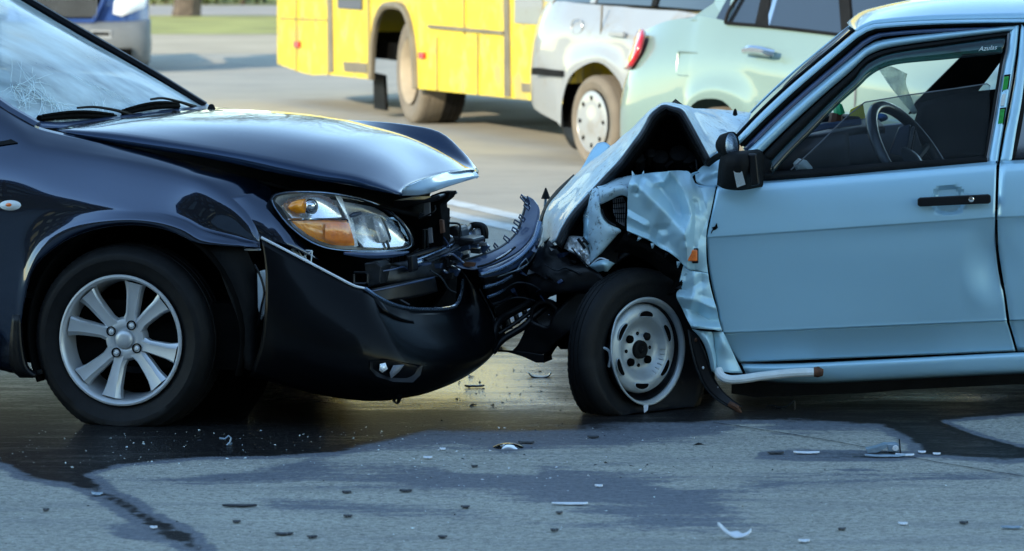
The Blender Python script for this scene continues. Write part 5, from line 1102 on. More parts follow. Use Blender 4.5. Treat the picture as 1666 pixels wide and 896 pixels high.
# front door skin
dr = [row(1172, 301, 1623, 261, .075), row(1168, 304, 1622, 266, .045), row(1166, 309, 1621, 272, .028), row(1160, 338, 1620, 303, .012), row(1153, 372, 1619, 338, .002), row(1151, 383, 1618.5, 350.5, .000), row(1150.7, 385.6, 1618.6, 353, .001),
      row(1150.8, 389, 1618.7, 356.5, .006), row(1151, 404, 1619, 372, .016), row(1153, 430, 1621, 405, .028), row(1158, 462, 1626, 440, .042), row(1167, 500, 1633, 482, .057), row(1174, 534, 1637, 515, .068), row(1175.3, 540.5, 1638, 520, .070),
      row(1176, 542.5, 1638.3, 522, .084), row(1177, 546, 1638.8, 525.5, .086), row(1187, 565, 1645, 546, .105), row(1203, 589.5, 1652, 571, .122)]
def recess(P):
    Q = P.reshape(-1, 3)
    for i, q in enumerate(Q):
        px = CX + q[0] / q[1] * F; py = HY + (CH - q[2]) / q[1] * F; k = (abs((px - 1543.5) / 26) ** 3 + abs((py - 326) / 24) ** 3)
        if k < 1: Q[i] = q + bu.s * .022 * min(1, (1 - k) * 2.2)
    return Q.reshape(P.shape)
P = recess(dent(bsurf(dr, 18, 8), 1612, 425, .10, .022)); P = dent(P, 1598, 460, .08, -.006)
for q in P.reshape(-1, 3): q += bu.s * .0015 * mnoise.noise(Vector(q * 3.1))
door = MB().grid(P).out('front_door', PB, T, smooth=28, thick=.004)
rd_ = [row(1627.5, 262, 2110, 240, .07), row(1627, 266, 2110, 244, .045), row(1626, 272, 2110, 250, .028), row(1624.5, 303, 2115, 285, .012), row(1623.5, 337, 2118, 320, .002), row(1623, 350, 2120, 333, .000), row(1623, 352.6, 2120, 336, .001), row(1623, 356, 2120, 339, .006), row(1623.5, 372, 2120, 355, .016),
       row(1625, 405, 2115, 390, .028), row(1630, 440, 2100, 425, .042), row(1637, 482, 2060, 465, .057), row(1641.5, 514.5, 2030, 499, .068), row(1642.3, 519.6, 2028, 504, .070), row(1642.6, 521.6, 2028, 506, .084), row(1643, 525, 2027, 510, .086), row(1649, 546, 2012, 530, .105), row(1656, 571, 2000, 556, .122)]
P = dent(bsurf(rd_, 6, 3), 1612, 425, .10, .018); MB().grid(P).out('rear_door', PB, T, smooth=28, thick=.004)
q_ = [row(2112, 244, 2560, 262, .06), row(2118, 250, 2570, 270, .03), row(2122, 333, 2590, 330, .0), row(2122, 400, 2600, 420, .02), row(2122, 500, 2590, 500, .05), row(2110, 560, 2580, 560, .09)]
MB().grid(bsurf(q_, 5, 4)).out('rear_wing', PB, T, smooth=40, thick=.004)
for C_ in (dr, rd_, q_): MB().grid(fm(bsurf(C_, 3, 2)), flip=True).out('far_side_panel', PB, T, smooth=30, thick=.004)
E = [[B(x, y, v) * (1 - t) + fm([B(x, y, v)])[0] * t for t in np.linspace(0, 1, 6)] for x, y, v in ((2330, 20, .3), (2540, 230, .12), (2590, 330, .05), (2600, 420, .05), (2580, 560, .1))]
MB().grid(E).out('tailgate', PB, T, smooth=40)
MB().tube([B(1621.5, 262, .05), B(1622, 300, .02), B(1620.5, 350, .012), B(1621, 400, .036), B(1625, 440, .048), B(1634, 482, .062), B(1640, 520, .083), B(1654, 573, .128)], .0024, 5, smooth=30).out('door_gap', M['void'], T)
# sill, pipe
P = bsurf([[(1206, 592, .115), (1260, 592, .112), (1330, 590, .11), (1450, 584, .11), (1666, 573, .11), (2050, 556, .11)], [(1208, 595, .09), (1260, 596, .088), (1330, 593, .088), (1450, 587, .088), (1666, 576, .088), (2050, 559, .088)], [(1210, 600, .085), (1262, 603, .085), (1330, 602, .085), (1450, 597, .085), (1666, 587, .085), (2050, 571, .085)],
           [(1216, 612, .10), (1266, 618, .10), (1340, 619, .10), (1450, 614, .10), (1666, 603, .10), (2050, 588, .10)], [(1220, 616, .15), (1268, 622, .15), (1345, 623, .15), (1450, 618, .15), (1666, 607, .15), (2050, 592, .15)]], 4, 4)
MB().grid(P).out('sill', PB, T, smooth=50, thick=.003)
MB().tube([B(1168, 600, .06), B(1172, 610, .05), (B(1182, 616, .045)), B(1200, 617, .045), B(1245, 611, .05), B(1290, 606.5, .055), B(1328, 605, .06)], .0155, 10, smooth=40).out('pale_tube', M['white_part'], T, label='pale bent strip hanging below the sill')
MB().tube([B(1324, 605, .06), B(1331, 605, .06), B(1339, 606, .062)], [.0165, .019, .012], 10).out('tube_cap', M['rust'], T)
MB().box(BL(2.30, UW / 2, .24), 1.90, UW / 2 - .20, .08, (bu.f, bu.s, A(0, 0, 1))).out('underbody', M['void'], T, smooth=0); MB().box(BL(2.0, UW - .12, .19), 1.7, .07, .09, (bu.f, bu.s, A(0, 0, 1))).out('underbody', M['void'], T, smooth=0)
MB().prism([B(x, y, .20) for x, y in ((1190, 614), (1666, 604), (2100, 590), (2100, 614), (1640, 626), (1470, 634), (1400, 640), (1230, 646), (1190, 640))], bu.s * 1.1).out('underbody', M['matte_black'], T, smooth=0)
# ---- crushed front wing
W_ = [[(1030, 286, 0.058), (1024, 298, 0.018), (1022, 313, 0.006), (1021, 330, 0.006), (1021, 346, 0.012), (1020, 361, 0.018), (1020, 375, 0.034)],
      [(1043, 284, 0.074), (1038, 300, -0.013), (1040, 319, 0.027), (1041, 339, 0.015), (1041, 355, 0.006), (1040, 370, 0.009), (1040, 384, 0.027)],
      [(1062, 281, 0.061), (1058, 295, 0.040), (1055, 317, -0.016), (1060, 340, 0.037), (1059, 360, 0.019), (1057, 376, 0.013), (1057, 391, 0.027)],
      [(1082, 279, 0.024), (1080, 297, 0.046), (1076, 319, 0.040), (1075, 338, -0.017), (1076, 362, 0.038), (1074, 383, 0.021), (1074, 403, 0.024)],
      [(1090, 278, -0.012), (1093, 299, 0.018), (1094, 322, 0.046), (1095, 344, 0.034), (1096, 361, -0.015), (1092, 388, 0.034), (1088, 410, 0.027)],
      [(1101, 277.5, 0.037), (1106, 298, -0.008), (1110, 320, 0.001), (1109, 342, 0.040), (1111, 364, 0.024), (1113, 382, -0.017), (1103, 421, 0.027)],
      [(1112, 278, 0.049), (1116, 300, 0.024), (1121, 322, -0.013), (1123, 345, -0.007), (1116, 368, 0.030), (1117, 396, -0.018), (1112, 431, 0.024)],
      [(1122, 281, 0.043), (1125, 303, 0.018), (1129, 325, 0.013), (1130, 347, 0.011), (1127, 370, 0.019), (1122, 402, 0.009), (1119, 438, 0.018)],
      [(1134, 303, 0.034), (1136, 318, 0.027), (1138, 335, 0.023), (1138, 355, 0.019), (1137, 378, 0.016), (1134, 408, 0.008), (1130, 440, 0.008)],
      [(1150, 304, 0.034), (1149, 320, 0.018), (1148, 338, 0.003), (1146, 358, 0.006), (1144, 382, 0.009), (1143, 412, -0.002), (1143, 443, 0.001)],
      [(1164.5, 305, 0.037), (1160, 326, 0.019), (1155, 350, 0.014), (1150, 372, 0.008), (1148.5, 393, 0.008), (1149, 420, 0.008), (1152, 445, 0.012)]]
def folds(curves, ku, kv, creases, keep=.25, first=True):
    """traced panel with sharp tent-shaped creases: (polyline px, depth, half width)"""
    C = np.array([[(x, y, v if (j == 0 and first) else .018 + (v - .018) * keep) for j, (x, y, v) in enumerate(c)] for c in curves]); S = surf(C, ku, kv); out = S.copy()
    for i in range(S.shape[0]):
        for j in range(S.shape[1]):
            x, y, v = S[i, j]
            for pl, amp, wd in creases:
                dm = 1e9
                for (x0, y0), (x1, y1) in zip(pl[:-1], pl[1:]):
                    t = max(0, min(1, ((x - x0) * (x1 - x0) + (y - y0) * (y1 - y0)) / ((x1 - x0) ** 2 + (y1 - y0) ** 2))); dm = min(dm, math.hypot(x - x0 - t * (x1 - x0), y - y0 - t * (y1 - y0)))
                v += 1.3 * amp * max(0, 1 - dm / wd) ** 1.1
            out[i, j] = B(x, y, v + .0009 * mnoise.noise(Vector((x * .07, y * .07, 3))) + .0004 * mnoise.noise(Vector((x * .2, y * .2, 5))))
    return out
CR = [([(1034, 298), (1052, 316), (1072, 335), (1096, 359), (1113, 380), (1117, 402)], -.046, 44), ([(1089, 276), (1097, 288), (1110, 306), (1119, 325), (1125, 350), (1117, 370), (1113, 382)], -.036, 26), ([(1060, 294), (1072, 308), (1088, 326), (1104, 352)], .016, 24),
      ([(1043, 284), (1062, 298), (1080, 295), (1089, 280)], -.016, 9), ([(1020, 350), (1048, 366)], -.016, 10), ([(1073, 404), (1067, 388), (1070, 374), (1084, 372)], .012, 11), ([(1020, 375), (1054, 388), (1076, 404), (1098, 420), (1114, 436)], -.010, 7), ([(1100, 300), (1106, 330), (1110, 352)], .012, 16), ([(1129, 330), (1131, 360), (1128, 400)], .010, 8), ([(1117, 402), (1118, 436)], -.018, 12),
      ([(1046, 286), (1040, 300), (1036, 312)], .014, 8), ([(1150, 330), (1150, 372)], -.006, 14)]
P = folds(W_, 11, 11, CR); MB().grid(P).out('front_wing', M['wing_paint'], T, smooth=60, thick=.003, label='crumpled front wing with sharp creases')
lw = [[(1112, 431, .03), (1119, 438, .02), (1130, 441, .004), (1143, 443, -.008), (1152, 445, .010)], [(1104, 466, .05), (1112, 462, .02), (1126, 462, -.02), (1142, 463, -.016), (1155, 464, .018)], [(1101, 482, .05), (1111, 481, .02), (1128, 484, .002), (1145, 486, .014), (1161, 487, .024)],
      [(1110, 501, .04), (1117, 503, .006), (1131, 504, .044), (1149, 506, .03), (1167, 506, .034)], [(1117, 517, .045), (1125, 519, .02), (1138, 521, .014), (1154, 522, .02), (1170, 522, .04)], [(1124, 530, .05), (1134, 533, .012), (1146, 534.5, .0), (1160, 535.5, .006), (1174, 536, .04)],
      [(1125, 533, .08), (1135, 536, .05), (1148, 537.5, .045), (1162, 538, .045), (1175, 538.5, .06)]]
MB().grid(folds(lw, 10, 10, [([(1099, 476), (1120, 470), (1140, 458)], .014, 14), ([(1108, 500), (1128, 505), (1152, 520), (1170, 520)], .030, 18), ([(1104, 482), (1118, 486), (1140, 492), (1160, 500)], -.014, 12), ([(1128, 441), (1130, 470), (1124, 500)], -.016, 13), ([(1122, 530), (1146, 531), (1174, 533)], -.012, 7)], .4, False)).out('front_wing', M['wing_paint'], T, smooth=60, thick=.003, label='lower rear corner of the crushed wing')
MB().tube([B(1124, 532, .04), B(1136, 535.5, .01), B(1148, 537, .002), B(1162, 538, .01), B(1175, 538, .045)], .004, 5, smooth=16).out('seam', M['void'], T)
P = bsurf([[(1126, 535, .05), (1140, 537, .02), (1158, 538, .04)], [(1136, 545, .04), (1148, 548, .01), (1161, 550, .05)], [(1146, 560, .04), (1155, 563, .015), (1163, 566, .06)], [(1153, 580, .05), (1160, 584, .03), (1166, 588, .07)], [(1158, 603, .06), (1163, 606, .05), (1168, 608, .08)]], 5, 5)
MB().grid(P).out('wing_tail', M['wing_paint'], T, smooth=60, thick=.003)
P = bsurf([[(1160, 538, .05), (1168, 538, .045), (1176, 539, .05)], [(1162, 560, .055), (1176, 558, .035), (1186, 560, .06)], [(1165, 582, .06), (1182, 582, .06), (1197, 584, .075)], [(1168, 603, .06), (1188, 606, .055), (1208, 607, .085)]], 5, 5)
MB().grid(P).out('wing_tail', M['wing_paint'], T, smooth=60, thick=.003)
MB().prism([B(x, y, .13) for x, y in ((1150, 530), (1205, 590), (1212, 612), (1165, 612))], bu.s * .05).out('sill_end', M['void'], T, smooth=0)
P = bsurf([[(1121, 536, .10), (1134, 545, .10)], [(1126, 568, .09), (1147, 572, .09)], [(1136, 603, .08), (1160, 610, .08)], [(1150, 632, .07), (1175, 634, .07)], [(1168, 650, .06), (1192, 650, .06)], [(1190, 662, .05), (1208, 662, .05)]], 4, 6)
MB().grid(P).out('torn_liner', M['black_plastic'], T, smooth=50, thick=.006); 
MB().tube([B(1120, 536, .095), B(1125, 568, .085), B(1135, 603, .075), B(1149, 632, .065), B(1168, 651, .055), B(1190, 664, .05), B(1203, 670, .05)], .0035, 5, smooth=30).out('liner_edge', M['dark_steel'], T)
MB().tube([B(1186, 656, .05), B(1198, 663, .045), B(1206, 671, .045)], [.010, .012, .004], 6).out('rusty_tip', M['rust'], T)
for x, y, r, m in ((1132, 553, .006, 'rust'), (1144, 598, .004, 'shard'), (1168, 631, .008, 'grey_int')): MB().dome([B(x, y, .072) + r * (math.cos(t) * bu.f + math.sin(t) * A(0, 0, 1.3)) for t in np.linspace(0, 6.28, 11)[:-1]], sN, .004, 3).out('bolt', M[m], T)
# scoop between wing top and scuttle, and the lit inner fold behind the mirror
P = bsurf([[(1164, 305, .052), (1140, 304.5, .048), (1126, 299, .046), (1121, 290, .05), (1124, 283, .06), (1134, 279, .07)], [(1165, 302, .06), (1142, 302, .056), (1130, 297.5, .055), (1125.5, 290, .06), (1129, 284, .07), (1136, 281, .08)]], 6, 3); MB().grid(P).out('wing_lip', PB, T, smooth=50, thick=.004)
MB().prism([B(x, y, .09) for x, y in ((1124, 286), (1136, 280), (1165, 290), (1166, 303), (1132, 301), (1125, 295))], bu.s * .03).out('scoop', M['void'], T, smooth=0)
P = bsurf([[(1131, 283, .085), (1134, 297, .065), (1150, 303, .062), (1170, 303, .07)], [(1140, 273, .12), (1146, 284, .075), (1160, 290, .085), (1176, 290, .08)], [(1155, 261, .16), (1160, 272, .12), (1170, 276, .08), (1184, 276, .09)], [(1172, 240, .22), (1176, 250, .18), (1182, 262, .14), (1190, 262, .12)]], 5, 5)
MB().grid(P).out('scuttle_side', M['wing_paint'], T, smooth=50, thick=.003)
# side repeater
b = MB(); b.box(B(1131, 415.5, -.012), .011, .012, .026); b.out('side_repeater', M['black_plastic'], T, smooth=0, bev=.004)
b = MB(); b.box(B(1126.5, 415, -.024), .0165, .012, .0195); b.out('side_repeater', M['orange_lamp'], T, smooth=0, bev=.004)
# black star shaped tear in the paint
MB().prism([B(x, y, .001) for x, y in ((1157, 377), (1160, 372), (1158, 370), (1163, 368), (1166.5, 362), (1167, 367), (1168, 370), (1165, 373), (1160, 375), (1156.5, 381))], sN * .004).out('tear', M['void'], T, smooth=0)
# ---- lamp corner, headlamp hole, front panel
P = bsurf([[(966, 303, .16), (984, 297, .14), (1003, 291, .12), (1020, 287, .11), (1036, 285, .10)], [(973, 305, .07), (988, 303, .06), (1004, 299, .05), (1018, 297, .05), (1030, 298, .04)], [(975, 318, .03), (990, 312, .01), (1004, 306, .0), (1017, 305, .0), (1025, 310, .0)], [(976, 333, .04), (990, 326, .03), (1003, 319.5, .02), (1013, 317, .01), (1023, 321, .015)]], 5, 5)
MB().grid(P).out('lamp_cowl', M['blue_scuffed'], T, smooth=50, thick=.004)
bowl = [(976, 333), (990, 325), (1003, 318), (1013, 316), (1022, 321), (1021, 345), (1020, 373), (1008, 371), (994, 366), (985, 357), (979, 347)]
MB().dome([B(x, y, .035) for x, y in bowl], bu.s, .09, 6, 1.6).out('lamp_hole', M['void'], T, smooth=50)
MB().prism([B(x, y, .05) for x, y in ((997, 324), (1013, 320), (1018, 330), (1016, 368), (1003, 360), (998, 345))], bu.s * .01).out('broken_lamp', M['grey_int'], T, smooth=0)
b = MB()
for k in range(5): b.tube([B(999 + 3.6 * k, 323, .045), B(1002 + 3.2 * k, 362, .045)], .0016, 4)
for k in range(4): b.tube([B(997, 331 + 8 * k, .045), B(1017, 329 + 9 * k, .045)], .0014, 4)
b.out('lamp_grid', M['void'], T, kind='stuff')
MB().tube([B(979, 340, .03), B(983, 352, .03), B(990, 360, .03), B(1002, 367, .03)], .0035, 5, smooth=14).out('lamp_rim', M['dark_steel'], T)
MB().tube([B(1021.5, 319, .02), B(1020.5, 345, .02), B(1019.5, 376, .03)], .0045, 5, smooth=8).out('lamp_rim', M['void'], T)
P = bsurf([[(966, 304, .10), (974, 308, .07), (976, 320, .05), (977, 334, .05)], [(961, 318, .08), (968, 325, .05), (973, 335, .035), (979, 348, .04)], [(956, 338, .09), (966, 345, .045), (976, 354, .03), (990, 364, .035)], [(953, 362, .10), (964, 368, .05), (984, 373, .025), (1010, 374, .035)],
           [(954, 385, .11), (964, 388, .055), (980, 391, .03), (1004, 381, .05)], [(959, 405, .10), (967, 407, .06), (976, 407, .04), (990, 397, .06)], [(959, 428, .09), (963, 426, .07), (970, 418, .06), (979, 410, .07)]], 5, 5)
MB().grid(crumple(P, .012, 16, 3)).out('front_panel', M['blue_scuffed'], T, smooth=40, thick=.004)
P = bsurf([[(951, 372, .12), (949, 352, .12), (955, 334, .11), (963, 318, .10)], [(950, 392, .11), (953, 372, .08), (959, 352, .08), (966, 340, .08)], [(958, 402, .10), (960, 386, .08), (963, 370, .07), (968, 356, .07)]], 4, 5)
MB().grid(P).out('front_panel', PB, T, smooth=50, thick=.004)
P = bsurf([[(957, 432, .08), (976, 424, .03), (988, 424, .02), (1000, 428, .06)], [(964, 436, .07), (978, 430, .0), (988, 431, .0), (994, 434, .05)], [(974, 442, .07), (981, 440, .04), (985, 441, .03), (988, 441, .05)]], 5, 5); MB().grid(P).out('curled_edge', M['wing_paint'], T, smooth=60, thick=.004)
MB().prism([B(x, y, .10) for x, y in ((979, 408), (1013, 376), (1022, 376), (1010, 396), (1003, 430), (989, 424), (968, 424))], bu.s * .03).out('inner_wing', M['matte_black'], T, smooth=0)
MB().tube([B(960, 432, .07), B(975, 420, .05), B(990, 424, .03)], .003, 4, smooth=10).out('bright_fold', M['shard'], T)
rn = np.random.default_rng(21)
P = bsurf([[(917, 404, .14), (922, 386, .14), (936, 384, .13), (950, 385, .12)], [(926, 408, .12), (932, 396, .10), (942, 394, .08), (953, 394, .09)], [(938, 416, .12), (944, 408, .08), (950, 405, .08), (957, 406, .09)], [(948, 426, .12), (953, 422, .09), (957, 418, .08), (959, 416, .09)], [(956, 434, .11), (958, 431, .10), (959, 429, .09), (960, 426, .09)]], 6, 6)
MB().grid(crumple(P, .022, 45, 8)).out('crushed_metal', M['soft_chrome'], T, smooth=20, thick=.002)
for a_, c_, r in (((940, 388), (952, 404), .006), ((948, 386), (957, 398), .005), ((935, 411), (957, 433), .003), ((930, 403), (948, 424), .0025)): MB().tube([B(*a_, .07), B(*c_, .07)], r, 6).out('crushed_rod', M['black_plastic'], T)
# radiator cavity / dark bay behind the torn front and under the folded bonnet
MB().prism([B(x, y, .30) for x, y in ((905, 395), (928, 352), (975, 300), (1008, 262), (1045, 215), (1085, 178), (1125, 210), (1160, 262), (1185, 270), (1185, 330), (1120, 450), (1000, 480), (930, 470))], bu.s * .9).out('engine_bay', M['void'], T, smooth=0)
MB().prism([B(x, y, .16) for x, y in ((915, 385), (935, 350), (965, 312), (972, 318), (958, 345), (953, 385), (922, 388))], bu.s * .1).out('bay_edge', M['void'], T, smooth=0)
b = MB()
for x, y, s_ in ((1075, 268, .03), (1040, 270, .022), (1105, 262, .035), (1120, 268, .03), (1060, 262, .02)):
    b = MB(); b.lathe([(.0, s_), (.05, s_ * .95), (.055, s_ * .6), (.055, .001)], B(x, y, .26), nz(sN + A(0, 0, .8)), 16); b.out('engine_part', M['matte_black'], T)
MB().tube([B(1082, 271, .22), B(1095, 262, .22), B(1115, 262, .22), B(1128, 272, .22)], .008, 6, smooth=14).out('engine_hose', M['black_plastic'], T)
MB().tube([B(1122, 240, .25), B(1132, 236, .24), B(1139, 235, .24)], [.002, .003, .006], 5).out('bright_wire', M['foam_yellow'] if False else M['shard'], T)
for x, y in ((1052, 259), (1112, 243), (1117, 245)): MB().dome([B(x + 3 * math.cos(t), y + 1.6 * math.sin(t), .25) for t in np.linspace(0, 6.28, 9)[:-1]], sN, .004, 2).out('bright_chip', M['shard'], T)
MB().tube([B(1134, 240, .23), B(1133, 255, .22), B(1134, 276, .2)], .004, 5).out('bay_strut', M['dark_steel'], T)
# ---- folded bonnet
hN = [(904, 394, .10), (914, 373, .10), (928, 350, .10), (950, 324, .10), (974, 297, .10), (992, 278, .10), (1009, 260, .10), (1026, 237, .10), (1042, 216, .10), (1058, 188, .10), (1068, 178, .10), (1080, 171, .10), (1095, 174, .10), (1110, 179, .10), (1119, 192, .10), (1128, 208, .10), (1142, 234, .10), (1156, 260, .10)]
hM = [(893, 398, .45), (901, 368, .45), (914, 342, .45), (934, 314, .45), (958, 284, .45), (980, 262, .45), (1000, 242, .45), (1020, 220, .45), (1038, 201, .45), (1057, 182, .45), (1070, 172, .45), (1084, 167, .40), (1100, 171, .42), (1116, 176, .45), (1130, 192, .48), (1143, 206, .50), (1160, 222, .50), (1178, 240, .46)]
hF = [(883, 396, .95), (884, 364, .95), (893, 338, .95), (915, 312, .95), (941, 283, .95), (962, 264, .95), (984, 246, .95), (1006, 228, .95), (1028, 211, .92), (1050, 189, .85), (1064, 179, .75), (1084, 168, .60), (1104, 172, .75), (1124, 176, .90), (1146, 184, .95), (1165, 192, .98), (1186, 203, 1.0), (1206, 214, .98)]
hG = [(890, 392, 1.3), (892, 362, 1.32), (902, 336, 1.34), (922, 312, 1.34), (947, 284, 1.34), (966, 268, 1.34), (988, 250, 1.34), (1010, 232, 1.34), (1032, 214, 1.32), (1054, 196, 1.28), (1070, 186, 1.2), (1090, 178, 1.1), (1112, 175, 1.15), (1136, 176, 1.25), (1160, 177, 1.32), (1182, 179, 1.36), (1206, 182, 1.38), (1232, 186, 1.38)]
def rim_(c, dx, dy, dv): return [(x + dx, y + dy, v + dv) for x, y, v in c]
P = surf([[B(*q) for q in c] for c in (hN, rim_(hN, -1.5, -4, .10) if False else [(a[0] * .75 + b_[0] * .25, a[1] * .75 + b_[1] * .25 - 1, a[2] * .75 + b_[2] * .25) for a, b_ in zip(hN, hM)], hM, hF, hG)], 3, 5)
P = crumple(crumple(P, .010, 3, 4, (0, 0, 1)), .003, 22, 6, (0, 0, 1)); MB().grid(P).out('bonnet', M['blue_scuffed'], T, smooth=40, thick=.004)
# thick dark underside edge of the bonnet
fl = [[B(*q) for q in hN], [B(x + (4 if x < 1085 else -5), y + 5, v - .012) for x, y, v in hN], [B(x + (9 if x < 1085 else -8), y + 10, v + .03) for x, y, v in hN], [B(x + (14 if x < 1085 else -12), y + 16, v + .12) for x, y, v in hN]]
for r_, lo_i in ((fl[1], 0),): pass
MB().grid(surf(fl[:3], 3, 3)).out('bonnet_frame', M['dark_steel'], T, smooth=50, thick=.006)
MB().grid(surf(fl[2:], 3, 3)).out('bonnet_lining', M['void'], T, smooth=50, thick=.01)
P = bsurf([[(935, 292, 1.4), (950, 268, 1.4), (962, 246, 1.4), (972, 233, 1.4)], [(948, 285, 1.36), (962, 262, 1.38), (976, 243, 1.38), (984, 231, 1.38)], [(960, 276, 1.36), (974, 262, 1.36), (986, 248, 1.36), (993, 237, 1.36)]], 5, 4); MB().grid(P).out('far_wing', PB, T, smooth=60, thick=.004)
MB().dome([B(1196 + 4 * math.cos(t), 186 + 2.5 * math.sin(t), 1.0) for t in np.linspace(0, 6.28, 11)[:-1]], A(0, -.3, 1), .022, 4, 3).out('washer_jet', M['matte_black'], T)
P = bsurf([[(878, 352, 1.25), (884, 342, 1.25), (890, 334, 1.25)], [(880, 380, 1.25), (890, 366, 1.25), (902, 350, 1.25)]], 3, 3); MB().grid(P).out('far_wing', PB, T, smooth=60, thick=.004)
MB().tube([B(886, 340, 1.26), B(888, 320, 1.26)], .006, 5).out('bent_rod', M['shard_blue'], T)
MB().lathe([(-.012, .001), (-.012, .018), (.010, .010), (.03, .002)], B(888, 318, 1.26), A(0, 0, 1), 8).out('rod_tip', M['matte_black'], T)
P = bsurf([[(882, 366, 1.0), (895, 340, 1.02), (915, 315, 1.05), (940, 290, 1.05)], [(880, 362, 1.1), (890, 336, 1.12), (908, 312, 1.12), (936, 286, 1.12)]], 4, 3); MB().grid(P).out('bonnet_seal', M['matte_black'], T, smooth=50, thick=.02)
b = MB(); b.tube([B(884, 398, .5), B(880, 405, .5), (B(882, 420, .5)), B(890, 435, .5)], .006, 5); b.out('torn_strip', M['shard_blue'], T)
# wheel house: ragged dark edge and strut
P = bsurf([[(1020, 376, .05), (1040, 385, .05), (1058, 393, .05), (1076, 405, .05), (1098, 421, .05), (1121, 441, .05), (1116, 460, .05), (1098, 476, .05)], [(1012, 388, .03), (1034, 396, .02), (1052, 404, .02), (1070, 416, .03), (1090, 432, .03), (1112, 448, .03), (1106, 462, .03), (1092, 478, .04)], [(1000, 408, .08), (1022, 410, .08), (1044, 418, .08), (1062, 430, .08), (1080, 444, .08), (1098, 456, .08), (1094, 468, .08), (1085, 480, .08)]], 5, 5)
MB().grid(crumple(P, .018, 22, 5)).out('arch_lip', M['void'], T, smooth=40, thick=.01)
P = bsurf([[(985, 442, .2), (990, 424, .2), (1010, 404, .2), (1035, 400, .2), (1065, 412, .2), (1092, 435, .2), (1105, 470, .2)], [(985, 450, .5), (990, 432, .5), (1010, 412, .5), (1035, 408, .5), (1065, 420, .5), (1092, 443, .5), (1105, 478, .5)]], 4, 3); MB().grid(P).out('wheel_house', M['matte_black'], T, smooth=60, thick=.02)
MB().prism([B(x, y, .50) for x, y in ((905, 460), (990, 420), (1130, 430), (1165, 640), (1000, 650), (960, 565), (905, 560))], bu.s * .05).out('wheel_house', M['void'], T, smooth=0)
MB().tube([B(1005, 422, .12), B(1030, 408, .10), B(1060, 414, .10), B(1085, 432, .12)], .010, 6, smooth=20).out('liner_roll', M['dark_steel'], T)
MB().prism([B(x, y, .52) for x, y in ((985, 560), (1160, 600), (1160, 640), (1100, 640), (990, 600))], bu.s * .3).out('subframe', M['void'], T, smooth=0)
for k, (x, y, L_, a) in enumerate([(1024, 380, 9, 1.9), (1040, 388, 7, 2.2), (1062, 398, 8, 1.6), (1084, 414, 7, 2.0), (1104, 428, 9, 1.7), (1118, 446, 9, 2.6), (1106, 468, 8, 3.0), (962, 316, 8, 3.6), (955, 352, 7, 3.3), (952, 392, 8, 2.7), (1046, 283, 6, -1.4), (1030, 284, 7, -1.9)]):
    c_, s_ = math.cos(a), math.sin(a)
    MB().prism([B(x + L_ * (c_ * p_ - s_ * q_), y + L_ * (s_ * p_ + c_ * q_), .008 + .01 * (i % 3)) for i, (p_, q_) in enumerate(((-.4, -.4), (.2, -.25), (1.0, .05), (.3, .3), (-.3, .45)))], bu.s * .002).out('torn_metal', M['blue_scuffed' if k % 3 else 'dark_steel'], T, smooth=0)
# ---- flat, steered front wheel
s44 = R_(41); ax = A(math.sin(s44), -math.cos(s44), 0); wf = A(-math.cos(s44), -math.sin(s44), 0)
cf = B(1046, 569, .06); w2 = .105; c = cf - ax * (w2 / 2 - .012); R = .283; r = .175
def squash_flat(p, c_, ax_):
    d = p - c_; a = d @ ax_; lat = d @ wf; rr = math.hypot(lat, d[2])
    low = max(0, (.20 - p[2]) / .20)
    if rr > r + .02:
        p = p + ax_ * (a / .085) * .055 * low * min(1, (rr - r - .02) / .05)
        p = p - wf * lat / .28 * 0 + wf * (-.055 if lat < -.02 else .005) * low * 1.2
        if p[2] > .45: p = p + A(0, 0, -.004)
    p[2] = max(p[2], .003 + .0)
    return p
tb = MB(); rimb = MB()
def rimfn(c_, ax_, u, w_, t, a, rr, k):
    p = c_ + ax_ * a + rr * (math.cos(t) * u + math.sin(t) * w_); d = p - c_; lat = (d @ wf) / r; up = d[2] / r
    if rr > r * .93:          # bent lip at the lower front
        m_ = max(0, lat * .75 - up * .45 - .25); p = p + ax_ * .040 * m_ - d * .10 * m_ * (1 if rr > r else .4)
    return p
h = w2 / 2
rimb.lathe([(h * 1.0, r + .013), (h * 1.04, r + .010), (h * 1.02, r + .004), (h * .86, r - .002), (h * .74, r - .005)], c - A(0, 0, .006), ax, 96, rimfn)
whl = rimb.out('wheel', M['white_rim'], T, smooth=45, thick=.002, label='flat steered front wheel with a bent pale steel rim')
MB().lathe([(h * .74, r - .003), (h * .55, r - .008), (h * .2, r - .012), (-h * .8, r - .02), (-h, r + .01)], c - A(0, 0, .006), ax, 72, rimfn).out('rim_barrel', M['dark_steel'], whl, smooth=45)  # darker steel than the rim puts the gap's shade into the colour
tyre(tb, c, ax, R, r, w2, squash_flat, 150); tb.out('tyre', M['rubber'], whl, smooth=40)
d_ = MB(); d_.lathe([(h * .30, r - .022), (h * .50, r - .021), (h * .70, r - .026), (h * .80, r - .034), (h * .86, r - .048), (h * .86, r - .062), (h * .76, r - .074), (h * .48, r - .086), (h * .30, r - .098), (h * .26, r - .110), (h * .30, .045), (h * .40, .038), (h * .40, .028)], c + A(0, 0, .004) - wf * .003, ax, 72, cap=True)
disc = d_.out('rim_disc', M['white_rim'], whl, smooth=50)
dirn = lambda deg: -wf * math.cos(R_(deg)) + A(0, 0, math.sin(R_(deg)))
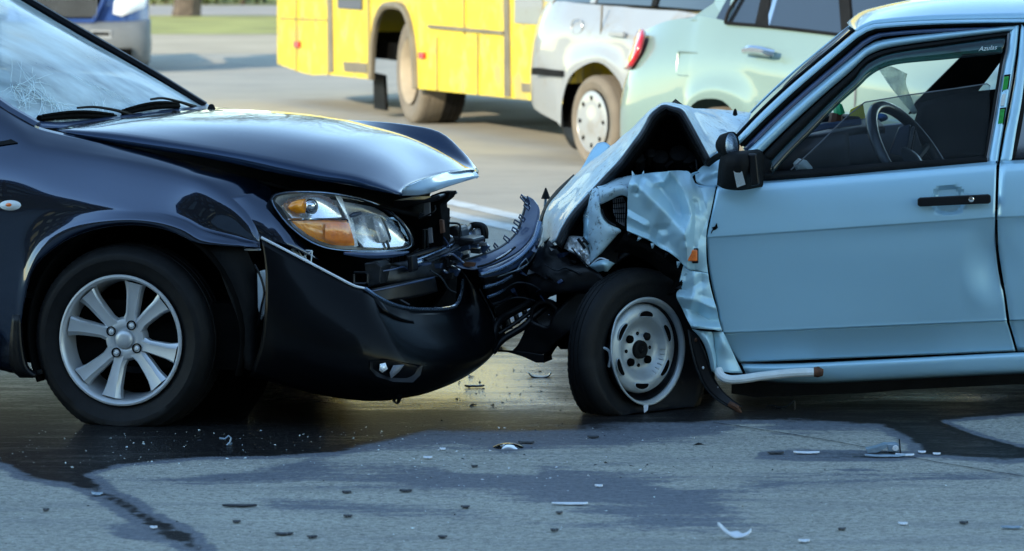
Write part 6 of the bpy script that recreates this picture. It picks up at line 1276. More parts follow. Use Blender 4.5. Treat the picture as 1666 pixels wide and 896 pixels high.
for k in range(6):
    a = 85 + 60 * k; dd = dirn(a); ee = dirn(a + 90); q = c + dd * (r - .050) + ax * (h * .865)
    pts = [q + ee * .031 * math.cos(t) * (1.05 if abs(math.cos(t)) > .5 else 1) + dd * .0105 * np.sign(math.sin(t)) * abs(math.sin(t)) ** .6 - dd * .006 * math.cos(t) ** 2 for t in np.linspace(0, 2 * math.pi, 21)[:-1]]
    b = MB(); b.prism([p - ax * .02 for p in pts], ax * .022); b.out('rim_slot', M['void'], whl, smooth=0)
    b = MB(); b.tube([p + ax * .001 for p in pts + [pts[0]]], .002, 4); b.out('slot_edge', M['white_rim'], whl)
MB().lathe([(h * .28, .033), (h * .62, .031), (h * .70, .024), (h * .66, .012), (h * .74, .010), (h * .75, .001)], c, ax, 30).out('hub', M['matte_black'], whl, smooth=40)
for a in (48, 138, 228, 318):
    q = c + dirn(a) * .056 + ax * h * .30; MB().lathe([(0, .0145), (.010, .0135), (.014, .009), (.016, .001)], q, ax, 12).out('lug_bolt', M['void'] if a != 48 else M['matte_black'], whl, smooth=40)
for a in (3, 93, 183, 273):
    q = c + dirn(a) * .055 + ax * h * .285; MB().lathe([(0, .0065), (.002, .0065), (.002, .001)], q, ax, 10).out('small_hole', M['void'], whl, smooth=0)
b = MB()
for k in range(16):
    a = 200 + k * 10.5; q0 = c + dirn(a) * (r - .083) + ax * h * .60; q1 = c + dirn(a) * (r - .070) + ax * h * .80; b.tube([q0, (q0 + q1) / 2 + ax * .0015, q1], .0022, 4)
b.out('press_marks', M['white_rim'], whl, kind='stuff')
b = MB(); b.tube([cf + wf * .188 + A(0, 0, .022), cf + wf * .172 + ax * .012 + A(0, 0, .012), cf + wf * .166 + ax * .016 + A(0, 0, -.012), cf + wf * .170 + ax * .012 + A(0, 0, -.045)], .005, 6, smooth=14); b.out('bent_clip', M['white_rim'], whl)
MB().prism([B(x, y, -.02) for x, y in ((1047, 659), (1055, 658), (1054, 667), (1048, 672))], bu.s * .006).out('balance_weight', M['shard'], whl, smooth=0)
for u, v, sg in ((0, UW - .1, 1), (2.46, .1, -1), (2.46, UW - .1, 1)):
    b = MB(); cc = BL(u, v, .27); tyre(b, cc, bu.s * sg, .28, .17, .16, ground_squash(.015), 48); b.lathe([(.05, .17), (.04, .05), (.06, .001)], cc, bu.s * sg, 24); b.out('tyre', M['rubber'], T, smooth=30)
# ---- greenhouse
def tv(py, a=.05): return a + max(0, 290 - py) * .00062
def gp(pts, dv=0): return [B(x, y, tv(y) + dv) for x, y in pts]
def gsurf(curves, nu, kv=3): return sub_cr(np.array([cr(gp(c, dv), nu) for c, dv in curves]), kv)
# body pillar and roof side
o1 = [(1196, 229), (1240, 183), (1293, 134), (1361, 77), (1393, 51), (1412, 42), (1433, 38), (1522, 33), (1665, 31), (1900, 32), (2150, 50), (2330, 90)]
o2 = [(1203, 234), (1247, 190), (1300, 141), (1368, 83), (1398, 58), (1416, 49), (1436, 45), (1524, 39), (1665, 36), (1900, 38), (2145, 56), (2322, 96)]
o3 = [(1206, 238), (1252, 192), (1305, 144), (1372, 87), (1401, 62), (1418, 53.5), (1438, 49), (1525, 43), (1665, 40), (1900, 42), (2140, 60), (2318, 99)]
MB().grid(gsurf([(o1, .02), ([(x + 3, y + 3) for x, y in o1], -.004), (o2, .0)], 60)).out('body_pillar', PB, T, smooth=60, thick=.004)
MB().grid(gsurf([(o2, .0), (o3, .02)], 60, 2)).out('gutter_seal', M['matte_black'], T, smooth=60, thick=.006)
MB().grid(gsurf([([(x + 3, y + 3.5) for x, y in o3], .012), ([(x + 9, y + 9) for x, y in o3], .012)], 60, 2)).out('door_surround', M['navy_plastic'], T, smooth=60, thick=.004)
MB().grid(gsurf([([(x + 8, y + 8) for x, y in o3], .035), ([(x + 16, y + 16) for x, y in o3[:9]] + [(x, y + 16) for x, y in o3[9:]], .035)], 60, 2)).out('gutter_seal', M['void'], T, smooth=60, thick=.01)
MB().tube(gp([(1188, 233), (1232, 186), (1286, 135), (1354, 78), (1389, 48)], .05), .007, 6, smooth=24).out('windscreen_seal', M['matte_black'], T)
MB().grid(gsurf([(o2[:9], .055), ([(1250, 262), (1262, 240), (1296, 207), (1345, 161), (1390, 122), (1453, 84), (1534, 71), (1655, 58)], .055)], 60, 2)).out('door_seal', M['void'], T, smooth=60, thick=.004)
# front door frame (painted) and its black seal
f_o = [(1212, 244), (1232, 226), (1283, 179), (1337, 133), (1380, 98), (1398, 84), (1412, 74), (1440, 64), (1534, 52), (1641, 42), (1657, 41)]
f_i = [(1243, 252), (1262, 232), (1296, 199), (1345, 154), (1386, 118), (1400, 104), (1416, 91), (1453, 79), (1534, 67), (1630, 54), (1643, 52)]
FO = f_o; 
P = gsurf([(f_o, .03), ([(a[0] * .75 + b_[0] * .25, a[1] * .75 + b_[1] * .25) for a, b_ in zip(f_o, f_i)], .004), ([(a[0] * .45 + b_[0] * .55, a[1] * .45 + b_[1] * .55) for a, b_ in zip(f_o, f_i)], .004), ([(a[0] * .2 + b_[0] * .8, a[1] * .2 + b_[1] * .8) for a, b_ in zip(f_o, f_i)], .02)], 60)
MB().grid(P).out('door_frame', PB, T, smooth=60, thick=.004)
rf_o = [(1658, 41), (1654, 80), (1650, 107), (1641, 160), (1632, 210), (1627, 240), (1623, 268)]
rf_i = [(1643, 52), (1638, 85), (1633, 107), (1622, 174), (1615, 215), (1609, 249), (1606, 270)]
P = gsurf([(rf_o, .014), ([(a[0] * .8 + b_[0] * .2, a[1]) for a, b_ in zip(rf_o, rf_i)], .002), ([(a[0] * .4 + b_[0] * .6, a[1] * .6 + b_[1] * .4) for a, b_ in zip(rf_o, rf_i)], .002), (rf_i, .012)], 40)
MB().grid(P).out('door_frame', PB, T, smooth=60, thick=.004)
s_i = [(1254, 262), (1266, 250), (1300, 216), (1350, 166), (1390, 128), (1402, 112), (1420, 98), (1455, 86), (1534, 74), (1620, 62), (1636, 61)]
MB().grid(gsurf([(f_i, .014), ([(a[0] * .5 + b_[0] * .5, a[1] * .5 + b_[1] * .5) for a, b_ in zip(f_i, s_i)], .006), (s_i, .02)], 60)).out('window_seal', M['matte_black'], T, smooth=60, thick=.005)
rs_i = [(1636, 61), (1631, 85), (1626, 107), (1615, 174), (1608, 215), (1603, 249), (1600, 258)]
MB().grid(gsurf([(rf_i, .012), (rs_i, .018)], 40, 2)).out('window_seal', M['matte_black'], T, smooth=60, thick=.005)
MB().tube(gp([(1641, 54), (1637, 85), (1632, 107), (1621, 174), (1614, 215), (1608, 249), (1605, 264)], .004), .0035, 5, smooth=20).out('seal_bright_edge', M['grey_int'], T)
MB().grid(gsurf([([(1243, 292), (1330, 287), (1450, 276), (1540, 270), (1606, 265)], .004), ([(1243, 286), (1330, 281), (1450, 270), (1540, 264), (1606, 259)], -.004), ([(1246, 281), (1330, 275), (1450, 265), (1540, 260), (1603, 255)], .012)], 30)).out('belt_seal', M['matte_black'], T, smooth=60, thick=.006)
P = gsurf([([(1212, 246), (1235, 247), (1255, 262)], .012), ([(1222, 290), (1240, 292), (1256, 284)], .012)], 12, 4); MB().grid(P).out('mirror_sail', M['matte_black'], T, smooth=0, thick=.008)
# rear door frame with the B pillar gap, rear glass, green reflectors
P = gsurf([([(1662, 41), (1655, 107), (1646, 165), (1636, 215), (1627, 264)], .014), ([(1664, 41), (1658, 107), (1649, 165), (1639, 215), (1630, 264)], .002), ([(1676, 60), (1669, 107), (1662, 165), (1653, 215), (1645, 266)], .004)], 30); MB().grid(P).out('rear_door_frame', PB, T, smooth=60, thick=.004)
MB().tube(gp([(1660, 41), (1652.5, 107), (1643.5, 162), (1633.5, 213), (1625, 266)], .012), .004, 5, smooth=20).out('pillar_gap', M['void'], T)
P = gsurf([([(1676, 58), (1669, 107), (1662, 165), (1653, 215), (1645, 266)], .008), ([(1682, 66), (1675, 110), (1668, 165), (1660, 215), (1651, 256)], .016)], 30, 2); MB().grid(P).out('window_seal', M['matte_black'], T, smooth=60, thick=.005)
P = gsurf([([(1682, 64), (1780, 58), (1900, 58), (2040, 66)], .02), ([(1651, 258), (1780, 250), (1950, 244), (2090, 240)], .02)], 12, 4); MB().grid(P).out('rear_door_window', M['car_glass'], T, smooth=60)
MB().tube(gp([(1645, 264), (1800, 258), (1950, 252), (2110, 246)], .006), .010, 6, smooth=20).out('belt_seal', M['matte_black'], T)
P = gsurf([([(1662, 44), (1780, 42), (1900, 44), (2060, 54), (2150, 66), (2300, 100)], .01), ([(1680, 60), (1780, 56), (1900, 56), (2040, 64), (2120, 80), (2260, 140)], .004)], 30, 3); MB().grid(P).out('rear_door_frame', PB, T, smooth=60, thick=.004)
P = gsurf([([(2040, 66), (2100, 80), (2240, 140)], .0), ([(2090, 240), (2130, 242), (2200, 244)], .0)], 12, 4); MB().grid(P).out('rear_pillar', PB, T, smooth=60, thick=.004)
P = gsurf([([(2240, 140), (2290, 92), (2330, 90)], .0), ([(2180, 246), (2400, 250), (2545, 256)], .0)], 12, 4); MB().grid(P).out('rear_pillar', PB, T, smooth=60, thick=.004)
for x, y, m, h_ in ((1636, 135, 'green_glassy', 11), (1632, 162, 'white_part', 10), (1629, 189, 'green_glassy', 12)):
    b = MB(); q = B(x, y, tv(y) - .006); b.box(q, .0085 if h_ > 10 else .007, .005, h_ * .0021, (nz(A(1, 0, .12)), A(0, 1, 0), nz(A(.14, 0, 1)))); b.out('door_edge_reflector', M[m], T, smooth=0, bev=.002)
b = MB()
for x, y in ((1637, 135), (1630, 189)): b.box(B(x, y, tv(y) - .003), .0105, .004, .030, (nz(A(1, 0, .12)), A(0, 1, 0), nz(A(.14, 0, 1))))
b.out('reflector_backing', M['matte_black'], T, smooth=0, kind='stuff')
# roof
rr = []
for (x, y) in o1[4:] + [(2345, 100)]:
    q = B(x, y, tv(y) + .02); m = bu.mir(q, UW); k = 1.0
    rr.append([q * (1 - t) + m * t + A(-.02 * math.sin(math.pi * t) if x < 1420 else 0, 0, float(np.interp(x, [1393, 1412, 1433, 1522, 1700, 2150, 2345], [.012, .028, .042, .068, .08, .07, .02])) * (1 - abs(2 * t - 1) ** 2.6)) for t in np.linspace(0, 1, 13)])
roofP = surf(rr, 2, 3); roofP = crumple(roofP, .004, 2.0, 5, (0, 0, 1)); MB().grid(roofP).out('roof', PB, T, smooth=80, thick=.01)
MB().grid(fm(gsurf([(o1, .02), (o3, .0)], 50, 2))).out('far_pillar', PB, T, smooth=60, thick=.006)
# windscreen and its far seal
near = [B(x, y, tv(y) + .05) for x, y in ((1200, 228), (1240, 186), (1293, 136), (1350, 86), (1389, 52))]; wr = []
for q in near: m = bu.mir(q, UW); wr.append([q * (1 - t) + m * t + A(-.012 * (1 - abs(2 * t - 1) ** 2) * 1, 0, .0) for t in np.linspace(0, 1, 11)])
MB().grid(surf(wr, 2, 3)).out('windscreen', M['pane'], T, smooth=80)
# far side door: frame, pillar
fs = lambda pts, dv=0: [bu.p(x, y, UW - tv(y) - .02 + dv) for x, y in pts]
MB().prism(fs([(1568, 88), (1640, 84), (1606, 130), (1575, 168), (1478, 186), (1490, 166), (1520, 136)]), bu.s * .05).out('far_centre_pillar', M['matte_black'], T, smooth=0)
MB().tube(fs([(1225, 205), (1290, 145), (1350, 95), (1420, 58), (1520, 50), (1700, 50)]), .03, 6, smooth=24).out('far_door_frame', M['matte_black'], T)
P = np.array([fs([(1220, 212), (1300, 214), (1400, 208), (1480, 200), (1600, 196), (1800, 192)]), fs([(1220, 300), (1300, 300), (1400, 300), (1480, 300), (1600, 300), (1800, 300)])]); MB().grid(P).out('far_door_trim', M['grey_int'], T, thick=.03)
# half lowered driver glass, wind deflector with its script
pane = [(1287, 276), (1330, 236), (1378, 189), (1407, 166), (1480, 154), (1560, 143), (1606, 136), (1611, 140), (1609, 200), (1600, 256), (1450, 268), (1330, 278)]
MB().prism([B(x, y, tv(y) + .020) for x, y in pane], bu.s * .004).out('driver_glass', M['pane'], T, smooth=0)
MB().tube([B(x, y, tv(y) + .022) for x, y in pane[:8]], .0022, 5).out('glass_edge', M['grey_int'], T)
d_o = [(1252, 264), (1262, 252), (1300, 214), (1350, 165), (1390, 127), (1402, 111), (1420, 97), (1455, 85), (1534, 73), (1620, 61), (1637, 60)]
d_i = [(1256, 284), (1284, 252), (1322, 214), (1362, 172), (1398, 140), (1412, 126), (1432, 113), (1462, 104), (1534, 97), (1616, 89), (1630, 86)]
P = gsurf([(d_o, .006), ([(a[0] * .5 + b_[0] * .5, a[1] * .5 + b_[1] * .5) for a, b_ in zip(d_o, d_i)], -.012), (d_i, -.006)], 60); MB().grid(P).out('wind_deflector', M['smoked'], T, smooth=60, thick=.003)
tc_ = bpy.data.curves.new('t', 'FONT'); tc_.body = 'Azulas'; tc_.size = .036; tc_.extrude = .0004; tc_.shear = .35; to = bpy.data.objects.new('t', tc_); COL.objects.link(to); bpy.context.view_layer.update()
me = bpy.data.meshes.new_from_object(to.evaluated_get(bpy.context.evaluated_depsgraph_get())); bpy.data.objects.remove(to)
b = MB(); org = B(1592, 83, tv(80) - .022); ex = nz(B(1624, 79.5, tv(80)) - B(1592, 83, tv(80))); V = [org + ex * v.co.x * .66 + A(0, 0, 1) * v.co.y * .62 + sN * v.co.z for v in me.vertices]; b.add(V, [tuple(p.vertices) for p in me.polygons]); b.out('lettering', M['white_part'], T, smooth=0, kind='stuff')
# mirrors
b = MB(); P = surf([[B(1168, 300, -.02), B(1172, 262, -.06), B(1180, 246, -.05), B(1188, 244, .0)], [B(1180, 306, -.06), B(1184, 270, -.12), B(1190, 252, -.11), B(1198, 247, -.04)], [B(1206, 308, -.06), B(1210, 275, -.13), B(1213, 253, -.12), B(1214, 246, -.04)], [B(1240, 303, .03), B(1241, 272, .03), B(1240, 250, .04), B(1232, 244, .06)]], 5, 5)
b.grid(P); b.out('door_mirror', M['matte_black'], T, smooth=50, thick=.008)
MB().prism([B(x, y, -.135) for x, y in ((1190, 262), (1202, 258), (1213, 300), (1199, 305))], bu.s * .01).out('mirror_glass', M['chrome'], T, smooth=0)
MB().prism([B(x, y, -.118) for x, y in ((1217, 250), (1231, 250), (1236, 300), (1222, 303))], bu.s * .03).out('mirror_cover', M['black_plastic'], T, smooth=0, bev=.006)
cm = B(1187, 236, -.06); axm = nz(A(.80, -.55, .05))
MB().lathe([(-.045, .001), (-.043, .022), (-.028, .038), (.0, .046), (.012, .046)], cm, axm, 28).out('blind_spot_mirror', M['matte_black'], T, smooth=60)
MB().lathe([(.008, .044), (.012, .03), (.014, .001)], cm, axm, 28).out('mirror_glass', M['gunmetal'], T, smooth=60)
MB().tube([B(1152, 266, .10), B(1165, 256, .05), B(1184, 246, -.02)], .012, 6, smooth=8).out('mirror_stalk', M['matte_black'], T)
# handle
b = MB(); b.prism([B(x, y, -.028) for x, y in ((1493, 324), (1497, 321.5), (1608, 316), (1612, 318), (1612, 329), (1608, 331), (1560, 333), (1497, 336), (1493, 334))], bu.s * .024); b.out('door_handle', M['black_plastic'], T, smooth=0, bev=.003)
MB().lathe([(0, .010), (.004, .0095), (.005, .006), (.005, .001)], B(1580, 324, -.028), sN, 20).out('key_lock', M['chrome'], T, smooth=30)
MB().box(B(1580, 324, -.034), .0045, .001, .001).out('key_slot', M['void'], T, smooth=0)
# ---- cabin
P = bsurf([[(1215, 250, .25), (1262, 232, .2), (1330, 226, .2), (1395, 214, .25), (1440, 212, .3)], [(1215, 235, .8), (1262, 214, .8), (1330, 206, .8), (1395, 200, .8), (1430, 200, .8)], [(1215, 225, 1.35), (1262, 206, 1.35), (1330, 198, 1.35), (1395, 192, 1.35), (1420, 194, 1.35)]], 4, 4)
MB().grid(P).out('fascia', M['dash'], T, smooth=50, thick=.02)
P = bsurf([[(1255, 250, .16), (1290, 232, .14), (1330, 222, .14), (1380, 216, .15)], [(1262, 266, .13), (1300, 252, .12), (1340, 246, .12), (1382, 240, .13)], [(1262, 290, .16), (1300, 290, .15), (1345, 290, .15), (1382, 290, .15)]], 4, 5)
MB().grid(P).out('fascia_side', M['dash'], T, smooth=50, thick=.01)
MB().dome([B(x, y, .12) for x, y in ((1296, 278), (1290, 266), (1298, 256), (1312, 260), (1322, 272), (1322, 280))], sN, .02, 4).out('vent_rag', M['white_part'], T)
MB().tube([B(1262, 240, .14), B(1300, 218, .15), B(1340, 206, .16), B(1400, 198, .2)], .012, 6, smooth=14).out('fascia_edge', M['navy_plastic'], T)
MB().prism([B(x, y, .9) for x, y in ((1322, 198), (1332, 188), (1400, 190), (1402, 204), (1330, 208))], bu.s * .2).out('fascia_top', M['matte_black'], T, smooth=0, bev=.01)
e1 = nz(A(-.58, 0, .81)); e2 = nz(A(.81 * .40, .91, .58 * .40)); c0 = B(1486, 266, .36); R1 = .232
MB().tube([c0 + R1 * (math.cos(t) * e1 + math.sin(t) * e2) for t in np.linspace(0, 2 * math.pi, 49)], .0205, 8).out('steering_wheel', M['leather'], T, smooth=60)
n3 = nz(np.cross(e1, e2)); b = MB()
b.dome([c0 + .07 * (math.cos(t) * e1 + math.sin(t) * e2) for t in np.linspace(0, 2 * math.pi, 15)[:-1]], n3 if n3[0] > 0 else -n3, .03, 4); b.tube([c0, c0 + R1 * e2], .012, 6); b.tube([c0, c0 - R1 * e2], .012, 6); b.tube([c0, c0 + R1 * e1 * -1], .012, 6); b.out('steering_hub', M['leather'], T)
MB().prism([B(x, y, .5) for x, y in ((1463, 206), (1482, 202), (1476, 256), (1446, 250))], bu.s * .03).out('instrument_cowl', M['navy_plastic'], T, smooth=0, bev=.006)
MB().prism([B(x, y, .48) for x, y in ((1484, 206), (1489, 206), (1478, 258), (1473, 256))], bu.s * .03).out('column_trim', M['grey_int'], T, smooth=0, bev=.004)
MB().prism([B(x, y, .52) for x, y in ((1490, 210), (1500, 240), (1498, 262), (1482, 262))], bu.s * .05).out('column_shroud', M['grey_int'], T, smooth=0, bev=.006)
for v in (.38, 1.10):
    P = surf([[BL(1.50, v - .24, .55), BL(1.44, v - .26, .85), BL(1.62, v - .22, 1.02), BL(1.66, v - .1, 1.04)], [BL(1.38, v, .55), BL(1.36, v, .85), BL(1.56, v, 1.03), BL(1.64, v, 1.06)], [BL(1.50, v + .24, .55), BL(1.44, v + .26, .85), BL(1.62, v + .22, 1.02), BL(1.66, v + .1, 1.04)]], 4, 4)
    MB().grid(P).out('seat', M['seat'], T, smooth=60, thick=.10); MB().box(BL(1.20, v, .50), .26, .25, .07).out('seat_cushion', M['seat'], T, smooth=40, bev=.03)
MB().box(BL(2.35, .8, .78), .08, .62, .28).out('rear_seat', M['seat'], T, smooth=40, bev=.05)
P = surf([[B(1500, 176, 1.25), B(1560, 160, 1.25), B(1640, 150, 1.25)], [B(1485, 215, 1.1), B(1560, 215, 1.1), B(1640, 215, 1.1)], [B(1480, 262, .9), B(1560, 262, .9), B(1640, 262, .9)]], 4, 4); MB().grid(P).out('passenger_seat', M['seat'], T, smooth=60, thick=.05)
MB().grid(surf([[B(1200, 262, .13), B(1400, 290, .13), B(1700, 270, .13)], [B(1200, 330, .13), B(1400, 340, .13), B(1700, 340, .13)]], 3, 3)).out('door_card', M['seat'], T, thick=.02)
MB().box(BL(1.6, .8, .34), 1.2, .60, .02, (bu.f, bu.s, A(0, 0, 1))).out('cabin_floor', M['void'], T, smooth=0)
MB().tube([B(1360, 165, .5), B(1363, 172, .5), B(1366, 186, .5)], [.004, .018, .022], 8).out('hanging_toy', M['bottle_green'], T)
MB().tube([B(1361, 184, .5), B(1359, 200, .5), B(1360, 212, .5)], [.022, .026, .016], 8).out('hanging_toy', M['cork_brown'], T)
MB().prism([B(x, y, .95) for x, y in ((1384, 178), (1404, 168), (1408, 192), (1392, 196), (1380, 190))], bu.s * .02).out('pennant', M['foam_yellow'], T, smooth=0)
MB().dome([B(1432 + 13 * math.cos(t), 191 + 7 * math.sin(t), 1.0) for t in np.linspace(0, 6.28, 17)[:-1]], sN, .02, 3).out('blue_pad', M['sky_cloth'], T)
MB().prism([B(x, y, 1.1) for x, y in ((1418, 186), (1426, 196), (1420, 198))], bu.s * .01).out('pennant', M['foam_yellow'], T, smooth=0)
P = bsurf([[(1428, 110, 1.3), (1450, 108, 1.3), (1476, 120, 1.3)], [(1448, 140, 1.3), (1462, 138, 1.3), (1474, 136, 1.3)], [(1470, 168, 1.3), (1478, 165, 1.3), (1484, 162, 1.3)], [(1486, 186, 1.3), (1490, 185, 1.3), (1494, 184, 1.3)]], 4, 4); MB().grid(crumple(P, .01, 20, 2)).out('frosted_crack', M['frost'], T, smooth=50, thick=.004)
#@@DEBRIS
# ------------------------------------------------------------------ debris on the road, each piece a thing
rn = np.random.default_rng(99)
def shard(px, py, wpx, hpx, m, label, name='plastic_shard', curl=0.0, seed=0, group=None, th=.003, zup=.004, tilt=0.0, pts=None):
    Y = F * CH / (py - HY); s = Y / F; base = G(px, py); rr = np.random.default_rng(seed + int(px)); n = 9
    t = thing_mesh = MB(); L = wpx * s / 2; D = max(hpx * s * 1.8, .006); wpx = wpx * (.72 if m == 'shard_black' and wpx < 24 else 1); curl = 0 if m == 'shard_black' else curl * .18 if curl < .04 else curl * .5; rows = []
    for i in range(n):
        a = i / (n - 1) * 2 - 1; e = (1 - a * a) ** .45; w = D * e * (.7 + .5 * rr.random()) + .0015
        z = zup + abs(a - .2) ** 2 * curl + tilt * (a + 1) * .5; o = rr.normal(0, D * .2)
        rows.append([base + A(a * L, o - w, z + .1 * curl * rr.random()), base + A(a * L * 1.01, o, z + .004 + .12 * curl), base + A(a * L, o + w, z + .001 + .5 * curl * rr.random())])
    o = MB().grid(surf(rows, 2, 2) - base).out(name, M[m], None, smooth=25, thick=th)
    o.location = [float(x) for x in base]; prop(o, label, 'debris', group); return o
D = [(1195, 876, 54, 6, 'shard', 'long curved white shard lying near the bottom edge, its left tip raised', .045, .0),
     (1312, 739, 42, 3, 'shard', 'thin pale strip in the damp patch below the blue car door', .008, 0),
     (1440, 744, 66, 4, 'shard_blue', 'grey flat shard beneath the broken plastic bracket at the right', .006, 0),
     (1472, 743, 30, 3, 'shard', 'white sliver touching the right side of the grey flat shard', .008, 0),
     (927, 822, 58, 3, 'shard', 'flat white sliver alone on the damp centre foreground', .003, 0),
     (1308, 883, 18, 4, 'shard', 'small white chip right of the long curved white shard', .006, 0),
     (1469, 855, 15, 3, 'shard', 'small pale chip with a shadow, lower right foreground', .006, 0),
     (1645, 861, 34, 3, 'shard_blue', 'blue-grey shard at the lower right edge', .005, 0),
     (1262, 739, 26, 3, 'shard_black', 'black sliver left of the thin pale strip', .006, 0),
     (1370, 863, 12, 3, 'shard_black', 'tiny black chip in the damp stream, lower right', .004, 0),
     (390, 825, 56, 2.5, 'shard_black', 'long black sliver on the dry ground, lower left', .004, 0),
     (462, 871, 30, 4, 'shard_black', 'black shard with a glinting end, bottom left of centre', .010, 0),
     (508, 876, 16, 3, 'shard_black', 'small black lozenge right of the glinting black shard', .004, 0),
     (158, 806, 18, 5, 'shard_blue', 'blue-grey chip at the edge of the dark trickle, left', .010, 0),
     (385, 851, 12, 3, 'shard_black', 'tiny black chip above the glinting shard, left', .004, 0),
     (75, 832, 9, 3, 'shard_black', 'tiny black crumb on dry asphalt at the far left', .004, 0),
     (250, 861, 11, 3, 'shard', 'little white and black chip in the trickle mouth', .006, 0),
     (696, 747, 14, 2.5, 'shard', 'small white sliver on the wet edge right of the black wheel', .006, 0),
     (720, 733, 9, 2.5, 'shard', 'white glint chip above the small white sliver', .006, 0),
     (660, 801, 20, 2.5, 'shard_black', 'black sliver at the lower rim of the damp patch, centre', .004, 0),
     (564, 803, 14, 3, 'shard_black', 'dark crumb at the damp rim, centre left', .008, 0),
     (757, 827, 14, 3, 'shard_black', 'dark crumb left of the flat white sliver', .006, 0),
     (720, 876, 14, 3, 'shard_black', 'dark flat chip at the bottom, centre', .004, 0),
     (566, 842, 14, 3, 'shard_black', 'dark flat chip above the bottom edge, left of centre', .004, 0),
     (772, 761, 10, 2.5, 'shard_black', 'dark chip on the damp band under the black bumper', .004, 0),
     (910, 837, 10, 3, 'shard_black', 'dark crumb below the flat white sliver', .008, 0),
     (902, 865, 12, 2.5, 'shard_black', 'dark flat crumb at the bottom, right of centre', .004, 0),
     (974, 793, 12, 2.5, 'shard', 'pale chip on the damp tongue right of centre', .004, 0),
     (1500, 738, 12, 2, 'shard', 'tiny white chip right of the white sliver', .004, 0),
     (1524, 741, 12, 2, 'shard', 'tiny white chip, farthest right of the broken bracket', .004, 0),
     (772, 630, 32, 4, 'shard_black', 'flat black scrap on the wet road left of the curved one', .010, 0),
     (856, 722, 26, 3, 'shard_black', 'dark rim scrap beside the pale oval puddle piece', .004, 0),
     (965, 713, 18, 2.5, 'shard_black', 'thin dark sliver on dry asphalt below the flat tyre', .003, 0),
     (1568, 853, 14, 2.5, 'shard_black', 'dark crumb near the lower right corner', .004, 0)]
for k, (px, py, w, h, m, lab, curl, tilt) in enumerate(D): shard(px, py, w, h, m, lab, curl=curl, seed=k, tilt=tilt)
# curved black scrap standing on the wet road
b = MB(); g0 = G(878, 612); P = surf([[W(858, 604, g0[1]), W(866, 609, g0[1]), W(880, 611, g0[1]), W(892, 609, g0[1]), W(897, 604, g0[1])], [W(860, 607, g0[1] - .04), W(866, 613, g0[1] - .05), W(880, 615, g0[1] - .05), W(891, 613, g0[1] - .05), W(896, 608, g0[1] - .04)]], 4, 4)
o = b.grid(P - g0).add([x - g0 for x in (W(868, 612, g0[1] - .02), W(873, 612, g0[1] - .02), W(871, 618, g0[1] - .02))], [(0, 1, 2)]).out('plastic_scrap', M['shard_black'], None, smooth=50, thick=.004); o.location = g0; prop(o, 'curved black plastic scrap standing on the wet road between the cars', 'debris')
# clear clip left, with a dark foot
t = thing('broken_clip', G(370, 724), 'bent glassy clip standing on the dark wet ground right of the black wheel', 'debris')
q = lambda x, y: W(x, y, G(370, 724)[1])
MB().tube([q(357, 713), q(366, 714), q(372, 709), q(376, 713), q(374, 720), q(369, 724)], .0032, 5).out('wire', M['shard_blue'], t); MB().prism([q(361, 716), q(371, 718), q(370, 727), q(364, 727)], A(0, .02, 0)).out('foot', M['shard_black'], t, smooth=0); MB().prism([q(371, 719), q(378, 721), q(374, 727), q(369, 727)], A(0, .012, 0)).out('tab', M['shard_blue'], t, smooth=0)
# broken bracket at the right
t = thing('broken_bracket', G(1445, 738), 'broken grey plastic bracket standing on flat shards, right foreground', 'debris')
q = lambda x, y, d=0: W(x, y, G(1445, 738)[1] + d)
MB().prism([q(1410, 731), q(1425, 728), q(1443, 722), q(1444, 727), q(1428, 736), q(1412, 737)], A(0, .05, 0)).out('arm', M['shard_blue'], t, smooth=0); MB().prism([q(1442, 722), q(1458, 721), q(1464, 723), q(1463, 737), q(1446, 735)], A(0, .04, 0)).out('block', M['shard_blue'], t, smooth=0, bev=.004)
MB().tube([q(1463, 714, -.005), q(1464, 726, -.005), q(1465, 738, -.005)], .0025, 5).out('prong', M['dark_steel'], t); MB().lathe([(0, .010), (.003, .008), (.003, .001)], q(1457, 729, -.006), A(0, -1, 0), 12).out('boss', M['shard'], t)
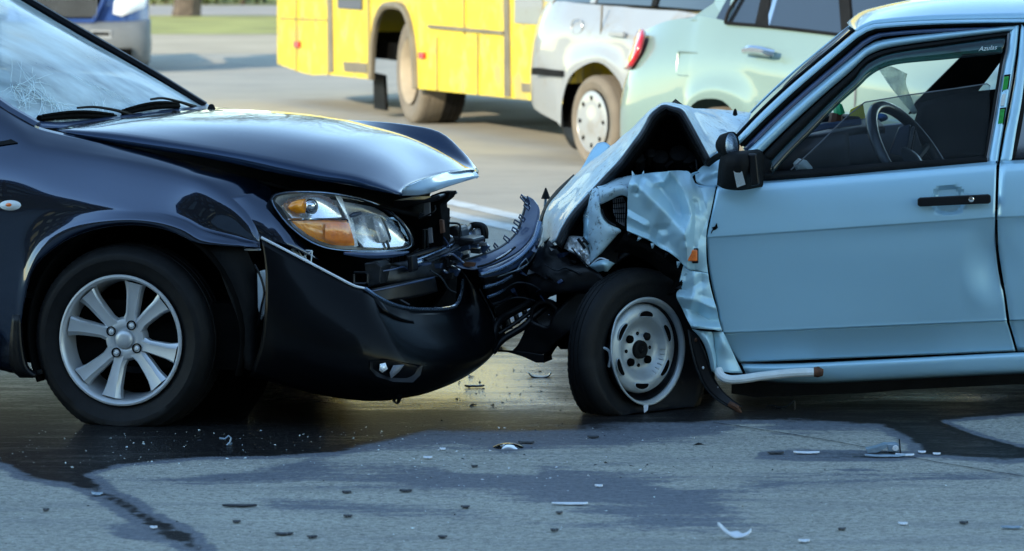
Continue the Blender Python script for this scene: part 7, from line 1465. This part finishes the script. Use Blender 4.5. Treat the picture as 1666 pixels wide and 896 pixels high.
# wire scrap under the sill, oval glassy puddle piece
t = MB(); g0 = G(1272, 668); q = lambda x, y: W(x, y, g0[1]) - g0
o = t.tube([q(1246, 662), q(1258, 659), q(1270, 663), q(1282, 660), q(1292, 652), q(1293, 666)], .0025, 4, smooth=20).tube([q(1262, 664), q(1274, 662), q(1268, 667)], .004, 4).out('wire_scrap', M['dark_steel'], None); o.location = g0; prop(o, 'tangle of thin wire lying in the shade under the blue sill', 'debris')
g0 = G(827, 727); o = MB().dome([G(827 + 25 * math.cos(a), 727 + 4.2 * math.sin(a), .003) - g0 for a in np.linspace(0, 6.28, 25)[:-1]], A(0, 0, 1), .012, 4).out('lens_fragment', M['pane'], None, smooth=60); o.location = g0; prop(o, 'oval clear lens fragment lying on the asphalt under the bumper', 'debris')
# crumbs of glass and grit nobody could count
def crumbs(name, m, n, xr, yr, smin, smax, label, seed, f=None):
    r2 = np.random.default_rng(seed); b = MB(); k = 0
    while k < n:
        px, py = r2.uniform(*xr), yr[0] + (yr[1] - yr[0]) * r2.random() ** 1.1
        if f and not f(px, py, r2): continue
        c = G(px, py); s = r2.uniform(smin, smax) * (.5 + r2.random() ** 3); k += 1
        V = [c + A(r2.normal(0, s), r2.normal(0, s), max(0, r2.normal(.0, s * .3))) for _ in range(3)] + [c + A(0, 0, s * r2.uniform(.5, 1.1))]
        b.add(V, [(0, 1, 2), (0, 3, 1), (1, 3, 2), (2, 3, 0)])
    o = b.out(name, M[m], None, smooth=0, kind='stuff'); prop(o, label, name.replace('_', ' '))
crumbs('glass_crumbs', 'crack', 260, (-60, 760), (700, 760), .0015, .004, 'scattered glass crumbs sparkling on the wet ground in front of the cars', 1)
crumbs('glass_crumbs', 'crack', 170, (-60, 1720), (740, 892), .0012, .0032, 'sparse pale crumbs over the dry foreground asphalt', 2)
crumbs('dark_grit', 'shard_black', 160, (-60, 1720), (700, 892), .0015, .004, 'dark crumbs and grit over the foreground asphalt', 3)
crumbs('dark_grit', 'shard_black', 130, (740, 935), (596, 668), .002, .006, 'dark grit on the wet road between bumper and flat tyre', 4)
crumbs('lamp_splinters', 'shard', 120, (560, 1200), (690, 800), .002, .0055, 'pale splinters of broken lamp glass strewn in front of the collision', 5)
crumbs('dark_splinters', 'shard_black', 120, (560, 1300), (684, 780), .002, .006, 'black plastic splinters strewn in front of the collision', 6)
